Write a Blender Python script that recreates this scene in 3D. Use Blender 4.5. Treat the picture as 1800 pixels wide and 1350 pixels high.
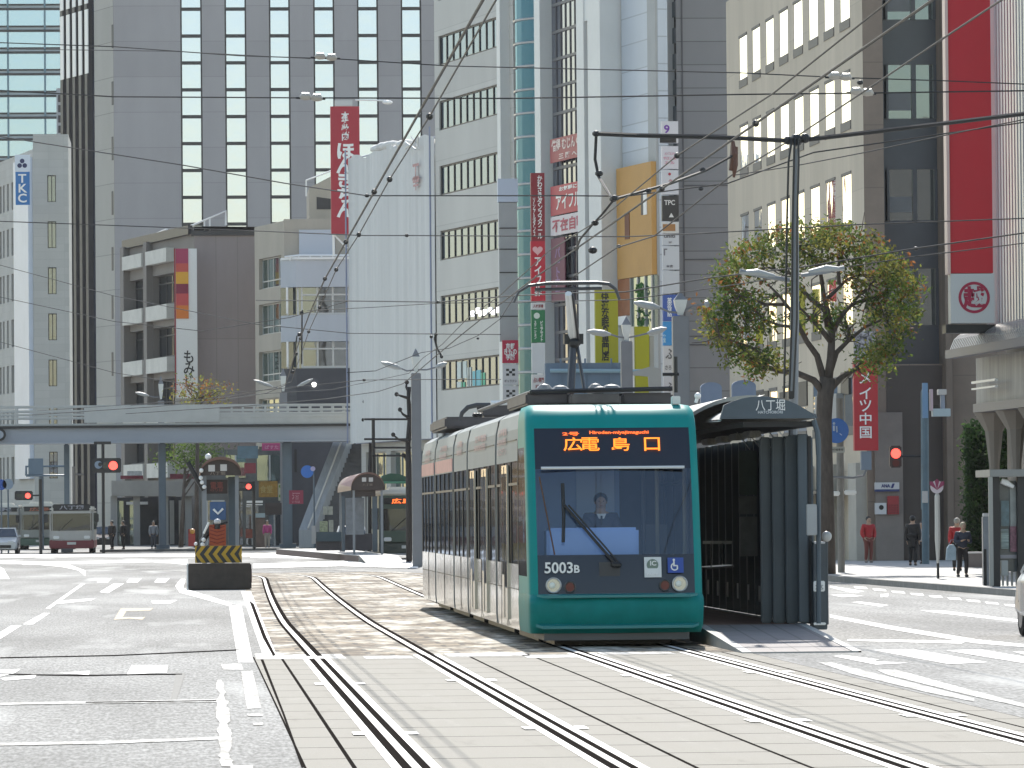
import bpy, bmesh, math, random
from mathutils import Vector, Matrix
random.seed(7)
R = math.radians
for o in list(bpy.data.objects): bpy.data.objects.remove(o)
SC = bpy.context.scene
COL = SC.collection
V = Vector
Z = V((0, 0, 1))

# ------------------------------------------------------------------ camera
FPX, CX, CY, CAMH = 9000.0, 900.0, 675.0, 1.9
VPX, HOR, SLOPE = 330.0, 907.0, 0.009
yaw = math.atan((CX - VPX) / FPX)
pit = math.atan((HOR - CY) / FPX)
rol = math.atan(SLOPE)
fwd = V((math.sin(yaw) * math.cos(pit), math.cos(yaw) * math.cos(pit), math.sin(pit)))
r0 = V((math.cos(yaw), -math.sin(yaw), 0))
u0 = r0.cross(fwd)
rt = r0 * math.cos(rol) - u0 * math.sin(rol)
up = u0 * math.cos(rol) + r0 * math.sin(rol)
cam = bpy.data.cameras.new('camera')
camo = bpy.data.objects.new('camera', cam)
COL.objects.link(camo)
camo.matrix_world = Matrix(((rt.x, up.x, -fwd.x, 0), (rt.y, up.y, -fwd.y, 0), (rt.z, up.z, -fwd.z, CAMH), (0, 0, 0, 1)))
cam.sensor_width = 36
cam.lens = 36 * FPX / 1800
cam.clip_start = 1
cam.clip_end = 6000
SC.camera = camo
CAMP = V((0, 0, CAMH))

def ray(px, py):
    return fwd * FPX + rt * (px - CX) + up * (CY - py)
def P(px, py, Y):
    d = ray(px, py)
    return CAMP + d * (Y / d.y)
def G(px, py, z=0.0):
    d = ray(px, py)
    return CAMP + d * ((z - CAMH) / d.z)
def S(Y):
    return FPX / Y
def proj(p):
    q = V(p) - CAMP
    w = q.dot(fwd)
    return (CX + FPX * q.dot(rt) / w, CY - FPX * q.dot(up) / w)

# ------------------------------------------------------------------ sky, sun, exposure
SUN_EL, SUN_AZ = R(43), R(4)          # azimuth measured from +Y towards +X
w = bpy.data.worlds.new('World')
SC.world = w
w.use_nodes = True
nt = w.node_tree
bg = nt.nodes['Background']
sky = nt.nodes.new('ShaderNodeTexSky')
sky.sky_type = 'NISHITA'
sky.sun_disc = False
sky.sun_elevation = SUN_EL
sky.sun_rotation = SUN_AZ
sky.air_density = 1.3
sky.dust_density = 0.8
wm = nt.nodes.new('ShaderNodeVectorMath'); wm.operation = 'MULTIPLY'
wm.inputs[1].default_value = (1.06, 1.0, 0.91)     # warm tint of the sky light, serving as white balance
nt.links.new(sky.outputs[0], wm.inputs[0]); nt.links.new(wm.outputs[0], bg.inputs[0])
bg.inputs[1].default_value = 0.12
sl = bpy.data.lights.new('sun', 'SUN')
sl.energy = 3.2
sl.angle = R(0.5)
sl.color = (1, 0.95, 0.87)
so = bpy.data.objects.new('sun', sl)
COL.objects.link(so)
sd = V((math.sin(SUN_AZ) * math.cos(SUN_EL), math.cos(SUN_AZ) * math.cos(SUN_EL), math.sin(SUN_EL)))
so.rotation_euler = sd.to_track_quat('Z', 'Y').to_euler()
so.location = (0, 60, 80)
SC.view_settings.view_transform = 'Standard'
SC.view_settings.look = 'None'
SC.view_settings.exposure = 1.0
SC.view_settings.gamma = 1
SC.view_settings.use_curve_mapping = False
SC.cycles.max_bounces = 6
SC.cycles.transparent_max_bounces = 12
SC.cycles.caustics_reflective = False
SC.cycles.caustics_refractive = False

# ------------------------------------------------------------------ materials
MATS = {}
def mat(name, col, rough=0.6, metal=0.0, noise=0.0, nscale=3.0, stretch=None, bump=0.0, bscale=20.0,
        panel=None, pjoint=0.55, pmort=0.03, emit=None, estr=0, spec=None, alpha=None, col2=None):
    if name in MATS: return MATS[name]
    m = bpy.data.materials.new(name)
    MATS[name] = m
    m.use_nodes = True
    n, l = m.node_tree.nodes, m.node_tree.links
    b = n['Principled BSDF']
    b.inputs['Roughness'].default_value = rough
    b.inputs['Metallic'].default_value = metal
    if spec is not None: b.inputs['Specular IOR Level'].default_value = spec
    c4 = (col[0], col[1], col[2], 1)
    b.inputs['Base Color'].default_value = c4
    out = None
    if noise or col2 or panel:
        tc = n.new('ShaderNodeTexCoord')
        mp = n.new('ShaderNodeMapping')
        l.new(tc.outputs['Object'], mp.inputs[0])
        if stretch: mp.inputs['Scale'].default_value = stretch
        rgb = n.new('ShaderNodeRGB'); rgb.outputs[0].default_value = c4
        out = rgb.outputs[0]
        if noise or col2:
            t = n.new('ShaderNodeTexNoise')
            t.inputs['Scale'].default_value = nscale
            t.inputs['Detail'].default_value = 6
            t.inputs['Roughness'].default_value = 0.65
            l.new(mp.outputs[0], t.inputs[0])
            if col2:
                cr = n.new('ShaderNodeMix'); cr.data_type = 'RGBA'
                rmp = n.new('ShaderNodeMapRange')
                rmp.inputs['From Min'].default_value = 0.4; rmp.inputs['From Max'].default_value = 0.6
                l.new(t.outputs[0], rmp.inputs[0]); l.new(rmp.outputs[0], cr.inputs[0])
                cr.inputs[6].default_value = c4
                cr.inputs[7].default_value = (col2[0], col2[1], col2[2], 1)
                out = cr.outputs[2]
            if noise:
                mr = n.new('ShaderNodeMapRange')
                mr.inputs['From Min'].default_value = 0.3; mr.inputs['From Max'].default_value = 0.7
                mr.inputs['To Min'].default_value = 1 - noise; mr.inputs['To Max'].default_value = 1 + noise
                l.new(t.outputs[0], mr.inputs[0])
                vm = n.new('ShaderNodeVectorMath'); vm.operation = 'SCALE'
                l.new(out, vm.inputs[0]); l.new(mr.outputs[0], vm.inputs['Scale'])
                out = vm.outputs[0]
        if panel:
            uv = n.new('ShaderNodeUVMap')
            bt = n.new('ShaderNodeTexBrick')
            bt.offset = 0.0 if len(panel) < 3 else panel[2]
            bt.inputs['Scale'].default_value = 1
            bt.inputs['Brick Width'].default_value = panel[0]
            bt.inputs['Row Height'].default_value = panel[1]
            bt.inputs['Mortar Size'].default_value = pmort
            bt.inputs['Mortar Smooth'].default_value = 0.2
            bt.inputs['Color1'].default_value = (1.04, 1.04, 1.04, 1)
            bt.inputs['Color2'].default_value = (0.95, 0.95, 0.95, 1)
            bt.inputs['Mortar'].default_value = (pjoint, pjoint, pjoint, 1)
            l.new(uv.outputs[0], bt.inputs[0])
            vm = n.new('ShaderNodeVectorMath'); vm.operation = 'MULTIPLY'
            l.new(out, vm.inputs[0]); l.new(bt.outputs[0], vm.inputs[1])
            out = vm.outputs[0]
        l.new(out, b.inputs['Base Color'])
    if bump:
        tc = n.new('ShaderNodeTexCoord')
        t = n.new('ShaderNodeTexNoise'); t.inputs['Scale'].default_value = bscale; t.inputs['Detail'].default_value = 4
        l.new(tc.outputs['Object'], t.inputs[0])
        bp = n.new('ShaderNodeBump'); bp.inputs['Strength'].default_value = bump; bp.inputs['Distance'].default_value = 0.05
        l.new(t.outputs[0], bp.inputs['Height']); l.new(bp.outputs[0], b.inputs['Normal'])
    if emit:
        b.inputs['Emission Color'].default_value = (emit[0], emit[1], emit[2], 1)
        b.inputs['Emission Strength'].default_value = estr
    return m

def glass(name, tint, refl=0.35, rough=0.02, base=(0.03, 0.04, 0.05)):
    """coated architectural glass: dark body with a mirror-like coat"""
    if name in MATS: return MATS[name]
    m = bpy.data.materials.new(name); MATS[name] = m
    m.use_nodes = True
    n, l = m.node_tree.nodes, m.node_tree.links
    b = n['Principled BSDF']
    b.inputs['Base Color'].default_value = (*base, 1)
    b.inputs['Roughness'].default_value = 0.08
    g = n.new('ShaderNodeBsdfGlossy')
    g.inputs['Color'].default_value = (*tint, 1)
    g.inputs['Roughness'].default_value = rough
    tc = n.new('ShaderNodeTexCoord')
    t = n.new('ShaderNodeTexNoise'); t.inputs['Scale'].default_value = 0.6; t.inputs['Detail'].default_value = 2
    l.new(tc.outputs['Object'], t.inputs[0])
    bp = n.new('ShaderNodeBump'); bp.inputs['Strength'].default_value = 0.12; bp.inputs['Distance'].default_value = 0.05
    l.new(t.outputs[0], bp.inputs['Height']); l.new(bp.outputs[0], g.inputs['Normal'])
    lw = n.new('ShaderNodeLayerWeight'); lw.inputs[0].default_value = 0.35
    mr = n.new('ShaderNodeMapRange'); mr.inputs['To Min'].default_value = refl; mr.inputs['To Max'].default_value = min(1, refl + 0.5)
    l.new(lw.outputs['Fresnel'], mr.inputs[0])
    mx = n.new('ShaderNodeMixShader')
    l.new(mr.outputs[0], mx.inputs[0]); l.new(b.outputs[0], mx.inputs[1]); l.new(g.outputs[0], mx.inputs[2])
    l.new(mx.outputs[0], n['Material Output'].inputs[0])
    return m

def clear_glass(name, tint=(0.8, 0.85, 0.9), refl=0.12):
    if name in MATS: return MATS[name]
    m = bpy.data.materials.new(name); MATS[name] = m
    m.use_nodes = True
    n, l = m.node_tree.nodes, m.node_tree.links
    tr = n.new('ShaderNodeBsdfTransparent'); tr.inputs[0].default_value = (*tint, 1)
    g = n.new('ShaderNodeBsdfGlossy'); g.inputs['Roughness'].default_value = 0.02
    g.inputs['Color'].default_value = (0.8, 0.88, 1, 1)
    mx = n.new('ShaderNodeMixShader'); mx.inputs[0].default_value = refl
    l.new(tr.outputs[0], mx.inputs[1]); l.new(g.outputs[0], mx.inputs[2])
    l.new(mx.outputs[0], n['Material Output'].inputs[0])
    return m

# ------------------------------------------------------------------ mesh builder
class MB:
    def __init__(s):
        s.v, s.f, s.mi, s.mats, s.uv = [], [], [], [], []
        s.cur = 0
        s.fr = None
    def m(s, material):
        if material not in s.mats: s.mats.append(material)
        s.cur = s.mats.index(material)
        return s
    def poly(s, pts, uv=None):
        b = len(s.v)
        s.v += [V(p) for p in pts]
        s.f.append(tuple(range(b, b + len(pts))))
        s.mi.append(s.cur)
        s.uv.append(uv)
        return s
    def mesh(s, vs, fs):
        b = len(s.v)
        s.v += [V(p) for p in vs]
        for f in fs:
            s.f.append(tuple(i + b for i in f)); s.mi.append(s.cur); s.uv.append(None)
        return s
    def obox(s, o, a, b, c):
        """box from corner o with edge vectors a, b, c"""
        o, a, b, c = V(o), V(a), V(b), V(c)
        vs = [o, o + a, o + a + b, o + b, o + c, o + a + c, o + a + b + c, o + b + c]
        fs = [(0, 3, 2, 1), (4, 5, 6, 7), (0, 1, 5, 4), (1, 2, 6, 5), (2, 3, 7, 6), (3, 0, 4, 7)]
        if a.cross(b).dot(c) < 0: fs = [tuple(reversed(f)) for f in fs]
        return s.mesh(vs, fs)
    def box(s, x0, x1, y0, y1, z0, z1):
        return s.obox((x0, y0, z0), (x1 - x0, 0, 0), (0, y1 - y0, 0), (0, 0, z1 - z0))
    def bbox(s, c, sx, sy, sz):
        return s.box(c[0] - sx / 2, c[0] + sx / 2, c[1] - sy / 2, c[1] + sy / 2, c[2] - sz / 2, c[2] + sz / 2)
    def rbox(s, x0, x1, y0, y1, z0, z1, r=0.03):
        """box with chamfered edges"""
        bm = bmesh.new()
        bmesh.ops.create_cube(bm, size=1)
        for v in bm.verts:
            v.co = V(((x0 + x1) / 2 + v.co.x * (x1 - x0), (y0 + y1) / 2 + v.co.y * (y1 - y0), (z0 + z1) / 2 + v.co.z * (z1 - z0)))
        bmesh.ops.bevel(bm, geom=bm.edges[:], offset=r, segments=2, affect='EDGES')
        bm.verts.index_update()
        s.mesh([v.co.copy() for v in bm.verts], [tuple(v.index for v in f.verts) for f in bm.faces])
        bm.free()
        return s
    def tube(s, pts, r, n=8, cap=True):
        pts = [V(p) for p in pts]
        rs = r if isinstance(r, (list, tuple)) else [r] * len(pts)
        rings, prev = [], None
        for i, p in enumerate(pts):
            if i == 0: d = pts[1] - p
            elif i == len(pts) - 1: d = p - pts[i - 1]
            else: d = (pts[i + 1] - p).normalized() + (p - pts[i - 1]).normalized()
            d.normalize()
            if prev is None:
                a = d.orthogonal().normalized()
            else:
                a = (prev - d * prev.dot(d))
                a = a.normalized() if a.length > 1e-6 else d.orthogonal().normalized()
            prev = a
            b = d.cross(a)
            rings.append([p + (a * math.cos(2 * math.pi * k / n) + b * math.sin(2 * math.pi * k / n)) * rs[i] for k in range(n)])
        vs = [q for rg in rings for q in rg]
        fs = []
        for i in range(len(rings) - 1):
            for k in range(n):
                k2 = (k + 1) % n
                fs.append((i * n + k, i * n + k2, (i + 1) * n + k2, (i + 1) * n + k))
        if cap:
            fs.append(tuple(reversed(range(n))))
            fs.append(tuple(range((len(rings) - 1) * n, len(rings) * n)))
        return s.mesh(vs, fs)
    def prism(s, pts, n):
        """polygon pts (world) extruded along vector n"""
        pts = [V(p) for p in pts]; n = V(n); k = len(pts)
        nn = V((0, 0, 0))
        for i in range(1, k - 1): nn += (pts[i] - pts[0]).cross(pts[i + 1] - pts[0])
        vs = pts + [p + n for p in pts]
        fs = [tuple(range(k)), tuple(reversed(range(k, 2 * k)))]
        fs += [(i, i + k, (i + 1) % k + k, (i + 1) % k) for i in range(k)]
        if nn.dot(n) > 0: fs = [tuple(reversed(f)) for f in fs]
        return s.mesh(vs, fs)
    def disc(s, c, a, b, r, n=24, depth=None):
        c, a, b = V(c), V(a), V(b)
        pts = [c + a * r * math.cos(2 * math.pi * k / n) + b * r * math.sin(2 * math.pi * k / n) for k in range(n)]
        if depth is None: return s.poly(pts)
        return s.prism(pts, depth)
    def ball(s, c, r, n=10, sc=(1, 1, 1)):
        c = V(c); rows = max(4, n // 2 + 1)
        vs, fs = [], []
        for i in range(rows + 1):
            th = math.pi * i / rows
            for k in range(n):
                ph = 2 * math.pi * k / n
                vs.append(c + V((math.sin(th) * math.cos(ph) * sc[0], math.sin(th) * math.sin(ph) * sc[1], math.cos(th) * sc[2])) * r)
        for i in range(rows):
            for k in range(n):
                fs.append((i * n + k, (i + 1) * n + k, (i + 1) * n + (k + 1) % n, i * n + (k + 1) % n))
        return s.mesh(vs, fs)
    def build(s, name, material=None, parent=None, smooth=False, solid=True, bevel=0.0):
        if material is not None and not s.mats: s.mats = [material]
        me = bpy.data.meshes.new(name)
        off = root_loc(parent) if parent else V((0, 0, 0))
        me.from_pydata([v - off for v in s.v], [], s.f)
        for mm in s.mats: me.materials.append(mm)
        if len(s.mats) > 1: me.polygons.foreach_set('material_index', s.mi)
        if any(u is not None for u in s.uv):
            ul = me.uv_layers.new(name='UVMap')
            for p, u in zip(me.polygons, s.uv):
                if u:
                    for li, c in zip(p.loop_indices, u): ul.data[li].uv = c
        if smooth: me.shade_smooth()
        me.update()
        o = bpy.data.objects.new(name, me)
        COL.objects.link(o)
        if parent: o.parent = parent
        if bevel:
            md = o.modifiers.new('bevel', 'BEVEL'); md.width = bevel; md.segments = 2; md.limit_method = 'ANGLE'
        if smooth == 'auto':
            pass
        return o

def root_loc(o):
    l = V((0, 0, 0))
    while o is not None:
        l = l + V(o.location); o = o.parent
    return l

def T(name, label, cat, loc=(0, 0, 0), group=None):
    o = bpy.data.objects.new(name, None)
    COL.objects.link(o)
    o.empty_display_size = 0.2
    o.location = loc
    o['label'] = label; o['category'] = cat
    if group: o['group'] = group
    return o
def tag(o, label, cat, group=None):
    o['label'] = label; o['category'] = cat
    if group: o['group'] = group
    return o
def struct(o, kind='structure'):
    o['kind'] = kind
    return o
def copy_tree(o, loc, label, rotz=None):
    def rec(a, par):
        c = a.copy(); COL.objects.link(c)
        c.parent = par
        for ch in list(a.children): rec(ch, c)
        return c
    r = rec(o, None)
    r.location = loc
    if rotz is not None: r.rotation_euler = (0, 0, rotz)
    r['label'] = label
    return r

# ------------------------------------------------------------------ lettering
_tc = bpy.data.curves.new('lettering', 'FONT')
_to = bpy.data.objects.new('lettering', _tc)
COL.objects.link(_to)
def letters(mb, body, c, U, W, h=None, w=None, vertical=False, bold=0.012, depth=0.012):
    """lettering centred on c, reading along U with up W; fitted to h and/or w"""
    if vertical: body = '\n'.join(body)
    _tc.body = body
    _tc.align_x = 'CENTER'
    _tc.offset = bold
    _tc.space_line = 0.82
    _tc.resolution_u = 3
    dg = bpy.context.evaluated_depsgraph_get(); dg.update()
    me = bpy.data.meshes.new_from_object(_to.evaluated_get(dg))
    if not me.vertices: return
    xs = [v.co.x for v in me.vertices]; ys = [v.co.y for v in me.vertices]
    wx, hy = max(xs) - min(xs), max(ys) - min(ys)
    sx = (w / wx) if w else None; sy = (h / hy) if h else None
    sx = sx or sy; sy = sy or sx
    mx, my = (max(xs) + min(xs)) / 2, (max(ys) + min(ys)) / 2
    c, U, W = V(c), V(U), V(W); N = U.cross(W)
    mb.mesh([c + U * ((v.co.x - mx) * sx) + W * ((v.co.y - my) * sy) + N * depth for v in me.vertices], [tuple(p.vertices) for p in me.polygons])
    bpy.data.meshes.remove(me)

# ------------------------------------------------------------------ facade frame
class Fr:
    """vertical plane: origin o on the ground, U to the viewer's right, N outwards"""
    def __init__(s, o, U):
        s.o = V((o[0], o[1], 0)); s.U = V(U).normalized(); s.N = s.U.cross(Z)
    def at(s, u, z, d=0.0):
        return s.o + s.U * u + Z * z + s.N * d
    def px(s, px, py):
        d = ray(px, py)
        t = (s.o - CAMP).dot(s.N) / d.dot(s.N)
        p = CAMP + d * t
        return ((p - s.o).dot(s.U), p.z)
    def u(s, px, py=600): return s.px(px, py)[0]
    def z(s, px, py): return s.px(px, py)[1]
    def quad(s, mb, u0, u1, z0, z1, d=0.0):
        mb.poly([s.at(u0, z0, d), s.at(u1, z0, d), s.at(u1, z1, d), s.at(u0, z1, d)], [(u0, z0), (u1, z0), (u1, z1), (u0, z1)])
    def box(s, mb, u0, u1, z0, z1, d0, d1):
        mb.obox(s.at(u0, z0, d0), s.U * (u1 - u0), s.N * (d1 - d0), Z * (z1 - z0))
def fr_street(px, Y, vpx, py=900):
    p = P(px, py, Y)
    return Fr(p, V(((VPX - vpx) / FPX, -1, 0)))
def fr_front(px, Y, py=900):
    return Fr(P(px, py, Y), V((1, 0, 0)))

def wall(mb, fr, ua, ub, za, zb, holes, depth=0.25):
    us = sorted({ua, ub} | {h[0] for h in holes} | {h[1] for h in holes})
    zs = sorted({za, zb} | {h[2] for h in holes} | {h[3] for h in holes})
    us = [u for u in us if ua <= u <= ub]; zs = [z for z in zs if za <= z <= zb]
    for i in range(len(us) - 1):
        j = 0
        while j < len(zs) - 1:
            cu = (us[i] + us[i + 1]) / 2
            def inside(k):
                cz = (zs[k] + zs[k + 1]) / 2
                return any(h[0] < cu < h[1] and h[2] < cz < h[3] for h in holes)
            if inside(j): j += 1; continue
            k = j
            while k + 1 < len(zs) - 1 and not inside(k + 1): k += 1
            fr.quad(mb, us[i], us[i + 1], zs[j], zs[k + 1])
            j = k + 1
    for a, b, c, d in holes:
        A = lambda u, z, dd: fr.at(u, z, dd)
        mb.poly([A(a, c, 0), A(a, c, -depth), A(a, d, -depth), A(a, d, 0)][::-1])
        mb.poly([A(b, c, 0), A(b, d, 0), A(b, d, -depth), A(b, c, -depth)][::-1])
        mb.poly([A(a, c, 0), A(b, c, 0), A(b, c, -depth), A(a, c, -depth)])
        mb.poly([A(a, d, 0), A(a, d, -depth), A(b, d, -depth), A(b, d, 0)])

def shell(mb, pts, z0, z1):
    """plain closed sides (list of ground points, in order) and a roof"""
    for a, b in zip(pts[:-1], pts[1:]):
        L = (V(b) - V(a)).length
        mb.poly([V((a[0], a[1], z0)), V((b[0], b[1], z0)), V((b[0], b[1], z1)), V((a[0], a[1], z1))], [(0, z0), (L, z0), (L, z1), (0, z1)])

def window(root, fr, h, glassm, framem, depth=0.25, fw=0.06, vbars=(), hbars=(), name='window', fd=0.05):
    a, b, c, d = h
    mb = MB(); fr.quad(mb, a, b, c, d, -depth + 0.01)
    p = mb.build(name, glassm, root)
    if framem:
        f = MB()
        e0, e1 = -depth + 0.015, -depth + 0.015 + fd
        fr.box(f, a, a + fw, c, d, e0, e1); fr.box(f, b - fw, b, c, d, e0, e1)
        fr.box(f, a + fw, b - fw, c, c + fw, e0, e1); fr.box(f, a + fw, b - fw, d - fw, d, e0, e1)
        for v in vbars:
            u = a + (b - a) * v; fr.box(f, u - fw / 2, u + fw / 2, c + fw, d - fw, e0, e1 - 0.003)
        for v in hbars:
            z = c + (d - c) * v; fr.box(f, a + fw, b - fw, z - fw / 2, z + fw / 2, e0, e1 - 0.006)
        f.build('frame', framem, p)
    return p

def body_walls(mb, fr, ua, ub, zt, depth, z0=0.0, left=True, right=True):
    """sides, back and roof of a block behind the facade (ua..ub on fr)"""
    a, b = fr.at(ua, 0), fr.at(ub, 0)
    a2, b2 = fr.at(ua, 0, -depth), fr.at(ub, 0, -depth)
    if right: shell(mb, [b, b2], z0, zt)
    shell(mb, [b2, a2], z0, zt)
    if left: shell(mb, [a2, a], z0, zt)
    mb.poly([V((p.x, p.y, zt)) for p in (a, b, b2, a2)])
# ================================================================== GROUND
def ground_mat():
    m = bpy.data.materials.new('asphalt'); MATS['asphalt'] = m
    m.use_nodes = True
    n, l = m.node_tree.nodes, m.node_tree.links
    b = n['Principled BSDF']
    b.inputs['Roughness'].default_value = 0.85; b.inputs['Specular IOR Level'].default_value = 0.25
    tc = n.new('ShaderNodeTexCoord')
    def noise(sc, det, st=None):
        mp = n.new('ShaderNodeMapping'); l.new(tc.outputs['Object'], mp.inputs[0])
        if st: mp.inputs['Scale'].default_value = st
        t = n.new('ShaderNodeTexNoise'); t.inputs['Scale'].default_value = sc; t.inputs['Detail'].default_value = det
        l.new(mp.outputs[0], t.inputs[0]); return t.outputs[0]
    def rng(s, a, b_, c, d):
        mr = n.new('ShaderNodeMapRange')
        for k, v in zip(('From Min', 'From Max', 'To Min', 'To Max'), (a, b_, c, d)): mr.inputs[k].default_value = v
        l.new(s, mr.inputs[0]); return mr.outputs[0]
    base = n.new('ShaderNodeRGB'); base.outputs[0].default_value = (0.235, 0.232, 0.224, 1)
    cur = base.outputs[0]
    for s in (rng(noise(0.35, 6, (1, 0.16, 1)), 0.35, 0.65, 0.8, 1.3), rng(noise(9, 3, (1, 0.3, 1)), 0.3, 0.7, 0.8, 1.2),
              rng(noise(28, 2, (1, 0.12, 1)), 0.35, 0.65, 0.72, 1.28)):
        vm = n.new('ShaderNodeVectorMath'); vm.operation = 'SCALE'
        l.new(cur, vm.inputs[0]); l.new(s, vm.inputs['Scale']); cur = vm.outputs[0]
    # bright streaks painted in as sun glare on the road
    st = rng(noise(0.5, 5, (1.0, 0.1, 1)), 0.55, 0.68, 0, 0.6)
    mx = n.new('ShaderNodeMix'); mx.data_type = 'RGBA'
    l.new(st, mx.inputs[0]); l.new(cur, mx.inputs[6]); mx.inputs[7].default_value = (0.58, 0.575, 0.555, 1)
    l.new(mx.outputs[2], b.inputs['Base Color'])
    bp = n.new('ShaderNodeBump'); bp.inputs['Strength'].default_value = 0.4; bp.inputs['Distance'].default_value = 0.02
    l.new(noise(60, 2), bp.inputs['Height']); l.new(bp.outputs[0], b.inputs['Normal'])
    return m
def setts_mat():
    m = bpy.data.materials.new('granite_setts'); MATS['setts'] = m
    m.use_nodes = True
    n, l = m.node_tree.nodes, m.node_tree.links
    b = n['Principled BSDF']
    b.inputs['Roughness'].default_value = 0.8; b.inputs['Specular IOR Level'].default_value = 0.25
    uv = n.new('ShaderNodeUVMap')
    bt = n.new('ShaderNodeTexBrick')
    bt.inputs['Scale'].default_value = 1
    bt.inputs['Brick Width'].default_value = 0.62; bt.inputs['Row Height'].default_value = 0.9
    bt.inputs['Mortar Size'].default_value = 0.05; bt.inputs['Mortar Smooth'].default_value = 0.5; bt.inputs['Bias'].default_value = 0.0
    bt.inputs['Color1'].default_value = (0.10, 0.07, 0.043, 1); bt.inputs['Color2'].default_value = (0.27, 0.215, 0.15, 1)
    bt.inputs['Mortar'].default_value = (0.04, 0.032, 0.025, 1)
    l.new(uv.outputs[0], bt.inputs[0])
    t = n.new('ShaderNodeTexNoise'); t.inputs['Scale'].default_value = 1.0; t.inputs['Detail'].default_value = 9; t.inputs['Roughness'].default_value = 0.72
    mp = n.new('ShaderNodeMapping'); mp.inputs['Scale'].default_value = (0.75, 0.22, 1)
    l.new(uv.outputs[0], mp.inputs[0]); l.new(mp.outputs[0], t.inputs[0])
    rm = n.new('ShaderNodeMapRange'); rm.inputs['From Min'].default_value = 0.47; rm.inputs['From Max'].default_value = 0.62
    l.new(t.outputs[0], rm.inputs[0])
    mx = n.new('ShaderNodeMix'); mx.data_type = 'RGBA'
    l.new(rm.outputs[0], mx.inputs[0]); l.new(bt.outputs[0], mx.inputs[6]); mx.inputs[7].default_value = (0.66, 0.62, 0.54, 1)  # pale noise patches imitate glare on the setts
    t2 = n.new('ShaderNodeTexNoise'); t2.inputs['Scale'].default_value = 5; t2.inputs['Detail'].default_value = 3
    l.new(mp.outputs[0], t2.inputs[0])
    r2 = n.new('ShaderNodeMapRange'); r2.inputs['From Min'].default_value = 0.3; r2.inputs['From Max'].default_value = 0.7
    r2.inputs['To Min'].default_value = 0.35; r2.inputs['To Max'].default_value = 1.35
    l.new(t2.outputs[0], r2.inputs[0])
    vm = n.new('ShaderNodeVectorMath'); vm.operation = 'SCALE'
    l.new(mx.outputs[2], vm.inputs[0]); l.new(r2.outputs[0], vm.inputs['Scale'])
    l.new(vm.outputs[0], b.inputs['Base Color'])
    bp = n.new('ShaderNodeBump'); bp.inputs['Strength'].default_value = 0.6; bp.inputs['Distance'].default_value = 0.04
    l.new(t2.outputs[0], bp.inputs['Height']); l.new(bp.outputs[0], b.inputs['Normal'])
    return m
M_ASPH = ground_mat(); M_SETT = setts_mat()
M_CONC = mat('track_concrete', (0.25, 0.236, 0.204), 0.75, noise=0.30, nscale=2.2, stretch=(1, 0.12, 1), col2=(0.19, 0.18, 0.158), bump=0.3, bscale=40, spec=.2)
M_WHITE = mat('road_paint', (0.62, 0.62, 0.61), 0.6, noise=0.22, nscale=5, stretch=(1, .3, 1))
M_WORN = mat('worn_road_paint', (0.5, 0.5, 0.49), 0.7, col2=(0.13, 0.13, 0.125), nscale=3.0, stretch=(2.0, 0.5, 1))
M_SEAM = mat('dark_seam', (0.024, 0.021, 0.019), 0.9, spec=0.0)
M_STEELEDGE = mat('bright_rail_edge', (0.72, 0.71, 0.69), 0.5, noise=0.12, nscale=4)  # whitish diffuse colour stands in for sun glare on the steel
M_RAIL = mat('rail_steel', (0.5, 0.49, 0.47), 0.5)
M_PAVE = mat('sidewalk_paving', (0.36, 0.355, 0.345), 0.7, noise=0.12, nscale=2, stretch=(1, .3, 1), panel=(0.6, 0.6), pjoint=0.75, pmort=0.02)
M_KERB = mat('kerb_stone', (0.17, 0.17, 0.165), 0.8, noise=0.2, nscale=4)

mb = MB(); mb.poly([(-3000, -300, 0), (3000, -300, 0), (3000, 5000, 0), (-3000, 5000, 0)])
struct(mb.build('road', M_ASPH))

def shiftX(Y):
    s = 0.0
    if Y > 90: s += 0.65 * min(1, (Y - 90) / 70.0) ** 1.3
    if Y > 163: s -= (Y - 163) ** 2 / (2 * 95.0)
    return s
def strip(mb, x0, x1, Y0, Y1, z, step=4.0, follow=True):
    n = max(1, int((Y1 - Y0) / step))
    for i in range(n):
        a, b = Y0 + (Y1 - Y0) * i / n, Y0 + (Y1 - Y0) * (i + 1) / n
        sa, sb = (shiftX(a), shiftX(b)) if follow else (0, 0)
        mb.poly([(x0 + sa, a, z), (x1 + sa, a, z), (x1 + sb, b, z), (x0 + sb, b, z)],
                [(x0, a), (x1, a), (x1, b), (x0, b)])
BX0, BX1 = 0.86, 7.65
YC = 70.3
mb = MB()
SEAMS = [BX0, 1.24, 3.78, 4.62, 7.3, BX1]
for k in range(5):
    y = 18.0 + random.uniform(0, 1.0)
    while y < YC:
        y2 = min(y + 2.0, YC)
        mb.poly([(SEAMS[k] + 0.018, y + 0.022, .004), (SEAMS[k + 1] - 0.018, y + 0.022, .004), (SEAMS[k + 1] - 0.018, y2 - 0.022, .004), (SEAMS[k] + 0.018, y2 - 0.022, .004)])
        y = y2
struct(mb.build('track_bed', M_CONC))
mb = MB(); strip(mb, BX0, BX1, 18, YC, .002, 60, False); struct(mb.build('track_bed_base', M_SEAM))
mb = MB()
strip(mb, 1.12, 7.6, YC, 178, .004, 4)
struct(mb.build('sett_paving', M_SETT))
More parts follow.
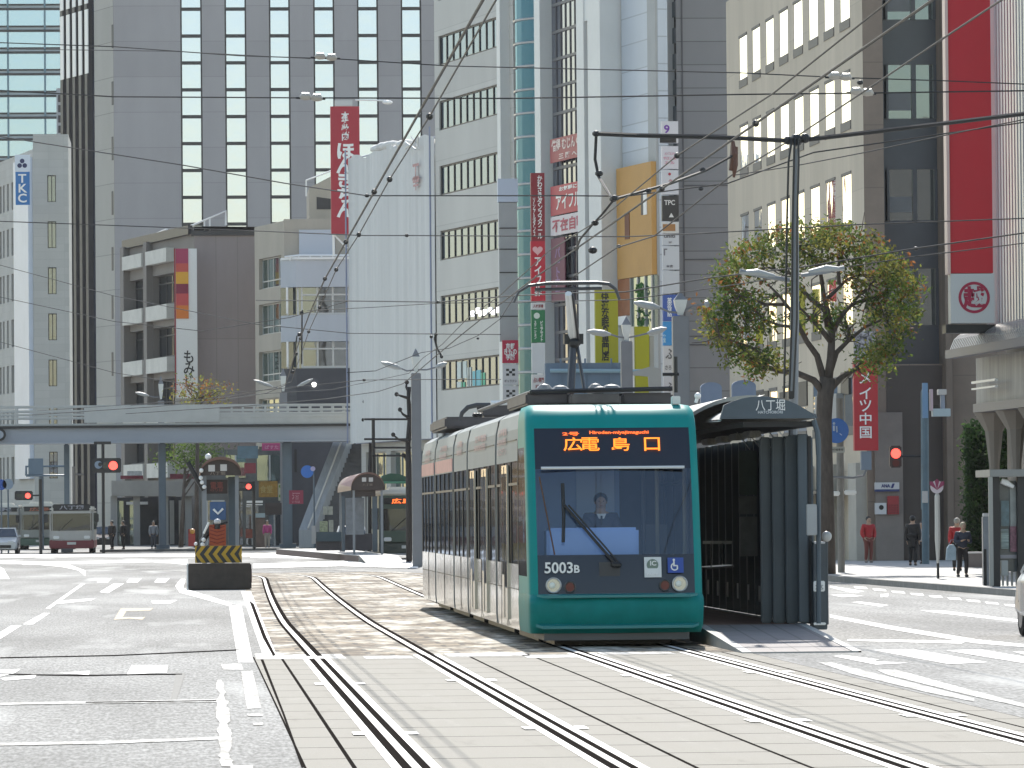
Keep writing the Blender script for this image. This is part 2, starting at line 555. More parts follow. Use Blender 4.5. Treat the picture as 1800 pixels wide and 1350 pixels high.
# pale threshold slabs where the concrete meets the setts
mb = MB()
for x0, x1, y0, y1 in ((1.3, 2.1, 68.9, 71.2), (2.35, 3.0, 68.6, 70.0), (3.5, 4.6, 69.2, 71.0), (4.5, 5.2, 68.2, 69.6), (5.6, 6.6, 69.4, 70.6), (0.9, 1.3, 69, 72)):
    mb.poly([(x0, y0, .007), (x1, y0, .007), (x1, y1, .007), (x0, y1, .007)])
struct(mb.build('threshold_slab', M_WORN))

# rails: flange edge, groove, head, groove, flange edge
RAILX = [1.70, 3.24, 5.36, 6.90]
mb = MB()
for x in RAILX:
    mb.m(M_STEELEDGE); strip(mb, x - .185, x - .11, 18, YC, .008, 60); strip(mb, x + .11, x + .185, 18, YC, .008, 60)
    mb.m(M_SEAM); strip(mb, x - .11, x - .035, 18, YC, .006, 60); strip(mb, x + .035, x + .11, 18, YC, .006, 60)
    mb.m(M_RAIL); strip(mb, x - .035, x + .035, 18, YC, .012, 60)
    mb.m(M_RAIL); strip(mb, x - .05, x + .03, YC, 230, .012, 3)
    mb.m(M_SEAM); strip(mb, x + .03, x + .115, YC, 230, .009, 3); strip(mb, x - .10, x - .05, YC, 230, .009, 3)
    mb.m(M_STEELEDGE)
    for y in (44.5, 58.0):
        yy = y + (x - 1.7) * 0.5
        for sx in (-1, 1):
            xx = x + sx * .235
            mb.poly([(xx - .05, yy, .014), (xx + .05, yy, .014), (xx + .05, yy + .6, .014), (xx - .05, yy + .6, .014)])
struct(mb.build('tram_rails'))

# road markings from ground polygons
def gp(mb, pts, z=.006):
    mb.poly([G(x, y, 0) + Z * z for x, y in pts])
def gline(mb, pts, wpx, z=.006):
    """line of constant ground width (metres) through picture points"""
    g = [G(x, y, 0) for x, y in pts]
    L, Rr = [], []
    for i, p in enumerate(g):
        d = (g[min(i + 1, len(g) - 1)] - g[max(i - 1, 0)]); d.z = 0; d.normalize()
        nrm = V((-d.y, d.x, 0)) * wpx / 2
        L.append(p + nrm + Z * z); Rr.append(p - nrm + Z * z)
    for i in range(len(g) - 1): mb.poly([Rr[i], Rr[i + 1], L[i + 1], L[i]])
mb = MB(); mb.m(M_WHITE)
gp(mb, [(308, 1030), (318, 1018), (326, 1018), (322, 1034), (408, 1061), (404, 1066), (316, 1042)])
gp(mb, [(403, 1066), (424, 1063), (445, 1165), (419, 1165)])
gp(mb, [(424, 1040), (441, 1040), (488, 1157), (464, 1158)])
gp(mb, [(80, 1070), (88, 1070), (150, 1026), (143, 1026)])
gp(mb, [(92, 1063), (160, 1056), (168, 1052), (108, 1056)])
gp(mb, [(0, 1124), (0, 1112), (20, 1100), (38, 1100)])
gp(mb, [(40, 1098), (58, 1098), (88, 1078), (76, 1078)])
for a, b_ in ((170, 196), (222, 249), (271, 298)):
    gp(mb, [(a, 1024), (a + 20, 1024), (b_, 1017), (a + 6, 1017)])
gp(mb, [(175, 1041), (190, 1043), (218, 1026), (200, 1026)])
gp(mb, [(0, 986), (60, 987), (120, 992), (150, 1003), (150, 1013), (138, 1003), (110, 997), (60, 992), (0, 991)])
gp(mb, [(0, 996), (6, 1000), (17, 1018), (0, 1018), (0, 1008)])
gp(mb, [(223, 1186), (232, 1170), (295, 1170), (293, 1183)])
gp(mb, [(0, 1190), (0, 1178), (36, 1177), (26, 1184)])
gp(mb, [(8, 1197), (0, 1193), (64, 1187), (60, 1193)])
gp(mb, [(100, 1184), (158, 1180), (156, 1187)])
gp(mb, [(265, 1057), (312, 1055), (300, 1061), (270, 1062)])
gp(mb, [(270, 967 + 22), (330, 985), (330, 993), (300, 990)])
# right hand roadway
gp(mb, [(1459, 1081), (1459, 1086), (1560, 1106), (1712, 1131), (1800, 1138), (1800, 1133), (1720, 1125), (1570, 1101)])
gp(mb, [(1490, 1127), (1490, 1124), (1700, 1127), (1690, 1132)])
gp(mb, [(1533, 1143), (1605, 1142), (1737, 1165), (1668, 1168)])
gp(mb, [(1663, 1144), (1722, 1142), (1900, 1172), (1860, 1176)])
gp(mb, [(1780, 1146), (1900, 1143), (1900, 1152), (1800, 1151)])
gp(mb, [(1616, 1073), (1660, 1074), (1800, 1091), (1800, 1095), (1640, 1077)])
gp(mb, [(1497, 1059), (1512, 1058), (1563, 1064), (1548, 1067)])
gp(mb, [(1459, 1033), (1459, 1030), (1520, 1040), (1500, 1043)])
gp(mb, [(1459, 1046), (1490, 1045), (1520, 1048), (1480, 1050)])
gp(mb, [(1548, 1045), (1562, 1044), (1561, 1049), (1548, 1050)])
for i in range(9):
    x = 1500 + i * 33; y = 1031 + i * 3.9
    gp(mb, [(x, y), (x + 22, y + 1), (x + 26, y + 5), (x + 4, y + 3.5)])
gp(mb, [(1465, 1154), (1480, 1152), (1545, 1160), (1535, 1163), (1598, 1166), (1540, 1169)])
struct(mb.build('road_marking'))
mb = MB(); mb.m(M_WORN)
gp(mb, [(424, 1181), (444, 1180), (459, 1246), (434, 1247)])
gp(mb, [(392, 1178), (388, 1168), (424, 1167), (428, 1178)])
gp(mb, [(434, 1256), (462, 1255), (462, 1260), (436, 1260)])
gp(mb, [(444, 1272), (462, 1271), (462, 1276), (446, 1276)])
gp(mb, [(0, 1236), (200, 1233), (380, 1230), (380, 1235), (200, 1237), (0, 1240)])
gp(mb, [(0, 1307), (200, 1303), (385, 1296), (385, 1301), (200, 1308), (0, 1312)])
_l, _r = [], []
_y = 1196.0
while _y < 1352:
    _c = 388 + (_y - 1196) * .06; _w = min(9, 3 + (_y - 1196) * .12)
    _l.append((_c - _w + random.uniform(-5, 3), _y)); _r.append((_c + _w + random.uniform(-3, 6), _y)); _y += random.uniform(3, 8)
for _i in range(len(_l) - 1): gp(mb, [_l[_i + 1], _r[_i + 1], _r[_i], _l[_i]])
gp(mb, [(1438, 1165), (1462, 1165), (1580, 1195), (1712, 1228), (1712, 1234), (1640, 1220), (1500, 1186)])
gp(mb, [(1540, 1178), (1575, 1178), (1700, 1212), (1800, 1238), (1800, 1244), (1700, 1222), (1560, 1187)])
gp(mb, [(405, 1347), (445, 1346), (445, 1352), (405, 1352)])
struct(mb.build('worn_road_marking'))
M_YEL = mat('yellow_road_paint', (0.45, 0.36, 0.2), 0.7, col2=(0.14, 0.135, 0.12), nscale=2.5)
mb = MB()
gp(mb, [(200, 1090), (212, 1070), (270, 1069), (264, 1074), (222, 1075), (216, 1085), (256, 1085), (250, 1090), (228, 1088)])
struct(mb.build('yellow_road_marking', M_YEL))
# dark joints in the asphalt of the left lane
mb = MB()
gp(mb, [(0, 1184), (60, 1186), (150, 1187), (240, 1185.5), (320, 1185), (320, 1186.5), (240, 1187), (150, 1189), (60, 1187.5), (0, 1185.5)])
gp(mb, [(0, 1156), (200, 1152), (420, 1142), (420, 1143.5), (200, 1153.5), (0, 1157.5)])
gp(mb, [(150, 1235), (380, 1232), (380, 1233.5), (150, 1236.5)], .009)
gp(mb, [(458, 1160), (463, 1160), (500, 1255), (534, 1350), (530, 1350), (495, 1252)])
gp(mb, [(438, 1056), (446, 1062), (468, 1120), (484, 1152), (480, 1154), (462, 1122)], .009)
struct(mb.build('road_joint', M_SEAM))
# manhole cover and patch
mb = MB(); gp(mb, [(310, 1184), (326, 1184), (310, 1232), (300, 1232)], .005)
struct(mb.build('road_patch', mat('patch', (0.125, 0.125, 0.12), 0.8, noise=.2, nscale=6)))

# right sidewalk with kerb (z = 0.15)
K = [G(1458, 1022, 0), G(1800, 1050, 0)]
kd = (K[1] - K[0]).normalized()
kn = V((-kd.y, kd.x, 0)); kn = kn if kn.x > 0 else -kn
ka, kb = K[0] - kd * 110, K[1] + kd * 70
mb = MB()
mb.prism([ka, kb, kb + kn * .25, ka + kn * .25], Z * .15)
struct(mb.build('kerb', M_KERB))
mb = MB()
a, b_, c, d = ka + kn * .25, kb + kn * .25, kb + kn * 45, ka + kn * 45
for p in (a, b_, c, d): p.z = .146
mb.poly([a, b_, c, d], [(0, 0), (200, 0), (200, 45), (0, 45)])
struct(mb.build('sidewalk', M_PAVE))
# far sidewalk beyond the crossing on the left, under the footbridge
mb = MB()
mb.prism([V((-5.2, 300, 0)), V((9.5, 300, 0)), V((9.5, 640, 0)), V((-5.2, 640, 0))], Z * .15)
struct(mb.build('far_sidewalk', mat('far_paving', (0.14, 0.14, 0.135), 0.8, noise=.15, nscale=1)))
mb = MB()
gp(mb, [(0, 975), (640, 973), (640, 977), (0, 980)], .006)
gp(mb, [(40, 988), (330, 984), (330, 987), (40, 993)], .006)
gp(mb, [(445, 992), (640, 985), (735, 992), (735, 1000), (600, 996), (445, 1000)], .02)
gp(mb, [(440, 974), (620, 975), (740, 984), (740, 990), (540, 982), (440, 981)], .012)
struct(mb.build('pale_crossing_strip', M_WHITE))
# ================================================================== BUILDINGS
def streaky(name, col, n=0.10, sc=0.35, **k):
    return mat(name, col, k.pop('rough', 0.75), noise=n, nscale=sc, stretch=(1, 1, .25), **k)
M_DARKFR = mat('dark_window_frame', (0.035, 0.033, 0.035), 0.5)
M_ALU = mat('aluminium_frame', (0.45, 0.46, 0.47), 0.4, metal=0.4)
M_WHITEP = mat('white_enamel', (0.78, 0.78, 0.77), 0.4)
M_BLACK = mat('black_plastic', (0.015, 0.015, 0.016), 0.5)
G_SKY = glass('sky_reflecting_glass', (0.47, 0.52, 0.65), 0.86, base=(0.3, .36, .4))
G_BLUE = glass('blue_office_glass', (0.17, 0.25, 0.37), 0.35, base=(0.08, 0.10, 0.125))
G_DARK = glass('dark_glass', (0.45, 0.52, 0.6), 0.22, base=(0.025, 0.03, 0.035))
G_TEAL = glass('teal_glass', (0.06, 0.17, 0.27), 0.5, base=(0.02, 0.07, 0.11))
G_GREEN = glass('greenish_glass', (0.30, 0.38, 0.38), 0.45, base=(0.10, .14, .13))
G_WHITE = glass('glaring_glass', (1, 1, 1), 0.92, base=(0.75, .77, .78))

# ---------- dark grey tower -------------------------------------------------
M_TOW = streaky('tower_tile', (0.345, 0.33, 0.338), .08, .2, panel=(200, 3.6), pjoint=.75, pmort=.03)
M_TOWS = streaky('tower_side_stone', (0.40, 0.385, 0.35), .08, .2, panel=(200, 3.6), pjoint=.6, pmort=.04)
YT = 520
f = fr_front(205, YT)
tw = T('office_tower', 'tall dark grey tower with columns of square sky reflecting windows behind the other buildings', 'building', f.o)
cols = [(317, 357), (395, 435), (473, 512), (551, 590), (628, 667), (705, 743)]
holes = []
pitch = 47.3
rows = [(63 + pitch * i, 63 + pitch * (i + 1)) for i in range(-4, 8)]
uC = [(f.u(a + 1, 200), f.u(b - 1, 200)) for a, b in cols]
zR = [(f.z(300, b), f.z(300, a)) for a, b in rows]
zTop = f.z(300, -120)
uR = f.u(768, 300)
for a, b in uC: holes.append((a, b, zR[-1][0] - .1, zR[0][1] + .1))
mb = MB(); mb.m(M_TOW); wall(mb, f, 0, uR, 0, zTop, holes, .35)
body_walls(mb, f, 0, uR, zTop, 30, left=False)
mb.build('wall', M_TOW, tw)
for ci, (a, b) in enumerate(uC):
    for ri, (z0, z1) in enumerate(zR):
        window(tw, f, (a, b, z0, z1), G_SKY, M_DARKFR, .35, fw=.16, fd=.2)
# its street side
fs = Fr(f.o, V((2950 + VPX, -FPX, 0)))
uL = fs.u(113, 300)
mb = MB(); mb.m(M_TOWS)
ustr = fs.u(167, 300)
wall(mb, fs, ustr, 0, 0, zTop, [], .3)
mb.poly([fs.at(uL, 0, -.5), fs.at(ustr, 0, -.5), fs.at(ustr, zTop, -.5), fs.at(uL, zTop, -.5)], [(0, 0), (9, 0), (9, zTop), (0, zTop)])
mb.poly([fs.at(uL, 0, -.5), fs.at(uL, zTop, -.5), fs.at(uL, zTop, -30), fs.at(uL, 0, -30)])
mb.build('side_wall', M_TOWS, tw)
mb = MB()
nfin = 5
G_STRIP = glass('strip_glass', (0.5, 0.56, 0.72), .5, base=(.05, .06, .09))
for i in range(nfin):
    ua = uL + (ustr - uL) * (i + .22) / nfin; ub = uL + (ustr - uL) * (i + .72) / nfin
    mb = MB(); fs.box(mb, ua - .8, ua + .0, 0, zTop, -.45, .25); mb.build('fin', M_DARKFR, tw)
    mb = MB(); fs.quad(mb, ua, uL + (ustr - uL) * (i + 1.0) / nfin, 0, zTop, -.3); mb.build('strip_window', G_STRIP, tw)
    zb0 = fs.z(140, 150 if i % 2 else 100)
    mb = MB()
    zz = zTop
    k = 0
    while zz > zb0 + 3:
        fs.box(mb, ua - .5, ua + (ustr - uL) / nfin * .28, zz - 6.6, zz, .26, .34); zz -= 7.2
    mb.build('glare_panel', M_WHITEP, tw)  # white boxes imitate glare on the upper strip glass
mb = MB()
for py in (64, 164, 261, 357, 455, 540, 640):
    uu = fs.u(198, py); z = fs.z(198, py)
    fs.box(mb, uu - .25, uu + .25, z - 1.2, z + 1.2, .0, .03)
mb.build('slit_window', M_DARKFR, tw)

# ---------- far glass tower, top left --------------------------------------
f = fr_front(0, 640)
gt = T('glass_tower', 'pale blue glass tower with banded floors at top left corner', 'building', f.o)
u0, u1 = f.u(-140, 100), f.u(116, 100)
M_SPAN = mat('pale_spandrel', (0.38, 0.45, 0.50), 0.35, noise=.05, nscale=.2)
mb = MB(); mb.m(M_SPAN); f.quad(mb, u0, u1, 0, f.z(50, -150)); body_walls(mb, f, u0, u1, f.z(50, -150), 25)
mb.build('spandrel_wall', M_SPAN, gt)
G_TOW = glass('pale_tower_glass', (0.40, 0.50, 0.64), .62, base=(.12, .3, .36))
for i in range(-2, 14):
    y = 22 + 38.2 * i
    if y < -90: continue
    zt, zb = f.z(50, y - 4), f.z(50, y + 23)
    mb = MB(); f.box(mb, u0, u1, zb, zt, 0, .06); wp = mb.build('window_band', G_TOW, gt)
    mb = MB(); f.box(mb, u0, u1, zt, zt + .28, .0, .25); f.box(mb, u0, u1, zb - .2, zb, 0, .15); mb.build('ledge', M_DARKFR, wp)
mb = MB()
for px in (-110, -50, 14, 79, 113):
    u = f.u(px, 100); f.box(mb, u - .12, u + .12, 0, f.z(50, -150), .0, .22)
mb.build('mullion', mat('blue_mullion', (.13, .22, .27), .4), gt)
f = fr_front(104, 600)
ex = T('stair_turret', 'small grey stair turret on roof beside the glass tower', 'turret', f.at(0, f.z(110, 232)))
mb = MB(); f.box(mb, 0, f.u(121), 0, f.z(110, 155), -6, 0); mb.build('turret_wall', mat('turret_grey', (.35, .36, .38), .7, noise=.1, nscale=1), ex)
for i in range(4):
    mb = MB(); z = f.z(110, 172 + 18 * i); f.box(mb, .2, f.u(116), z - .5, z + .35, 0, .05); mb.build('window', M_DARKFR, ex)

# ---------- sign building far left -----------------------------------------
M_TKC = streaky('beige_tile', (0.43, 0.425, 0.40), .06, .3, panel=(1.2, .6), pjoint=.9, pmort=.02)
f = fr_front(62, 400)
tk = T('corner_office', 'light beige office block with narrow slit windows at the left edge', 'building', f.o)
zt = f.z(90, 236)
uR = f.u(121, 400)
hs = []
for i in range(7):
    y = 308 + 81 * i
    hs.append((f.u(85), f.u(100), f.z(90, y + 47), f.z(90, y)))
mb = MB(); wall(mb, f, 0, uR, 0, zt, hs, .3); body_walls(mb, f, 0, uR, zt, 10, left=False); mb.build('wall', M_TKC, tk)
for h in hs: window(tk, f, h, G_DARK, M_DARKFR, .3, vbars=(.5,))
fs = Fr(f.o, V((1570 + VPX, -FPX, 0)))
uL = fs.u(-150, 400)
hs = []
for i in range(7):
    y = 322 + 80 * i
    for a, b in ((-3, 2.5), (5, 8), (12, 15.5), (20, 25), (-12, -8), (-22, -18)):
        ua, ub = fs.u(a, y), fs.u(b, y)
        hs.append((ua, ub, fs.z(12, y + 50), fs.z(12, y + 2)))
zs = fs.z(58, 262)
mb = MB(); wall(mb, fs, uL, 0, 0, zs, hs, .25)
mb.poly([fs.at(uL, 0), fs.at(uL, zs), fs.at(uL, zs, -3), fs.at(uL, 0, -3)])
mb.poly([fs.at(uL, zs), fs.at(0, zs), fs.at(0, zs, -2.3), fs.at(uL, zs, -3)])
mb.build('street_wall', M_TKC, tk)
for h in hs: window(tk, fs, h, G_DARK, None, .25)
M_PALE = mat('pale_blue_cladding', (0.55, 0.60, 0.68), .45, noise=.05, nscale=.5)
mb = MB(); ua, ub = fs.u(32, 500), fs.u(58, 500)
fs.box(mb, ua, ub, fs.z(45, 842), zs - .6, 0, .35); mb.build('pillar', M_PALE, tk)
# blue vertical sign
f2 = fr_front(28, 396)
sg = T('vertical_sign', 'blue vertical sign lettered TKC in white under a dark clover emblem', 'sign', f2.o + Z * f2.z(40, 360))
M_TKB = mat('sign_blue', (0.03, 0.16, 0.42), .5)
mb = MB(); f2.box(mb, f2.u(29), f2.u(54), f2.z(40, 360), f2.z(40, 302), -.2, 0); mb.build('sign_face', M_TKB, sg)
mb = MB(); f2.box(mb, f2.u(28), f2.u(55), f2.z(40, 301), f2.z(40, 272), -.2, 0); em = mb.build('emblem_face', mat('sign_pale', (.62, .67, .74), .5), sg)
mb = MB()
for dx, dy in ((41, 283), (36.5, 291), (45.5, 291)):
    mb.disc(f2.at(f2.u(dx), f2.z(41, dy), .02), f2.U, Z, .18, 16)
mb.build('clover_emblem', mat('emblem_navy', (.02, .03, .10), .5), em)
mb = MB(); letters(mb, 'TKC', f2.at(f2.u(41.5), f2.z(41, 331), .01), f2.U, Z, h=2.2, w=.72, vertical=True, bold=.02)
mb.build('lettering', M_WHITEP, sg)

# ---------- gridded bank building ------------------------------------------
M_BRW = streaky('brown_concrete', (0.19, 0.172, 0.16), .1, .4)
M_BPAN = streaky('brown_panel', (0.25, 0.215, 0.21), .1, .4, panel=(1.45, 7.0), pjoint=.8, pmort=.03)
M_BAND = mat('ivory_band', (0.56, 0.55, 0.51), .7, noise=.1, nscale=1)
YM = 345
f = fr_front(345, YM)
mo = T('bank_building', 'brown low building with ivory balcony bands and a plain panelled flank', 'building', f.o)
zt = f.z(400, 414)
uR = f.u(456, 500)
mb = MB(); wall(mb, f, 0, uR, 0, zt, []); body_walls(mb, f, 0, uR, zt, 14, left=False); mb.build('flank_wall', M_BPAN, mo)
mb = MB(); f.box(mb, -.2, uR + .1, zt, zt + .35, -14, .12); mb.build('roof_edge', M_DARKFR, mo)
fs = Fr(f.o, V((1900 + VPX, -FPX, 0)))
uL = fs.u(222, 500)
zs = fs.z(340, 398)
bays = [(fs.u(228, 500), fs.u(262, 500)), (fs.u(269, 500), fs.u(306, 500))]
hs, bands = [], []
zpitch = 3.62
z0 = fs.z(285, 483)
for i in range(6):
    zc = z0 - zpitch * i
    for a, b in bays:
        hs.append((a, b, zc - 2.05, zc))
        bands.append((a, b, zc - 2.15 - 1.0, zc - 2.15))
bands += [(a, b, z0 + .75, z0 + 1.7) for a, b in bays]
mb = MB(); wall(mb, fs, uL, 0, 0, zs, hs, .5)
mb.poly([fs.at(uL, 0), fs.at(uL, zs), fs.at(uL, zs, -12), fs.at(uL, 0, -12)]); mb.poly([fs.at(uL, zs), fs.at(0, zs), fs.at(0, zs, -12), fs.at(uL, zs, -12)])
mb.build('street_wall', M_BRW, mo)
for h in hs: window(mo, fs, h, G_DARK, M_DARKFR, .5, fw=.09, vbars=(.33, .66), hbars=(.72,))
for a, b, c, d in bands:
    mb = MB(); fs.box(mb, a, b, c, d, 0, .55); mb.build('balcony_band', M_BAND, mo)
for a, b in ((uL, fs.u(228, 500)), (fs.u(262.5, 500), fs.u(268.5, 500))):
    mb = MB(); fs.box(mb, a, b, 0, zs - .4, 0, .45); mb.build('pilaster', M_BRW, mo)
mb = MB(); fs.box(mb, uL, -.5, zs - .5, zs + .1, 0, .3); mb.build('cornice', M_DARKFR, mo)
# roof rails
for (pts, nm) in (([(224, 438), (224, 428), (283, 403), (283, 422)], 'a'), ([(332, 412), (334, 398), (397, 371), (397, 396)], 'b')):
    g = fs
    mb = MB()
    q = [fs.at(fs.u(p[0], p[1]), fs.z(p[0], p[1]), -.4) for p in pts] if nm == 'a' else [P(p[0], p[1], YM + 4) for p in pts]
    mb.tube(q, .09, 6)
    for k in (.4, .55):
        a = q[1].lerp(q[2], k); mb.tube([a, V((a.x, a.y, min(q[0].z, q[3].z)))], .06, 6)
    mb.build('roof_rail', mat('white_rail', (.72, .72, .72), .5), mo)
# ground floor canopy
mb = MB(); za, zb = f.z(300, 872), f.z(300, 845)
mb.obox(P(196, 872, YM - 4), (P(345, 872, YM - 4) - P(196, 872, YM - 4)), (0, 4, 0), Z * (zb - za))
mb.build('canopy', mat('canopy_beige', (.36, .34, .31), .7, noise=.1, nscale=1), mo)
for px in (200, 240, 290, 331):
    p = P(px, 872, YM - 3.4); mb = MB(); mb.box(p.x - .22, p.x + .22, p.y, p.y + .4, .15, p.z); mb.build('canopy_post', mat('post_pale', (.36, .35, .33), .7), mo)
# coloured vertical sign
f2 = fr_front(308, YM - 1.5)
ms = T('bank_sign', 'white vertical sign with stacked red orange yellow blocks and black kana', 'sign', f2.o + Z * f2.z(330, 690))
mb = MB(); f2.box(mb, f2.u(309.5), f2.u(347), f2.z(330, 700), f2.z(330, 437), -.5, 0); mb.build('sign_face', mat('sign_white', (.70, .70, .68), .5), ms)
cc = [(437, 463, (.34, .03, .09)), (463, 478, (.50, .07, .05)), (478, 499, (.66, .33, .02)), (499, 516, (.20, .01, .04)), (516, 537, (.50, .06, .06)), (537, 560, (.62, .17, .02))]
for a, b, c in cc:
    mb = MB(); f2.box(mb, f2.u(310), f2.u(332), f2.z(320, b), f2.z(320, a), .005, .05); mb.build('colour_block', mat('block_%d' % a, c, .5), ms)
mb = MB(); letters(mb, 'もみじ', f2.at(f2.u(332), f2.z(334, 648), .01), f2.U, Z, h=f2.z(334, 616) - f2.z(334, 680), w=.72, vertical=True, bold=.015)
mb.build('lettering', M_BLACK, ms)
mb = MB(); f2.box(mb, f2.u(307), f2.u(309.5), f2.z(320, 690), f2.z(320, 437), -.5, .02); mb.build('sign_edge', mat('edge_red', (.28, .03, .04), .5), ms)

# ---------- round cornered building ----------------------------------------
M_RND = streaky('sand_wall', (0.40, 0.36, 0.30), .12, .4)
M_RBAND = mat('grey_blue_band', (0.45, 0.475, 0.52), .55, noise=.06, nscale=.6, stretch=(1, 1, .3))
YR = 330
f = fr_front(503, YR)
rb = T('rounded_corner_building', 'sand coloured building whose chamfered corner carries wide grey bands', 'building', f.o)
fs = Fr(f.o, V((1900 + VPX, -FPX, 0)))
uL = fs.u(448, 500)
zs = fs.z(495, 389)
hs = []
for i, y in enumerate((452, 533, 617, 700, 784)):
    hs.append((fs.u(455, y), fs.u(494, y), fs.z(475, y + 54), fs.z(475, y)))
mb = MB(); wall(mb, fs, uL, 0, 0, zs, hs, .3); mb.poly([fs.at(uL, 0), fs.at(uL, zs), fs.at(uL, zs, -10), fs.at(uL, 0, -10)])
mb.build('street_wall', M_RND, rb)
for h in hs: window(rb, fs, h, G_GREEN, M_ALU, .3, fw=.08, vbars=(.25, .5, .75), hbars=(.25,))
uR = f.u(640, 500)
# penthouse, flush with street wall and set back from the corner front
mb = MB(); zp = f.z(540, 385); zb = f.z(540, 452)
mb.box(f.o.x, f.o.x + uR, YR, YR + 10, 0, zp); mb.build('wall', M_RND, rb)
mb = MB(); mb.box(f.o.x + f.u(527), f.o.x + f.u(590), YR - .12, YR - .01, f.z(540, 448), f.z(540, 404)); mb.build('penthouse_panel', mat('pent_panel', (.48, .51, .56), .5), rb)
def chamfer(x0, z0, z1, d, m, name):
    a = V((f.o.x - .25, YR - .0, 0)); pts = [a, V((a.x + .0, YR - d + 1.0, 0)), V((a.x + .95, YR - d, 0)), V((f.o.x + uR, YR - d, 0)), V((f.o.x + uR, YR - .02, 0))]
    mb = MB(); mb.prism([V((p.x, p.y, z0)) for p in pts], Z * (z1 - z0)); return mb.build(name, m, rb)
for y0, y1 in ((459, 507), (556, 602)):
    chamfer(0, f.z(560, y1), f.z(560, y0), 2.2, M_RBAND, 'parapet_band')
chamfer(0, f.z(560, 900), f.z(560, 649), 2.2, mat('dark_fascia', (.045, .047, .06), .5, noise=.1, nscale=1), 'dark_fascia')
chamfer(0, f.z(560, 459) + .0, f.z(560, 455), 2.35, M_WHITEP, 'coping')
for y0, y1 in ((507, 556), (602, 649)):
    chamfer(0, f.z(560, y1), f.z(560, y0), 1.7, G_DARK, 'ribbon_window')
    mb = MB()
    fz0, fz1 = f.z(560, y1), f.z(560, y0)
    for px in (505, 523, 530, 557, 584, 612):
        mb.box(f.o.x + f.u(px) - .06, f.o.x + f.u(px) + .06, YR - 1.82, YR - 1.72, fz0, fz1)
    mb.box(f.o.x + f.u(528), f.o.x + uR, YR - 1.85, YR - 1.73, fz0 + (fz1 - fz0) * .7, fz0 + (fz1 - fz0) * .76)
    mb.box(f.o.x + f.u(528), f.o.x + uR, YR - 1.85, YR - 1.73, fz0 + .003, fz0 + .16)
    mb.build('frame', M_ALU, rb)
    mb = MB(); mb.box(f.o.x + f.u(502.5), f.o.x + f.u(505.5), YR - 2.05, YR - 1.5, fz0 + .1, fz1); mb.build('white_post', M_WHITEP, rb)
mb = MB()
zr = f.z(550, 449)
mb.tube([P(500, 452, YR - 2.1), P(525, 449, YR - 2.1), P(640, 449, YR - 2.1)], .07, 6)
for px in (510, 525, 545, 565, 585, 605): mb.tube([P(px, 449, YR - 2.1), P(px, 458, YR - 2.1)], .05, 6)
mb.build('terrace_rail', M_WHITEP, rb)
mb = MB(); mb.ball(P(552, 676, YR - 2.3), .16, 8); mb.build('wall_lamp', mat('lamp_lit', (.8, .8, .8), .4, emit=(1, .97, .9), estr=2.0), rb)
# the roofs behind it
f3 = fr_front(548, 350)
bk = T('rear_rooftop', 'beige rooftop block with terrace rail, half hidden behind the red kana sign', 'building', f3.o)
mb = MB(); mb.m(M_RND); f3.box(mb, 0, f3.u(612), 0, f3.z(560, 352), -8, 0)
mb.prism([f3.at(0, f3.z(560, 330)), f3.at(f3.u(588), f3.z(560, 308)), f3.at(f3.u(612), f3.z(560, 308)), f3.at(f3.u(612), f3.z(560, 352)), f3.at(0, f3.z(560, 352))], V((0, 8, 0)))
mb.build('wall', M_RND, bk)
mb = MB(); mb.poly([f3.at(.5, f3.z(560, 368), .02), f3.at(1.6, f3.z(560, 368), .02), f3.at(1.6, f3.z(560, 350), .02), f3.at(.5, f3.z(560, 346), .02)]); mb.build('window', M_DARKFR, bk)
mb = MB(); mb.tube([f3.at(-.2, f3.z(548, 345)), f3.at(-.2, f3.z(548, 317)), f3.at(f3.u(585), f3.z(585, 300))], .06, 6); mb.build('roof_rail', M_WHITEP, bk)

# ---------- red vertical kana sign -----------------------------------------
f2 = fr_front(583, 316)
rs = T('kana_sign', 'tall red vertical sign with large white brush kana above the sheeted building', 'sign', f2.o + Z * f2.z(610, 412))
M_RED = mat('sign_red', (0.36, 0.018, 0.035), .5, noise=.05, nscale=1)
mb = MB(); f2.box(mb, f2.u(584), f2.u(635), f2.z(610, 411), f2.z(610, 187), -.6, 0); mb.build('sign_face', M_RED, rs)
mb = MB(); letters(mb, '本格焼肉', f2.at(f2.u(610), f2.z(610, 222), .01), f2.U, Z, h=f2.z(610, 197) - f2.z(610, 248), w=.5, vertical=True, bold=.03); mb.build('small_lettering', M_WHITEP, rs)
mb = MB(); letters(mb, 'ほんきちん', f2.at(f2.u(610), f2.z(610, 317), .01), f2.U, Z, h=f2.z(610, 252) - f2.z(610, 383), w=1.15, vertical=True, bold=.035); mb.build('large_lettering', M_WHITEP, rs)
mb = MB(); f2.box(mb, f2.u(592), f2.u(623), f2.z(610, 186), f2.z(610, 176), -.4, -.1); mb.build('top_bracket', M_ALU, rs)
mb = MB(); mb.tube([f2.at(f2.u(588), f2.z(588, 411), -.3), f2.at(f2.u(588), f2.z(588, 450), -.3)], .07, 6); mb.tube([f2.at(f2.u(588), f2.z(588, 411), -.3), f2.at(f2.u(612), f2.z(612, 436), -.3)], .06, 6); mb.build('strut', M_WHITEP, rs)
mb = MB(); mb.tube([f2.at(f2.u(628), f2.z(628, 176), .2), f2.at(f2.u(680), f2.z(680, 178), .5)], .05, 6); mb.ball(f2.at(f2.u(684), f2.z(684, 181), .5), .28, 8, (1.2, .8, .5)); mb.build('sign_lamp', M_WHITEP, rs)

# ---------- street chain running to the left --------------------------------
ch = fr_street(1145, 239, -1730)
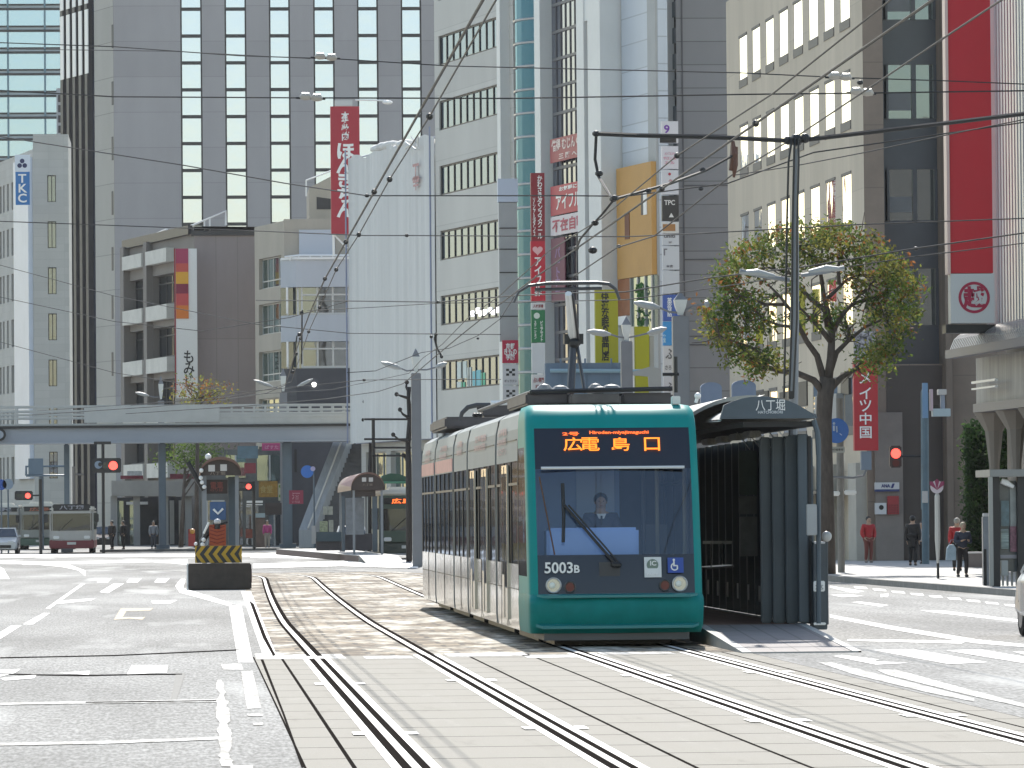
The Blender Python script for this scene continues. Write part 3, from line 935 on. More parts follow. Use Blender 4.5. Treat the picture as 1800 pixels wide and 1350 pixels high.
# sheeted building
M_SHEET = mat('scaffold_sheet', (0.60, 0.60, 0.585), .8, noise=.10, nscale=.35, stretch=(1.5, 1.5, .08), bump=.2, bscale=3)
uA, uB = ch.u(615, 500), ch.u(766, 500)
sh = T('sheeted_building', 'building wrapped in pale hanging scaffold sheets beside the grey office', 'building', ch.at(uA, 0))
mb = MB()
zTopA, zTopB = ch.z(620, 275), ch.z(760, 242)
n = 90
ztop = (zTopA + zTopB) / 2
zbot = ch.z(690, 775)
def dsp(t, zz): return .0 + .07 * math.sin(t * 31) * math.sin(t * 7 + 1) + .05 * math.sin(t * 83 + zz * .05) + .03 * math.sin(t * 170)
rowsz = [zbot + (ztop - zbot) * k / 8 for k in range(9)]
for i in range(n):
    for k in range(8):
        t0, t1 = i / n, (i + 1) / n
        e = lambda t, zz: zz + (.2 * math.sin(t * 23) * math.sin(t * 9) if zz == rowsz[-1] else 0)
        q = [(t0, rowsz[k]), (t1, rowsz[k]), (t1, rowsz[k + 1]), (t0, rowsz[k + 1])]
        mb.poly([ch.at(uA + (uB - uA) * t, e(t, zz), dsp(t, zz)) for t, zz in q])
o = mb.build('sheet', M_SHEET, sh, smooth=True)
mb = MB(); mb.m(M_TKC); hs = []
for i in range(5):
    hs.append((uA + 1 + i * 5.4, uA + 5.4 + i * 5.4, 3.0, 5.6))
ci = Fr(ch.at(0, 0, -.6), ch.U); wall(mb, ci, uA, uB, 0, ztop - .8, hs, .3); body_walls(mb, ci, uA, uB, ztop - .8, 14); mb.build('wall', M_TKC, sh)
for h in hs: window(sh, ci, h, G_GREEN, M_ALU, .3, fw=.1, vbars=(.33, .66), hbars=(.4,))
mb = MB()
for a in (uA + .05, uB - .2): mb.tube([ch.at(a, zbot, .22), ch.at(a, ztop + .5, .22)], .05, 6)
for k in range(9): mb.tube([ch.at(uA, zbot + (ztop - zbot) * k / 8, -.3), ch.at(uB, zbot + (ztop - zbot) * k / 8, -.3)], .04, 5)
mb.build('scaffold_tube', mat('scaffold_blue', (.22, .25, .36), .5), sh)
M_FAINT = mat('faint_red_print', (.50, .30, .28), .8, noise=.3, nscale=6)
mb = MB(); ua, ub = ch.u(728, 320), ch.u(747, 320)
letters(mb, '工', ch.at((ua + ub) / 2, ch.z(738, 302), .2), ch.U, Z, h=.9, w=1.4, bold=.03); letters(mb, '辛', ch.at((ua + ub) / 2, ch.z(738, 320), .2), ch.U, Z, h=.9, w=1.2, bold=.03)
mb.build('printed_mark', M_FAINT, sh)
for (px, py, rx) in ((662, 262, 9), (672, 258, 8), (690, 262, 6), (650, 264, 4)):
    pass
mb = MB(); 
for (px, py) in ((655, 262), (665, 258), (676, 256), (690, 263), (700, 254), (730, 248)):
    mb.ball(ch.at(ch.u(px, py), ch.z(px, py), -.5), .5, 8, (1.3, 1, .6))
mb.build('bundled_sheet', M_SHEET, sh, smooth=True)
mb = MB()
for a, b in (((722, 262), (740, 248)), ((740, 262), (722, 250)), ((744, 240), (744, 262)), ((732, 240), (746, 262))):
    mb.tube([ch.at(ch.u(*a), ch.z(*a), .3), ch.at(ch.u(*b), ch.z(*b), .3)], .04, 5)
mb.build('roof_brace', M_ALU, sh)

# grey office with ribbon windows
M_MID = streaky('light_grey_tile', (0.52, 0.51, 0.475), .07, .3, panel=(60, 1.75), pjoint=.82, pmort=.02)
uA, uB = ch.u(767, 500), ch.u(906, 500)
gm = T('grey_office', 'light grey office block with slanted rows of ribbon windows', 'building', ch.at(uA, 0))
zt = ch.z(800, -110)
hs = []
ww = [(ch.u(771, y), ch.u(888, y)) for y in (100,)][0]
base_t, base_b = ch.z(771, 64), ch.z(771, 116)
zp = (ch.z(771, 64) - ch.z(771, 521)) / 4
for i in range(-1, 8):
    hs.append((ww[0], ww[1], base_b - zp * i, base_t - zp * i))
hs = [h for h in hs if h[2] > .3]
mb = MB(); wall(mb, ch, uA, uB, 0, zt, hs, .14); body_walls(mb, ch, uA, uB, zt, 16); mb.build('wall', M_MID, gm)
for h in hs: window(gm, ch, h, G_BLUE, M_DARKFR, .14, fw=.09, vbars=[k / 10 for k in range(1, 10)])
M_STEELW = mat('white_column', (.66, .67, .66), .5, noise=.05, nscale=.5)
mb = MB(); ch.box(mb, ch.u(892, 400), ch.u(898, 400), 0, zt, 0, .5); mb.build('corner_column', M_STEELW, gm)
# pale notices in the two lowest visible ribbon windows
f2 = ch
mb = MB()
for k in range(7):
    u = ww[0] + 5.5 + k * .8 + random.uniform(-.2, .2); h = hs[5] if len(hs) > 5 else hs[-1]
    z = ch.z(830, 550) + random.uniform(-.1, .1)
    mb = MB(); ch.box(mb, u, u + .6, z - .15, z + .15, -.11, -.09); mb.build('lit_ceiling_lamp', mat('lamp_tube', (.9, .9, .9), .4, emit=(1, .98, .92), estr=1.2), gm)
M_POST = [mat('poster_green', (.10, .45, .28), .6), mat('poster_cyan', (.15, .45, .52), .6), mat('poster_pale', (.55, .62, .6), .6)]
for k in range(9):
    u = ch.u(800, 655) + (k % 6) * .95 + random.uniform(-.2, .2); z = ch.z(820, 655 + (k // 3) * 12) + random.uniform(-.2, .2)
    mb = MB(); ch.box(mb, u, u + .75, z - .45, z + .45, -.12, -.10); mb.build('poster', random.choice(M_POST), gm)

# projecting sign box on its corner
def proj_sign(name, label, pxa, pxb, ytop, ybot, Y, thick=.6):
    f = fr_front(pxa, Y)
    t = T(name, label, 'sign', f.o + Z * f.z(pxa, ybot))
    return t, f, f.u(pxa), f.u(pxb)
YP = 252
t, f, a, b = proj_sign('sign_pylon', 'grey vertical sign box with pale blue top panel on the office corner', 879, 911, 314, 690, YP)
M_SGREY = mat('sign_grey', (.36, .37, .37), .6, noise=.06, nscale=1)
mb = MB(); f.box(mb, a, b, f.z(895, 600), f.z(895, 356), -.5, 0); mb.build('lower_panel', M_SGREY, t)
mb = MB(); f.box(mb, a - .05, b + .05, f.z(895, 355), f.z(895, 314), -.55, .05); mb.build('top_panel', mat('sign_paleblue', (.50, .56, .66), .5), t)
for y in (400, 437, 478, 555):
    mb = MB(); f.box(mb, a, b, f.z(895, y + 2), f.z(895, y), 0, .03); mb.build('joint', M_DARKFR, t)
f2 = fr_front(883, YP - .6)
t = T('kimono_school_sign', 'small red square sign with six white characters in three rows', 'sign', f2.o + Z * f2.z(895, 642))
mb = MB(); f2.box(mb, f2.u(883), f2.u(911), f2.z(895, 638), f2.z(895, 598), -.3, 0); mb.build('sign_face', mat('sign_crimson', (.42, .01, .05), .5), t)
mb = MB(); letters(mb, '京都\nきもの\n学院', f2.at(f2.u(897), f2.z(897, 618), .01), f2.U, Z, h=.85, w=.62, bold=.03); mb.build('lettering', M_WHITEP, t)
def checker_sign(y0, y1, label):
    f2 = fr_front(883, YP - .6)
    t = T('checker_sign', label, 'sign', f2.o + Z * f2.z(895, y1))
    mb = MB(); f2.box(mb, f2.u(883), f2.u(911), f2.z(895, y1), f2.z(895, y0), -.3, 0); mb.build('sign_face', mat('sign_offwhite', (.58, .57, .58), .5), t)
    mb = MB()
    c = ((f2.u(897)), f2.z(897, y0 + (y1 - y0) * .38)); q = .105
    for i in range(3):
        for j in range(3):
            if (i + j) % 2 == 0 or (i == 1 and j == 1):
                mb.poly([f2.at(c[0] + (i - 1.5 + dx) * q * 1.4, c[1] + (j - 1.5 + dz) * q * 1.1, .01) for dx, dz in ((0, 0), (1, 0), (1, 1), (0, 1))])
    mb.build('checker_emblem', M_BLACK, t)
    mb = MB(); letters(mb, 'ギャラクシ', f2.at(f2.u(897), f2.z(897, y0 + (y1 - y0) * .82), .01), f2.U, Z, w=.6, h=.14); mb.build('lettering', M_BLACK, t)
checker_sign(641, 676, 'white sign with black checker emblem directly under the red square sign')
checker_sign(679, 712, 'white sign with black checker emblem, lowest of the column above the tram')

# glass building: teal strip, white columns, gridded curtain wall
uA, uB = ch.u(906, 400), ch.u(1082, 400)
gb = T('glass_building', 'narrow building with teal glass strip and white columns framing a gridded curtain wall', 'building', ch.at(uA, 0))
zt = ch.z(1000, -130)
M_INNER = mat('curtain_frame_grey', (.26, .26, .28), .5, metal=.2)
mb = MB(); ch.quad(mb, uA, uB, 0, zt, -.59); ci = Fr(ch.at(0, 0, -.62), ch.U); body_walls(mb, ci, uA + .03, uB - .03, zt, 15); mb.build('wall', M_INNER, gb)
a, b = ch.u(909, 400), ch.u(954, 400)
seg = 8
zf = [ch.z(912, 42 + 41 * i) for i in range(-4, 17)]
zf = [z for z in zf if z > 0]
for i in range(len(zf) - 1):
    mb = MB()
    for k in range(seg):
        t0, t1 = k / seg, (k + 1) / seg
        d0, d1 = -.5 + 1.1 * math.sin(math.pi * t0), -.5 + 1.1 * math.sin(math.pi * t1)
        mb.poly([ch.at(a + (b - a) * t0, zf[i + 1], d0), ch.at(a + (b - a) * t1, zf[i + 1], d1), ch.at(a + (b - a) * t1, zf[i], d1), ch.at(a + (b - a) * t0, zf[i], d0)])
    p = mb.build('teal_window', G_TEAL, gb)
    mb = MB(); mb.tube([ch.at(a + (b - a) * k / seg, zf[i], -.48 + 1.13 * math.sin(math.pi * k / seg)) for k in range(seg + 1)], .07, 5); mb.build('floor_rail', M_ALU, p)
for pa, pb, d in ((955, 961, .3), (962, 972, .6), (1040, 1053, .7), (1060, 1082, .7)):
    mb = MB(); ch.box(mb, ch.u(pa, 400), ch.u(pb, 400), 0, zt, -.6, d); mb.build('white_column' if pa > 961 else 'grey_column', M_STEELW if pa > 961 else M_SGREY, gb)
mb = MB(); ch.box(mb, ch.u(1053, 400), ch.u(1060, 400), ch.z(1056, 36), zt, -.6, .65); mb.build('column_head', M_STEELW, gb)
mb = MB(); ch.box(mb, ch.u(1053, 400), ch.u(1060, 400), 0, ch.z(1056, 36), -.6, .1); mb.build('dark_slot', M_BRW, gb)
a, b = ch.u(973, 400), ch.u(1040, 400)
zg = [ch.z(975, 60 + 48 * i) for i in range(-4, 17)]; zg = [z for z in zg if z > 1]
G_CUR = glass('curtain_glass', (.36, .38, .45), .45, base=(.10, .10, .12))
for i in range(len(zg) - 1):
    mb = MB(); ch.quad(mb, a, b, zg[i + 1], zg[i], 0); p = mb.build('curtain_pane', G_CUR, gb)
    mb = MB()
    for k in range(1, 8): u = a + (b - a) * k / 8; ch.box(mb, u - .035, u + .035, zg[i + 1] + .14, zg[i], .0, .05)
    ch.box(mb, a + .25, b, zg[i + 1], zg[i + 1] + .14, 0, .07); mb.build('mullion', mat('mullion_grey', (.12, .12, .13), .5), p)
# posters inside the curtain wall
def panel_sign(name, label, fr, pxa, pxb, ya, yb, d, col, rows, tcol, cat='sign', thick=.06):
    ua, ub = fr.u(pxa, (ya + yb) / 2), fr.u(pxb, (ya + yb) / 2)
    pm = (pxa + pxb) / 2
    za, zb = fr.z(pm, yb), fr.z(pm, ya)
    t = T(name, label, cat, fr.at(ua, za, d))
    mb = MB(); fr.box(mb, ua, ub, za, zb, d - thick, d); mb.build('sign_face', col, t)
    for (body, cyf, hf, wf, vert) in rows:
        mb = MB(); letters(mb, body, fr.at((ua + ub) / 2, zb + (za - zb) * cyf, d + .005), fr.U, Z, h=(zb - za) * hf, w=(ub - ua) * wf, vertical=vert, bold=.03); mb.build('lettering', tcol, t)
    return t, ua, ub, za, zb
M_BILL = mat('billboard_red', (.45, .025, .05), .5)
panel_sign('window_billboard', 'upper red window sign with pale kana across the curtain wall', ch, 977, 1041, 238, 280, .30, mat('billboard_dull', (.34, .05, .06), .5), [('借得 むじんくん', .30, .5, .9, False), ('三 階 へ', .8, .25, .5, False)], mat('billboard_pale', (.75, .62, .58), .5))
panel_sign('window_billboard', 'bright red window sign lettered アイフル in large white kana', ch, 978, 1041, 322, 374, .30, M_BILL, [('アイフル', .58, .52, .68, False), ('お気軽に', .14, .16, .5, False)], M_WHITEP)
panel_sign('window_billboard', 'white window sign with large crimson characters below the red one', ch, 978, 1041, 376, 410, .30, mat('billboard_white', (.66, .6, .62), .5), [('不在自動', .5, .7, .9, False)], mat('crimson_ink', (.40, .02, .08), .5))
panel_sign('hanging_banner', 'dull maroon vertical banner behind the lower curtain wall panes', ch, 979, 1003, 418, 530, .30, mat('banner_maroon', (.16, .04, .07), .6), [('パートナー', .5, .7, .4, True)], mat('banner_violet', (.25, .12, .3), .5))

YV = 232
def vsign(name, label, pxa, pxb, ya, yb, col, items, Y=YV, depth=.4, tm=None):
    f = fr_front(pxa, Y)
    ua, ub, pm = f.u(pxa, ya), f.u(pxb, ya), (pxa + pxb) / 2
    za, zb = f.z(pm, yb), f.z(pm, ya)
    t = T(name, label, 'sign', f.at(ua, za))
    mb = MB(); f.box(mb, ua, ub, za, zb, -depth, 0); mb.build('sign_face', col, t)
    for (body, pxc, yc, hpx, wpx, vert) in items:
        mb = MB(); s = S(Y)
        letters(mb, body, f.at(f.u(pxc, yc), f.z(pxc, yc), .006), f.U, Z, h=hpx / s, w=wpx / s, vertical=vert, bold=.025); mb.build('lettering', tm or M_WHITEP, t)
    return t, f
M_MAR = mat('sign_maroon', (.22, .015, .025), .5)
vsign('dance_school_sign', 'tall maroon vertical sign with long white kana column on the glass building', 933, 957, 304, 424, M_MAR, [('かわさきダンススクール', 949, 364, 112, 9, True), ('ソシアルダンス', 939, 382, 70, 5, True)])
t, f = vsign('kana_sign', 'bright red vertical sign with white heart over white kana', 933, 958, 424, 531, mat('sign_scarlet', (.46, .01, .03), .5), [('アイフル', 946, 484, 64, 14, True), ('3F', 946, 516, 9, 12, False)])
mb = MB(); hc = f.at(f.u(945, 440), f.z(945, 440), .01)
pts = []
for k in range(28):
    a_ = 2 * math.pi * k / 28
    pts.append(hc + f.U * (.0145 * 16 * math.sin(a_) ** 3) + Z * (.0145 * (13 * math.cos(a_) - 5 * math.cos(2 * a_) - 2 * math.cos(3 * a_) - math.cos(4 * a_))))
mb.prism(pts[::-1], f.N * .01); mb.build('heart_emblem', mat('heart_pink', (.70, .40, .42), .5), t)
vsign('floor_sign', 'thin white strip sign with red lettering between red and green signs', 934, 958, 532, 544, mat('sign_offwhite', (.6, .6, .6), .5), [('人材派遣', 946, 538, 6, 18, False)], tm=M_MAR)
t, f = vsign('green_sign', 'dark green vertical sign with white leaf emblem and kana', 934, 958, 545, 602, mat('sign_green', (.015, .16, .06), .5), [('ピュアサイト', 952, 582, 36, 5, True), ('ステーション', 941, 580, 32, 4, True)])
mb = MB(); mb.disc(f.at(f.u(944), f.z(944, 555), .01), f.U, Z, .14, 14); mb.build('leaf_emblem', mat('emblem_pale', (.6, .66, .6), .5), t)
vsign('blank_sign', 'blank pale grey vertical sign panel below the green one', 935, 958, 603, 656, mat('sign_palegrey', (.55, .57, .6), .5), [])
vsign('lower_floor_sign', 'white sign with two rows of dark red text just above the tram roof', 935, 958, 658, 688, mat('sign_offwhite', (.6, .6, .6), .5), [('占い専門', 947, 668, 9, 18, False), ('相談', 947, 680, 8, 12, False)], tm=M_MAR)

# orange fronted building
uA, uB = ch.u(1083, 400), ch.u(1146, 400)
ob = T('orange_building', 'narrow building with orange box front below pale blue panels', 'building', ch.at(uA, 0))
M_PBP = mat('pale_blue_panel', (.50, .545, .60), .45, noise=.04, nscale=.4, panel=(40, 1.28), pjoint=.7, pmort=.03)
mb = MB(); ch.quad(mb, uA, uB, 0, ch.z(1100, -130), -.35); ci = Fr(ch.at(0, 0, -.35), ch.U); body_walls(mb, ci, uA, uB, ch.z(1100, -130), .5, left=False); mb.build('panel_wall', M_PBP, ob)
mb = MB(); ch.box(mb, ch.u(1130, 200), uB, 0, ch.z(1100, -130), -.345, -.25); mb.build('grey_strip', M_SGREY, ob)
M_ORG = mat('orange_render', (.52, .29, .085), .65, noise=.05, nscale=.8)
za, zb = ch.z(1115, 487), ch.z(1115, 290)
mb = MB(); ch.box(mb, uA + .1, uB - .05, za, zb, -.34, 0)
mb.build('orange_box', M_ORG, ob)
for pa, pb, y0, y1, m_ in ((1099, 1107, 375, 421, mat('slot_brown', (.16, .05, .02), .6)), (1128, 1132, 333, 378, M_DARKFR), (1132, 1138, 333, 378, M_WHITEP)):
    mb = MB(); ch.box(mb, ch.u(pa, 400), ch.u(pb, 400), ch.z(pa, y1), ch.z(pa, y0), -.05, .03); mb.build('slot', m_, ob)
M_RUST = mat('rust_panel', (.27, .10, .035), .7, noise=.15, nscale=2)
mb = MB(); ch.box(mb, uA + .1, ch.u(1106, 520), ch.z(1095, 556), za - .02, -.34, -.02); mb.build('rust_panel', M_RUST, ob)
mb = MB(); ch.box(mb, ch.u(1106, 520), uB, ch.z(1120, 585), za - .02, -.34, -.10); p = mb.build('shop_window', G_GREEN, ob)
mb = MB()
for px in (1106, 1119, 1132, 1144): u = ch.u(px, 520); ch.box(mb, u - .07, u + .07, ch.z(1120, 585), za - .02, -.11, -.03)
mb.build('frame', M_ALU, p)
M_LEAF0 = mat('indoor_leaf', (.05, .16, .03), .7)
mb = MB()
for k in range(60):
    c = ch.at(ch.u(random.uniform(1122, 1134), 540), ch.z(1125, random.uniform(500, 575)), .0)
    mb.poly([c + V((random.uniform(-.2, .2), random.uniform(-.1, .1), random.uniform(-.25, .25))) for _ in range(3)])
mb.build('hanging_plant', M_LEAF0, ob)
mb = MB(); ch.box(mb, ch.u(1085, 570), ch.u(1104, 570), ch.z(1095, 571), ch.z(1095, 556), -.1, .1); mb.build('white_box', M_WHITEP, ob)

# yellow banners
M_YB = mat('banner_olive_yellow', (.34, .33, .012), .6, noise=.05, nscale=1)
vsign('yellow_banner', 'wide olive yellow vertical banner lettered in black reading about sleep', 1046, 1086, 509, 640, M_YB, [('快適な眠り専門店', 1064, 574, 122, 14, True)], Y=226, depth=.5, tm=M_BLACK)
t, f = vsign('yellow_banner', 'plain lime yellow panel partly behind the twin lamp post', 1116, 1141, 574, 690, mat('panel_lime', (.40, .40, .015), .6), [], Y=228, depth=.5)
mb = MB(); f.box(mb, f.u(1107), f.u(1114), f.z(1110, 690), f.z(1110, 574), -.3, .05); mb.build('white_edge', M_WHITEP, t)
mb = MB(); f.box(mb, f.u(1142), f.u(1150), f.z(1145, 690), f.z(1145, 590), -.5, -.1); mb.build('grey_edge', M_SGREY, t)
# blue grey gantry board behind pantograph
f = fr_front(957, 224)
t = T('blue_awning_board', 'long slate blue board with a pipe above the tram roof', 'awning', f.o + Z * f.z(1030, 690))
M_SLB = mat('slate_blue', (.13, .19, .27), .6, noise=.12, nscale=1)
mb = MB(); f.box(mb, f.u(958), f.u(1108), f.z(1030, 700), f.z(1030, 638), -.6, 0); mb.build('board', M_SLB, t)
mb = MB(); mb.tube([f.at(f.u(966), f.z(966, 652), .2), f.at(f.u(1150), f.z(1150, 653), .2)], .09, 8); mb.build('pipe', mat('pipe_blue', (.25, .38, .46), .4), t)
for px in (985, 1028, 1074):
    mb = MB(); f.box(mb, f.u(px) - .04, f.u(px) + .04, f.z(px, 690), f.z(px, 630), 0, .06); mb.build('rib', M_SLB, t)
mb = MB(); mb.prism([f.at(f.u(px), f.z(px, y), .0) for px, y in ((1108, 655), (1140, 645), (1160, 648), (1160, 690), (1140, 690), (1138, 662), (1112, 660))], f.N * .3); mb.build('bracket', M_SGREY, t)

# slit building with sign directory + grey panelled neighbour
f = fr_front(1196, 240)
M_GP = streaky('grey_metal_panel', (.235, .235, .245), .04, .3, rough=.85, spec=.15, panel=(5.2, 1.1), pjoint=.6, pmort=.025)
gp_ = T('grey_panel_building', 'plain grey panelled building left of the beige block', 'building', f.o)
zt = f.z(1240, -130)
mb = MB(); f.quad(mb, 0, f.u(1300), 0, zt); body_walls(mb, f, 0, f.u(1300), zt, 20, left=False)
fs = Fr(f.o, ch.U); uL = fs.u(1146, 400)
fs.quad(mb, uL, 0, 0, zt, -.4); mb.build('wall', M_GP, gp_)
mb = MB(); fs.box(mb, uL, fs.u(1165, 400), 0, zt, -.4, .15); mb.build('white_column', mat('col_pale', (.58, .58, .56), .5, noise=.06, nscale=.4, panel=(9, 1.3), pjoint=.8), gp_)
zs_ = [fs.z(1180, 2 + 46 * i) for i in range(-3, 18)]; zs_ = [z for z in zs_ if z > 0]
for i in range(len(zs_) - 1):
    mb = MB(); fs.quad(mb, fs.u(1176, 300), 0, zs_[i + 1] + .5, zs_[i], -.2); mb.build('window', G_DARK, gp_)
mb = MB(); fs.box(mb, fs.u(1171, 200), fs.u(1176, 200), fs.z(1173, 640), zt, -.3, .1); mb.build('white_pipe', M_WHITEP, gp_)
mb = MB(); u = f.u(1204); f.box(mb, u - .03, u + .03, 0, zt, 0, .04)
for y in (325, 455, 680 - 90, 605): f.box(mb, u, f.u(1300), f.z(1240, y + 2), f.z(1240, y), 0, .04)
mb.build('panel_groove', mat('groove_grey', (.09, .09, .10), .7), gp_)

YD = 233
dirs = [('directory_sign', 'white floor sign with a purple numeral nine at top of the sign column', 213, 251, (.62, .62, .66), [('9', 1172, 227, 15, 10, False)], (.16, .05, .35)),
        ('directory_sign', 'white floor sign with four faint pink text lines in the column', 257, 297, (.62, .61, .66), [('メンズエステ', 1177, 270, 5, 18, False), ('サロン 美', 1177, 278, 6, 22, False), ('エ ル', 1177, 286, 5, 18, False)], (.55, .2, .3)),
        ('directory_sign', 'white floor sign with a small red mark just above the black one', 299, 342, (.58, .59, .64), [('●', 1177, 306, 5, 5, False), ('ク', 1178, 318, 6, 6, False)], (.4, .05, .08)),
        ('directory_sign', 'black floor sign lettered TPC in white capitals', 344, 388, (.025, .025, .028), [('TPC', 1177, 356, 9, 19, False), ('▲', 1180, 378, 8, 9, False)], (.66, .66, .66)),
        ('directory_sign', 'white floor sign holding an ochre rectangle below the black one', 390, 410, (.6, .6, .6), [], (.3, .15, .05)),
        ('directory_sign', 'pale sign with one dark caption line under the ochre one', 411, 431, (.52, .55, .6), [('uniti', 1177, 415, 6, 20, False), ('2F', 1178, 426, 3, 6, False)], (.1, .1, .12)),
        ('directory_sign', 'pale sign with a thin dark angle mark, third up from the blue ones', 433, 474, (.52, .55, .6), [('「', 1170, 443, 12, 6, False), ('本店', 1177, 468, 5, 12, False)], (.12, .12, .15)),
        ('directory_sign', 'blank pale grey sign directly above the deep blue one', 476, 516, (.50, .53, .58), [], (0, 0, 0)),
        ('directory_sign', 'deep blue sign with white characters in the sign column', 518, 564, (.04, .10, .38), [('英会話', 1177, 540, 34, 9, True)], (.7, .74, .8)),
        ('directory_sign', 'bright sky blue sign below the deep blue one', 565, 607, (.03, .26, .60), [('教室', 1168, 595, 14, 5, True)], (.5, .7, .8)),
        ('directory_sign', 'white sign with a dark animal shaped blot below the blue ones', 609, 658, (.58, .58, .6), [('ふ', 1178, 622, 18, 17, False), ('さろん', 1178, 646, 8, 18, False)], (.12, .12, .13)),
        ('directory_sign', 'lowest white sign of the column, just above the tram', 662, 700, (.56, .56, .6), [('ふ', 1178, 680, 16, 14, False)], (.12, .12, .13))]
for i, (nm, lb, ya, yb, c, items, tc) in enumerate(dirs):
    t, f = vsign(nm, lb, 1163 + i * .3, 1192 + i * .3, ya, yb, mat('dir_%d' % i, c, .5), items, Y=YD, tm=mat('dirink_%d' % i, tc, .5))
    if i == 0:
        mb = MB(); f.box(mb, f.u(1163), f.u(1192), f.z(1177, 251), f.z(1177, 242), 0, .02); mb.build('black_strip', M_BLACK, t)
    if i == 4:
        mb = MB(); f.box(mb, f.u(1167), f.u(1189), f.z(1177, 406), f.z(1177, 394), 0, .02); mb.build('ochre_patch', mat('ochre', (.34, .17, .06), .6), t)

# ---------- beige block on the right ----------------------------------------
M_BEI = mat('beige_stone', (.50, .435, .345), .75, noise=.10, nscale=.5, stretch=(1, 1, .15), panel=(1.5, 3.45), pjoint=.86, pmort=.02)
YB = 186
fs = fr_street(1525, YB, -50)
bb = T('beige_building', 'beige stone building with slanted rows of narrow bright windows', 'building', fs.o)
uL = fs.u(1280, 400)
zt = fs.z(1500, -150)
refx = [(1300, 1313), (1323, 1336), (1347, 1360), (1371, 1385), (1396, 1411), (1423, 1438), (1450, 1466), (1478, 1494)]
cols_u = [(fs.u(a, 100), fs.u(b, 100)) for a, b in refx]
z_top, z_bot = fs.z(1306, 64), fs.z(1306, 139)
zp = z_top - fs.z(1306, 222)
hs = []
for i in range(-2, 6):
    for a, b in cols_u:
        hs.append((a, b, z_bot - zp * i, z_top - zp * i))
hs = [h for h in hs if h[2] > 3.4]
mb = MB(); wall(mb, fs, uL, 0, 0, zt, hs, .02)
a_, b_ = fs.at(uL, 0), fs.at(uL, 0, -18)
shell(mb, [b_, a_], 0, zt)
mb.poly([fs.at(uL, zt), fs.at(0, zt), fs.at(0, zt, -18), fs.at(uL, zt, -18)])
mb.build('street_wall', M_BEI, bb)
for h in hs:
    p = window(bb, fs, h, G_WHITE, None, .02)
    mb = MB(); fs.box(mb, h[0] - .1, h[1] + .1, h[2] - .34, h[2], -.06, .03); mb.build('sill', mat('sill_dark', (.10, .095, .09), .6), p)  # sill colour darkened to imitate the shading below the window
    mb = MB(); fs.box(mb, h[0] - .1, h[1] + .05, h[3], h[3] + .10, -.06, .03); mb.build('lintel', mat('sill_dark', (.10, .095, .09), .6), p)
# end wall of brown stone facing the camera
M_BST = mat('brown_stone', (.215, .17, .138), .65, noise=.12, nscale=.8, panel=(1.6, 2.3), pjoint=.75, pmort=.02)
f = fr_front(1525, YB - .02)
uR = f.u(1900)
u1, u2 = f.u(1557), f.u(1657)
zg = f.z(1600, 640)
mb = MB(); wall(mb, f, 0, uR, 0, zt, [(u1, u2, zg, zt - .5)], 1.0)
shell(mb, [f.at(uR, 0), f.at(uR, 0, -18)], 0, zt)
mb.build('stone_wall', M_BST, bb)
G_BR = glass('smoked_glass', (.32, .40, .46), .30, base=(.03, .036, .042))
M_SPD = mat('slate_spandrel', (.055, .065, .08), .35, noise=.1, nscale=.6)
M_GREYW = mat('blind_grey', (.17, .18, .19), .6, noise=.1, nscale=.8)
ys = [-150, -70, 30, 110, 205, 295, 385, 470, 570, 640]
for i in range(len(ys) - 1):
    z1, z0 = f.z(1600, ys[i]), f.z(1600, ys[i + 1])
    mb = MB()
    if i % 2 == 0:
        f.quad(mb, u1, u2, z0, z1, -.9); mb.build('spandrel', M_SPD, bb)
    else:
        f.quad(mb, u1, u2, z0, z1, -.95); p = mb.build('window', G_BR, bb)
        mb = MB()
        for px in (1564, 1568, 1617, 1655): u = f.u(px); f.box(mb, u - .08, u + .08, z0, z1, -.94, -.82)
        mb.build('frame', M_SPD, p)
        mb = MB(); f.quad(mb, f.u(1572), f.u(1612), z0 + .3, z1 - 1.0, -.93); mb.build('blind', M_GREYW, p)
mb = MB(); f.box(mb, f.u(1657), f.u(1668), 0, zt, 0, .8); mb.build('stone_pier', M_BST, bb)
mb = MB(); f.box(mb, f.u(1557), f.u(1655), 0.146, zg - .05, -.2, .03); mb.build('dark_entrance', mat('entrance_dark', (.055, .045, .042), .5, noise=.1, nscale=1), bb)
mb = MB(); f.box(mb, f.u(1535), f.u(1583), .146, f.z(1560, 725), .02, .25); mb.build('grey_pilaster', mat('pil_grey', (.20, .175, .16), .65, noise=.1, nscale=1.5), bb)
# ground floor of the street side
M_SHOP = mat('shop_dark', (.04, .038, .04), .4, noise=.2, nscale=1)
for pa, pb in ((1290, 1322), (1330, 1365), (1390, 1412), (1436, 1466), (1500, 1509)):
    mb = MB(); ua, ub = fs.u(pa, 900), fs.u(pb, 900); fs.box(mb, ua, ub, .15, fs.z(1450, 860), 0, .05); mb.build('shop_opening', G_DARK, bb)
for pa, pb in ((1412, 1432), (1468, 1484), (1510, 1524)):
    mb = MB(); fs.box(mb, fs.u(pa, 900), fs.u(pb, 900), .15, fs.z(1500, 815), 0, .4); mb.build('pilaster', mat('pil_pale', (.36, .345, .31), .7, noise=.1, nscale=1), bb)
mb = MB(); fs.box(mb, fs.u(1310, 880), fs.u(1508, 880), fs.z(1500, 868), fs.z(1500, 862), .1, 1.2); mb.build('dark_beam', M_BLACK, bb)
for i, (pa, pb, y0, y1) in enumerate(((1330, 1352, 690, 712), (1372, 1398, 690, 715), (1480, 1494, 655, 695), (1405, 1420, 672, 715))):
    mb = MB(); fs.box(mb, fs.u(pa, 700), fs.u(pb, 700), fs.z(pa, y1), fs.z(pa, y0), 0, .05); mb.build('dark_vent', M_BLACK, bb)
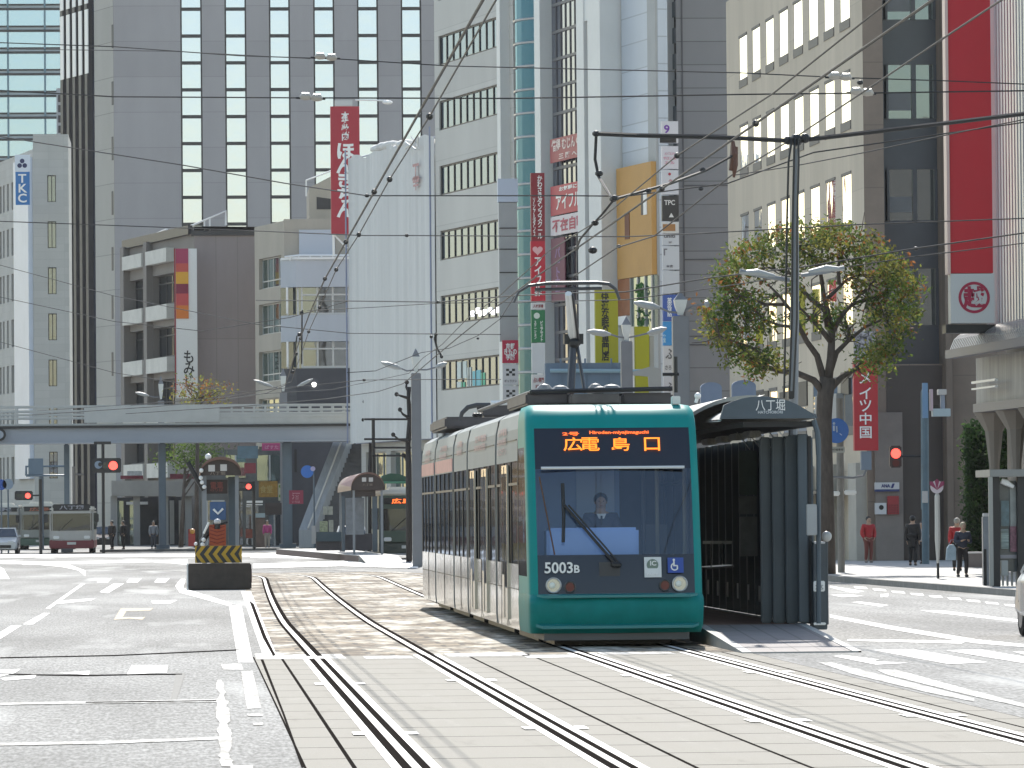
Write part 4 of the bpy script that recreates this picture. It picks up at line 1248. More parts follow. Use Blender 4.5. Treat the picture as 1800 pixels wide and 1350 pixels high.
mb = MB(); fs.box(mb, fs.u(1446, 720), fs.u(1484, 720), fs.z(1465, 775), fs.z(1465, 694), .0, .3); mb.build('grey_shutter', mat('shutter_grey', (.28, .29, .29), .6, noise=.1, nscale=2), bb)
# pale blue boards seen over the shelter, at the foot of the street wall
for i, (pa, pb, y0, y1) in enumerate(((1231, 1268, 672, 745), (1286, 1328, 668, 745))):
    f3 = fr_front(pa, 190)
    t = T('arched_board', ['slate blue round topped board left of the shelter roof', 'slate blue round topped board right behind the shelter roof'][i], 'sign board', f3.o + Z * f3.z(pa, y1))
    ua, ub, z0, z1 = f3.u(pa), f3.u(pb), f3.z(pa, y1), f3.z(pa, y0)
    c = (ua + ub) / 2; r = (ub - ua) / 2
    pts = [f3.at(ua, z0), f3.at(ub, z0)] + [f3.at(c + r * math.cos(math.pi * k / 12), z1 - r * .5 + r * .5 * math.sin(math.pi * k / 12)) for k in range(13)]
    mb = MB(); mb.prism(pts, -f3.N * .3); mb.build('board', mat('board_blue', (.17, .22, .31), .6, noise=.08, nscale=2), t)
    mb = MB(); mb.ball(f3.at(ub + .1, z1 - .7, .3), .12, 8); mb.build('lamp', M_WHITEP, t)
    mb = MB(); mb.box(f3.at(c, 0).x - .1, f3.at(c, 0).x + .1, 190.02, 190.2, .146, z0); mb.build('post', M_SGREY, t)

# ---------- ribbed department store at the right edge -----------------------
M_RIB = mat('ribbed_metal', (.50, .52, .55), .4, metal=.25, noise=.05, nscale=1)
YS = 150
fs = fr_street(1757, YS, -40)
ds = T('department_store', 'pale ribbed metal store front with curved awning at the right edge', 'building', fs.o)
zt = fs.z(1770, -140)
uR = 26.0
mb = MB(); zb = fs.z(1770, 585)
fs.quad(mb, 0, uR, 0, zt, -.25)
shell(mb, [fs.at(0, 0, -16), fs.at(0, 0, -.25)], 0, zt)
mb.poly([fs.at(0, zt, -.25), fs.at(uR, zt, -.25), fs.at(uR, zt, -16), fs.at(0, zt, -16)]); shell(mb, [fs.at(uR, 0, -.25), fs.at(uR, 0, -16)], 0, zt)
mb.build('wall', mat('store_stone', (.24, .21, .185), .7, noise=.1, nscale=1), ds)
mb = MB(); k = 0.0
while k < uR:
    fs.box(mb, k, k + .22, zb, zt, -.22, .0); k += .42
mb.build('metal_rib', M_RIB, ds)
mb = MB(); fs.box(mb, -.12, 0.0, zb, zt, -.22, .3); mb.build('edge_post', M_STEELW, ds)
mb = MB()
for y0, y1 in ((-150, 95), (130, 312), (345, 560)):
    fs.box(mb, -.42, -.15, fs.z(1752, y1), fs.z(1752, y0), -.2, .1)
mb.build('edge_light', mat('edge_light', (.72, .70, .68), .5), ds)
# curved ribbed awning over the sidewalk
f4 = fr_street(1722, 152, -40)
ua = 0.0
za, zb2 = f4.z(1722, 618), f4.z(1722, 575)
aw = MB()
N = 10
prof = [(1.3 * math.sin(t * math.pi / 2), za + (zb2 - za) * (1 - (1 - math.cos(t * math.pi / 2)) ** 1.0)) for t in [k / N for k in range(N + 1)]]
prof = [(1.35 * (k / N), zb2 + (za - zb2) * (1 - math.sqrt(max(0, 1 - (k / N) ** 2)))) for k in range(N + 1)]
step = .28
u = -.5
base = fs.o
while u < 20:
    for k in range(N):
        d0, z0 = prof[k]; d1, z1 = prof[k + 1]
        for (w0, w1, off) in ((u, u + .16, .0), (u + .16, u + step, -.07)):
            aw.poly([fs.at(w0, z0, d0 + off), fs.at(w0, z1, d1 + off), fs.at(w1, z1, d1 + off), fs.at(w1, z0, d0 + off)])
    u += step
aw.build('curved_awning', mat('awning_metal', (.30, .285, .275), .45, metal=.2, noise=.1, nscale=2), ds)
mb = MB(); fs.box(mb, -.4, 20, za - .25, za, 1.2, 1.5); mb.build('awning_edge', mat('awning_edge', (.12, .12, .14), .5), ds)
mb = MB(); fs.box(mb, -.3, 20, za - 1.6, za - .25, .1, .6); mb.build('awning_frieze', mat('frieze', (.30, .29, .275), .6, noise=.3, nscale=3, stretch=(1, 1, .1)), ds)
mb = MB(); fs.box(mb, -.3, 20, za - 1.85, za - 1.6, .1, .7); mb.build('frieze_ledge', mat('awning_edge', (.12, .12, .14), .5), ds)
for i in range(4):
    u = -.2 + i * 3.2
    mb = MB(); mb.tube([fs.at(u, .15, .1), fs.at(u, za - 3.4, .1), fs.at(u, za - 2.4, .1), fs.at(u, za - 1.86, .1)], [.16, .16, .28, .62], 10); mb.build('flared_column', mat('flared_stone', (.21, .19, .17), .7), ds)
mb = MB(); fs.box(mb, 1.0, 4.5, fs.z(1785, 672), fs.z(1785, 668), .9, 1.0); fs.box(mb, 1.0, 4.5, fs.z(1785, 683), fs.z(1785, 680), .9, 1.0); mb.build('rail_detail', M_WHITEP, ds)
# red banner with round crest, hung from a fin at the corner
f = fr_front(1668, 146)
bn = T('red_banner', 'tall plain red banner panel hanging beside the ribbed store front', 'banner', f.o + Z * f.z(1710, 480))
M_BRED = mat('banner_red', (.56, .022, .035), .55, noise=.04, nscale=.7)
mb = MB(); f.box(mb, f.u(1672), f.u(1747), f.z(1710, 480), f.z(1710, -150), -.5, 0); mb.build('banner_face', M_BRED, bn)
mb = MB(); f.box(mb, f.u(1667), f.u(1672), f.z(1670, 482), f.z(1670, -150), -.5, .05); mb.build('white_edge', mat('edge_salmon', (.70, .52, .47), .5), bn)
cr = T('crest_panel', 'white square panel with a crimson ringed crest under the red banner', 'sign', f.o + Z * f.z(1710, 570))
mb = MB(); f.box(mb, f.u(1672), f.u(1749), f.z(1710, 568), f.z(1710, 481), -.5, .02); mb.build('panel_face', mat('crest_white', (.60, .62, .62), .5), cr)
mb = MB(); c = (f.u(1713), f.z(1713, 523)); s = S(146)
n = 40
for k in range(n):
    a0, a1 = 2 * math.pi * k / n, 2 * math.pi * (k + 1) / n
    ro, ri = 28 / s, 23 / s
    mb.poly([f.at(c[0] + ri * math.cos(a0), c[1] + ri * math.sin(a0), .03), f.at(c[0] + ro * math.cos(a0), c[1] + ro * math.sin(a0), .03), f.at(c[0] + ro * math.cos(a1), c[1] + ro * math.sin(a1), .03), f.at(c[0] + ri * math.cos(a1), c[1] + ri * math.sin(a1), .03)])
M_CREST = mat('crest_crimson', (.38, .015, .06), .5)
mb.build('ring', M_CREST, cr)
mb = MB(); letters(mb, '越', f.at(c[0], c[1], .025), f.U, Z, h=40 / s, w=40 / s, bold=.045); mb.build('crest_character', M_CREST, cr)
mb = MB(); f.box(mb, f.u(1664), f.u(1752), f.z(1710, 585), f.z(1710, 570), -.8, -.1); mb.build('dark_bracket', M_BLACK, cr)
# ================================================================== TRAM
TX, TY = 6.15, 73.5
M_TEAL = mat('tram_teal', (0.007, 0.235, 0.225), .45, noise=.06, nscale=1.5, spec=.10)
M_TEALD = mat('tram_teal_bumper', (0.007, 0.19, 0.182), .5, noise=.14, nscale=3, spec=.10)
M_NAVY = mat('tram_dark_panel', (0.018, 0.022, 0.035), .18)
M_SILV = mat('tram_silver', (0.50, 0.51, 0.50), .11, metal=.85, noise=.22, nscale=1.4, stretch=(1, 1, .5), bump=.16, bscale=2.2)
M_FAIR = mat('tram_fairing', (0.30, 0.315, 0.31), .55, spec=.2, noise=.06, nscale=1)
G_TRAM = glass('tram_side_glass', (.19, .25, .35), .35, base=(.015, .018, .024))
G_WIND = clear_glass('windscreen_glass', (.84, .88, .95), .10)
tram = T('tram', 'articulated tram with teal cab front and silver sides waiting at the stop', 'tram', (TX, TY, 0))

zs = [.20, .30, .62, .70, .76, 1.02, 1.33, 1.8, 2.2, 2.57, 2.9, 3.17, 3.30, 3.42, 3.50, 3.53]
fz = [.20, .06, .00, .04, .14, .18, .24, .36, .47, .58, .70, .82, .90, 1.02, 1.28, 1.75]
hw = [1.24, 1.26, 1.27, 1.27, 1.26, 1.26, 1.26, 1.26, 1.26, 1.258, 1.258, 1.255, 1.25, 1.235, 1.20, 1.12]
half = [(-1.0, 2.5, 1.0), (-1.0, 1.55, .55), (-1.0, .50, .1), (-.998, .20, 0), (-.980, .08, 0), (-.90, .01, 0), (-.5, -.03, 0), (0, -.05, 0)]
outl = half + [(-x, y, t) for x, y, t in half[-2::-1]]
def pt(i, j):
    x, y, t = outl[j]
    return V((TX + x * hw[i], TY + fz[i] * (1 - t) + y, zs[i]))
nz, no = len(zs), len(outl)
cells = {}
for i in range(nz - 1):
    for j in range(no - 1):
        q = [pt(i, j), pt(i, j + 1), pt(i + 1, j + 1), pt(i + 1, j)]
        zc = (zs[i] + zs[i + 1]) / 2
        front = 5 <= j < no - 6
        side = j in (0, 1, no - 3, no - 2)
        if front and 2.57 < zc < 3.17: k = 'display'
        elif front and 1.33 < zc < 2.57: k = 'wind'
        elif front and .76 < zc < 1.33: k = 'nose'
        elif side and 1.02 < zc < 2.90: k = 'sidewin'
        elif zc < .76: k = 'bumper'
        else: k = 'cab'
        cells.setdefault(k, []).append(q)
def tram_part(name, k, m, smooth=True, parent=tram):
    mb = MB()
    vs, fs, idx = [], [], {}
    for q in cells[k]:
        f = []
        for p in q:
            key = (round(p.x, 4), round(p.y, 4), round(p.z, 4))
            if key not in idx: idx[key] = len(vs); vs.append(p)
            f.append(idx[key])
        fs.append(tuple(f))
    if k == 'cab':
        b = len(vs); top = [pt(nz - 1, j) for j in range(no)]; vs += top; fs.append(tuple(range(b, b + no)))
    mb.mesh(vs, fs)
    return mb.build(name, m, parent, smooth=smooth)
tram_part('cab_shell', 'cab', M_TEAL)
dgl = tram_part('destination_display', 'display', M_NAVY)
wsc = tram_part('windscreen', 'wind', G_WIND)
tram_part('nose_panel', 'nose', M_NAVY)
allw = cells['sidewin']
for sg in (-1, 1):
    cells['sidewin'] = [q for q in allw if (q[0].x - TX) * sg > 0]
    tram_part('cab_side_window', 'sidewin', G_TRAM)
bump_o = tram_part('bumper', 'bumper', M_TEALD)
mb = MB()
mb.prism([V((TX - 1.16, TY + .02, .735)), V((TX + 1.16, TY + .02, .735)), V((TX + 1.05, TY - .07, .715)), V((TX - 1.05, TY - .07, .715))], Z * .035)
mb.prism([V((TX - 1.18, TY + .04, .30)), V((TX + 1.18, TY + .04, .30)), V((TX + 1.08, TY - .06, .27)), V((TX - 1.08, TY - .06, .27))], Z * .04)
mb.build('bumper_ledge', mat('teal_ledge', (.01, .19, .20), .3), bump_o)
mb = MB(); mb.box(TX - 1.05, TX + 1.05, TY + .2, TY + 2.4, .10, .30); mb.build('undertray', mat('tray_grey', (.12, .12, .13), .6), tram)
mb = MB(); mb.box(TX - .85, TX + .85, TY + .9, TY + 3.0, .02, .2); mb.build('bogie', M_BLACK, tram)
def fy(z):
    for i in range(nz - 1):
        if zs[i] <= z <= zs[i + 1]:
            t = (z - zs[i]) / (zs[i + 1] - zs[i]); return TY + fz[i] * (1 - t) + fz[i + 1] * t
    return TY
def tp(px, py, d=.02):
    """point on the tram front near picture position"""
    z = 1.9 + (905.3 - py) / 122.4
    for _ in range(4):
        Y = fy(z) - .04 - d
        p = P(px, py, Y); z = p.z
    return p
slope_n = V((0, -1, .32)).normalized(); slope_w = V((0, .32, 1)).normalized()
X1 = V((1, 0, 0))
# destination display in amber
M_AMB = mat('amber_led', (.3, .08, .0), .5, emit=(1.0, .23, .02), estr=1.15)
M_AMB2 = mat('amber_led_small', (.3, .06, .0), .5, emit=(1.0, .16, .03), estr=.9)
dd = MB()
for body, px, w_ in (('広', 1007, 34), ('電', 1037, 34), ('島', 1091, 32), ('口', 1146, 28)):
    letters(dd, body, tp(px, 781), X1, slope_w, h=25 / 122.4, w=w_ / 122.4, bold=.008)
dobj = dd.build('destination_lettering', M_AMB, dgl)
dd = MB(); letters(dd, 'Hiroden-miyajimaguchi', tp(1088, 761), X1, slope_w, h=8 / 122.4, w=106 / 122.4, bold=.03); letters(dd, '2号', tp(1003, 763), X1, slope_w, h=7 / 122.4, w=30 / 122.4, bold=.03)
dd.build('romaji_lettering', M_AMB2, dgl)
# number, stickers, lamps
dd = MB(); letters(dd, '5003', tp(982, 998, .03), X1, Z, h=20 / 122.4, w=50 / 122.4, bold=.02); letters(dd, 'B', tp(1014, 1000, .03), X1, Z, h=14 / 122.4, w=10 / 122.4, bold=.03)
dd.build('fleet_number', M_WHITEP, tram)
def sticker(pxa, pxb, ya, yb, m, name):
    a, b = tp(pxa, yb, .03), tp(pxb, ya, .03)
    mb = MB(); mb.obox(V((a.x, a.y, a.z)), V((b.x - a.x, 0, 0)), V((0, b.y - a.y, b.z - a.z)), V((0, -.006, 0)))
    return mb.build(name, m, tram)
st = sticker(1133, 1162, 979, 1015, mat('sticker_white', (.66, .67, .66), .5), 'card_sticker')
mb = MB(); c = tp(1147, 993, .045); mb.disc(c, X1, Z, .085, 16); c2 = tp(1149, 993, .05); mb.build('card_emblem', mat('emblem_greygreen', (.16, .22, .18), .5), st)
mb = MB(); letters(mb, 'IC', tp(1148, 990, .055), X1, Z, h=.07, w=.09, bold=.03); letters(mb, 'PASPY', tp(1147, 1009, .045), X1, Z, h=.035, w=.16, bold=.04); mb.build('card_lettering', M_WHITEP, st) 
st = sticker(1174, 1201, 980, 1007, mat('sticker_blue', (.025, .07, .33), .5), 'wheelchair_sticker')
mb = MB()
c = tp(1186, 996, .05)
for k in range(14):
    a0, a1 = -.6 + 4.0 * k / 14 + 2.3, -.6 + 4.0 * (k + 1) / 14 + 2.3
    ro, ri = .058, .040
    mb.poly([c + V((ri * math.cos(a0), 0, ri * math.sin(a0))), c + V((ro * math.cos(a0), 0, ro * math.sin(a0))), c + V((ro * math.cos(a1), 0, ro * math.sin(a1))), c + V((ri * math.cos(a1), 0, ri * math.sin(a1)))])
mb.disc(c + V((-.012, -.003, .098)), X1, Z, .018, 10)
mb.obox(c + V((-.022, 0, .02)), (.022, 0, 0), (0, -.004, 0), (0, 0, .06))
mb.obox(c + V((-.022, 0, .005)), (.06, 0, 0), (0, -.004, 0), (0, 0, .02))
mb.obox(c + V((.028, 0, -.04)), (.02, 0, 0), (0, -.004, 0), (0, 0, .06))
mb.build('wheelchair_symbol', M_WHITEP, st)
for px, py, r, m, nm in ((973, 1029, .105, mat('headlamp', (.45, .47, .45), .2, metal=.6), 'headlight'), (1195, 1026, .105, mat('headlamp', (.45, .47, .45), .2, metal=.6), 'headlight'),
                         (1002, 1032, .075, mat('tail_red', (.12, .008, .008), .3), 'tail_light'), (1169, 1029, .075, mat('tail_red', (.12, .008, .008), .3), 'tail_light')):
    c = tp(px, py, .02); mb = MB(); mb.disc(c, X1, Z, r, 20, V((0, .12, 0))); o = mb.build(nm, m, tram)
    mb = MB()
    for k in range(20):
        a0, a1 = 2 * math.pi * k / 20, 2 * math.pi * (k + 1) / 20
        mb.tube([c + V((r * math.cos(a0), -.005, r * math.sin(a0))), c + V((r * math.cos(a1), -.005, r * math.sin(a1)))], .012, 5)
    mb.build('lamp_rim', mat('rim_dark', (.06, .06, .06), .4) if nm == 'tail_light' else M_ALU, o)
    if nm == 'headlight':
        mb = MB(); mb.ball(c + V((-.02, -.01, 0)), .045, 8, (1, .5, 1)); mb.build('bulb', mat('bulb', (.75, .78, .72), .1), o)
mb = MB(); mb.box(TX - .25, TX + .05, tp(1060, 1005).y - .004, tp(1060, 1005).y + .01, 1.02, 1.22); mb.build('coupler_flap', mat('flap', (.022, .028, .04), .35), tram)
# sunshade rail and wiper
mb = MB(); mb.tube([tp(951, 823, .05), tp(1203, 821, .05)], .022, 6); mb.build('sunshade_rail', mat('rail_white', (.62, .64, .64), .4), tram)
mb = MB()
a, b = tp(1083, 993, .10), tp(992, 888, .10)
mb.tube([a, b], .022, 6); mb.tube([a + V((.05, 0, .02)), b + V((.06, 0, 0))], .014, 6); mb.ball(a, .07, 8, (1.2, .6, .7))
wi = mb.build('wiper_arm', M_BLACK, tram)
mb = MB(); mb.tube([tp(989, 850, .09), tp(991, 905, .09), tp(990, 953, .09)], .026, 6); mb.build('wiper_blade', M_BLACK, wi)
# windscreen edge
mb = MB()
mb.tube([tp(948, 838, .0), tp(975, 975, .0)], .012, 5); mb.build('windscreen_wire', mat('brown_wire', (.10, .05, .03), .5), tram)
# cab interior
M_CABB = mat('cab_partition', (.27, .41, .74), .5, noise=.1, nscale=1)  # blue of partition and dashboard imitates sky reflected in the windscreen
M_DASH = mat('dashboard', (.22, .35, .62), .4, noise=.06, nscale=2)
mb = MB(); mb.rbox(TX - .98, TX + .36, TY + .50, TY + 1.15, .95, 1.72, .04); mb.build('dashboard', M_DASH, tram)
mb = MB(); mb.box(TX - 1.2, TX + .30, TY + 3.1, TY + 3.16, .5, 3.2); pb = mb.build('partition', M_CABB, tram)
mb = MB(); mb.box(TX - .35, TX + .22, TY + 3.05, TY + 3.09, 1.7, 2.75); mb.build('partition_window', mat('cab_partition_pale', (.45, .60, .9), .4), pb)
mb = MB(); mb.box(TX - 1.2, TX + 1.2, TY + .5, TY + 6.2, .55, .6); mb.build('floor', mat('tram_floor', (.12, .12, .12), .7), tram)
mb = MB(); mb.box(TX - 1.2, TX + 1.2, TY + 6.15, TY + 6.2, .6, 3.3); mb.build('rear_partition', mat('dark_interior', (.045, .045, .04), .7, noise=.3, nscale=2), tram)
for i, (px, m) in enumerate(((1155, 'pole_tan'), (1203, 'pole_tan'), (1131, 'pole_dark'))):
    p = P(px, 900, TY + 2.4); mb = MB(); mb.tube([V((p.x, p.y, .6)), V((p.x, p.y, 3.2))], .03, 8); mb.build('handrail', mat(m, (.35, .30, .19) if m == 'pole_tan' else (.05, .05, .05), .4), tram)
p = P(1155, 900, TY + 3.5); mb = MB(); mb.box(p.x - .2, p.x + .15, p.y, p.y + .5, .6, 1.75); mb.build('fare_box', mat('farebox', (.10, .10, .095), .5), tram)

# modules behind the cab: (y0, y1)
sect = [(1.25, .20), (1.265, .34), (1.265, 1.18), (1.265, 2.72), (1.262, 2.95), (1.25, 3.2), (1.20, 3.42), (1.05, 3.52), (.8, 3.56)]
mods = [(TY + 2.5, 81.2), (81.65, 89.6), (90.05, 94.3), (94.8, 101.4), (101.9, 107.3)]
M_INK = mat('fairing_print', (.42, .27, .29), .5, noise=.25, nscale=5)
M_INK2 = mat('fairing_stripe', (.50, .22, .22), .5, noise=.2, nscale=3)
for mi, (y0, y1) in enumerate(mods):
    md = None
    mb = MB(); mb.m(M_SILV)
    for sx in (-1, 1):
        for (a, za), (b, zb) in zip(sect[:-1], sect[1:]):
            zc = (za + zb) / 2
            if 1.18 < zc < 2.72: continue
            mb.m(M_SILV if zc < 1.2 else M_FAIR)
            q = [V((TX + sx * a, y0, za)), V((TX + sx * a, y1, za)), V((TX + sx * b, y1, zb)), V((TX + sx * b, y0, zb))]
            mb.poly(q if sx > 0 else q[::-1])
    mb.m(M_FAIR)
    mb.poly([V((TX - .8, y0, 3.56)), V((TX + .8, y0, 3.56)), V((TX + .8, y1, 3.56)), V((TX - .8, y1, 3.56))])
    for y in (y0, y1):
        if mi == 0 and y == y0: continue
        mb.poly([V((TX - a, y, z)) for a, z in sect] + [V((TX + a, y, z)) for a, z in sect[::-1]])
    md = mb.build('module_body', M_SILV, tram)
    for sx in (-1, 1):
        mb = MB(); x = TX + sx * 1.25
        q = [V((x, y0, 1.18)), V((x, y1, 1.18)), V((x, y1, 2.72)), V((x, y0, 2.72))]
        mb.poly(q if sx > 0 else q[::-1]); gw = mb.build('window_band', G_TRAM, md)
        mb = MB()
        ys = [y0 + .03] + [y0 + (y1 - y0) * k / max(2, round((y1 - y0) / 1.5)) for k in range(1, max(2, round((y1 - y0) / 1.5)))] + [y1 - .1]
        for y in ys: mb.box(x - .015, x + .02 * 1.0 if sx > 0 else x + .015, y, y + .07, 1.18, 2.72)
        mb.box(x - .02, x + .02, y0, y1, 2.36, 2.40)
        mb.build('mullion', M_DARKFR, gw)
        # lower panel joints and skirt line
        mb = MB(); xx = TX + sx * 1.268
        mb.box(xx - .004, xx + .004, y0, y1, .80, .815); mb.box(xx - .004, xx + .004, (y0 + y1) / 2 - .015, (y0 + y1) / 2 + .015, .22, 1.18)
        mb.build('panel_joint', M_BLACK, md)
        if sx < 0:
            if mi in (0, 1):
                for yc in ([y0 + 2.2] if mi == 0 else [y0 + 2.0, y0 + 5.5]):
                    xx = TX - 1.285
                    mb = MB(); mb.box(xx - .01, xx + .02, yc, yc + 1.3, .32, 2.68); d = mb.build('door', mat('door_silver', (.40, .40, .38), .25, metal=.5, bump=.1, bscale=3), md)
                    for q in (0, 1):
                        mb = MB(); mb.box(xx - .016, xx - .011, yc + .10 + .6 * q, yc + .58 + .6 * q, 1.0 if q else .8, 2.55); mb.build('door_glass', G_TRAM, d)
                    mb = MB(); mb.box(xx - .018, xx - .012, yc + .63, yc + .67, .34, 2.66); mb.build('door_seal', M_BLACK, d)
                    mb = MB(); mb.box(xx - .02, xx - .014, yc + 1.36, yc + 1.40, .22, 2.7); mb.build('door_seal', M_BLACK, md)
            # printed words on the roof fairing
            mb = MB(); xx = TX - 1.272
            for r_ in range(3 if mi == 0 else 2):
                z = 3.2 - r_ * .15
                mb2 = ['広島電鉄', '5000形', 'ヒロデン'][r_]
                letters(mb, mb2, V((TX - 1.268 + (.012 if z > 3.15 else 0), (y0 + y1) / 2 + (1 if mi == 0 else 0), z)), V((0, -1, 0)), Z, w=(y1 - y0) * .42, h=.12, bold=.02)
            mb.build('fairing_lettering', M_INK, md)
            mb = MB(); mb.box(TX - 1.272, TX - 1.262, y0 + .2, y1 - .2, 3.03, 3.045); mb.build('fairing_joint', M_BLACK, md)
            if mi >= 3:
                mb = MB(); mb.box(TX - 1.274, TX - 1.262, y0 + .1, y1 - .1, 2.74, 2.98); mb.build('red_stripe', M_INK2, md)
    mb = MB(); mb.box(TX - .95, TX + .95, y0 + .4, y1 - .4, .03, .22); mb.build('underframe', M_BLACK, md)
    if mi < len(mods) - 1:
        ny = mods[mi + 1][0]
        mb = MB()
        n = 5
        for k in range(n):
            a = y1 + (ny - y1) * k / n; b = y1 + (ny - y1) * (k + 1) / n; g = 1.17 if k % 2 else 1.21
            mb.box(TX - g, TX + g, a, b, .3, 3.4)
        mb.build('bellows', mat('bellows_black', (.02, .02, .02), .8), tram)
# roof equipment
M_ROOFB = mat('roof_box_dark', (.075, .065, .068), .6, noise=.25, nscale=2)
M_ROOFG = mat('roof_box_grey', (.20, .20, .20), .5, noise=.2, nscale=2)
def pxbox(pa, pb, y0, y1, Y, dpt, m, name, r=.03):
    a, b = P(pa, y1, Y), P(pb, y0, Y)
    mb = MB(); mb.rbox(a.x, b.x, Y, Y + dpt, a.z, b.z, r); return mb.build(name, m, tram)
pxbox(924, 1000, 690, 712, 77.0, 4.5, M_ROOFB, 'roof_unit')
pxbox(1002, 1092, 692, 712, 76.6, 4.0, mat('roof_box_brown', (.10, .085, .08), .6, noise=.3, nscale=3), 'roof_unit')
pxbox(1094, 1183, 690, 712, 77.0, 4.5, M_ROOFB, 'roof_unit')
mb = MB(); a = P(934, 689, 76.9); b = P(1182, 683, 76.9); mb.tube([a, b], .035, 6); mb.tube([P(934, 689, 76.9), P(842, 722, 90)], .03, 6); mb.build('roof_rail', M_BLACK, tram)
for px, r in ((985, .12), (1055, .10), (1075, .14), (1083, .09)):
    p = P(px, 688, 77.5); mb = MB(); mb.ball(p, r, 8, (1.3, 1, .8)); mb.build('roof_insulator', M_ROOFG, tram)
pxbox(1182, 1196, 696, 711, 74.8, .25, mat('box_white', (.66, .65, .62), .5), 'antenna_box', .01)
mb = MB(); p = P(1223, 708, 74.6); mb.tube([p, p + V((.03, 0, .09))], .025, 6); mb.ball(p + V((.03, 0, .1)), .05, 8); mb.build('marker_lamp', M_WHITEP, tram)
mb = MB(); p = P(1188, 690, 78); mb.tube([p, p + Z * .55], .03, 6); mb.tube([p + V((-.2, 0, .28)), p + V((.05, 0, .28))], .025, 6); mb.build('roof_aerial', M_BLACK, tram)
# raised pantograph
YPt = 90.0
M_PAN = mat('pantograph_dark', (.07, .07, .075), .45, metal=.3)
base = P(1003, 690, YPt); knee = P(1008, 596, YPt + .6); head = P(999, 516, YPt - .3)
mb = MB(); mb.tube([base, knee], [.075, .065], 8)
pan = mb.build('pantograph', M_PAN, tram)
mb = MB(); mb.tube([knee, head], [.09, .06], 8); mb.build('upper_arm', mat('arm_white', (.70, .70, .69), .4), pan)
mb = MB(); mb.tube([knee + V((.10, 0, -.1)), P(1007, 518, YPt - .3)], .025, 6); mb.tube([base + V((.25, 0, 0)), knee + V((.05, 0, 0))], .03, 6); mb.build('control_rod', M_PAN, pan)
mb = MB(); mb.bbox(knee, .34, .2, .18); mb.ball(knee + V((0, -.12, -.08)), .1, 8); mb.build('knee_joint', M_BLACK, pan)
mb = MB()
for dy in (0, .35):
    pts = [P(903, 532, YPt + dy), P(912, 513, YPt + dy), P(930, 502, YPt + dy), P(965, 498, YPt + dy), P(1050, 497, YPt + dy), P(1070, 499, YPt + dy), P(1082, 508, YPt + dy), P(1089, 527, YPt + dy)]
    mb.tube(pts, [.018, .022, .028, .034, .034, .034, .03, .026], 8)
mb.tube([P(940, 509, YPt), P(1058, 507, YPt)], .03, 6)
mb.build('collector_head', M_PAN, pan)
mb = MB(); mb.rbox(base.x - .75, base.x + .6, YPt - .6, YPt + 1.0, 3.62, 3.82, .04); mb.build('base_frame', M_ROOFB, pan)
mb = MB(); q = base + V((-.5, -.5, -.02)); mb.ball(q, .17, 10); mb.ball(q + V((.9, 0, .02)), .15, 10); mb.build('spring_drum', M_ROOFG, pan)
# folded pantograph on the third section
mb = MB()
YF = 92.5
mb.tube([P(808, 740, YF), P(812, 726, YF), P(822, 716, YF), P(838, 712, YF), P(862, 712, YF)], [.03, .04, .045, .045, .045], 7)
pf = mb.build('folded_pantograph', M_PAN, tram)
mb = MB(); mb.tube([P(838, 716, YF + .5), P(886, 712, YF + .5)], .05, 6); mb.build('folded_strut', M_PAN, pf)
mb = MB(); mb.tube([P(862, 709, YF), P(895, 708, YF)], .05, 6); mb.build('folded_arm', M_WHITEP, pf)
mb = MB(); a = P(858, 728, YF); mb.rbox(a.x - .1, a.x + .55, YF, YF + .8, a.z - .05, a.z + .2, .03); mb.build('folded_base', M_ROOFB, pf)
mb = MB(); a = P(756, 762, 104); mb.rbox(a.x, a.x + 1.6, 98, 104, a.z, a.z + .22, .04); mb.build('roof_unit', M_ROOFB, tram)
mb = MB(); a = P(832, 732, 90); 
for k in range(3): mb.ball(a + V((.05 * k + .02, 0, .02)), .045, 7)
mb.build('roof_insulator', M_BLACK, tram)
# ================================================================== STOP: platform and shelter beside the tram
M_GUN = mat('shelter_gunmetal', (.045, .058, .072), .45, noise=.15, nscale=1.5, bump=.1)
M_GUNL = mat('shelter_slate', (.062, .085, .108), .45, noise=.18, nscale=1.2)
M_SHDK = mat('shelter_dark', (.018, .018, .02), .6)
p0, p1 = G(1305, 1149), G(1520, 1149)
PX0, PX1, RY0, RY1, PZ = p0.x, p1.x, p0.y, 75.6, .26
plat = T('tram_platform', 'low tram stop platform with paved ramp beside the tram', 'platform', ((PX0 + PX1) / 2, RY0, 0))
M_RAMP = mat('ramp_paving', (.205, .185, .185), .75, noise=.12, nscale=3, panel=(.36, 6), pjoint=.7, pmort=.02)
M_TILE = mat('platform_tile', (.20, .115, .085), .75, noise=.2, nscale=2, panel=(.3, .3), pjoint=.7, pmort=.02)
rx0 = G(1255, 1100, PZ).x
xr = PX1 + .02
mb = MB()
mb.poly([(PX0 + .13, RY0, .02), (PX1 - .1, RY0, .02), (xr - .1, RY1, PZ), (PX0 + .13, RY1, PZ)], [(0, 0), (1.5, 0), (1.5, 5), (0, 5)])
mb.build('ramp', M_RAMP, plat)
mb = MB()
mb.poly([(PX0 + .13, RY1, PZ), (xr - .1, RY1, PZ), (xr - .1, 112, PZ), (PX0 + .13, 112, PZ)], [(0, 0), (1.6, 0), (1.6, 36), (0, 36)])
mb.build('paved_top', M_TILE, plat)
mb = MB()
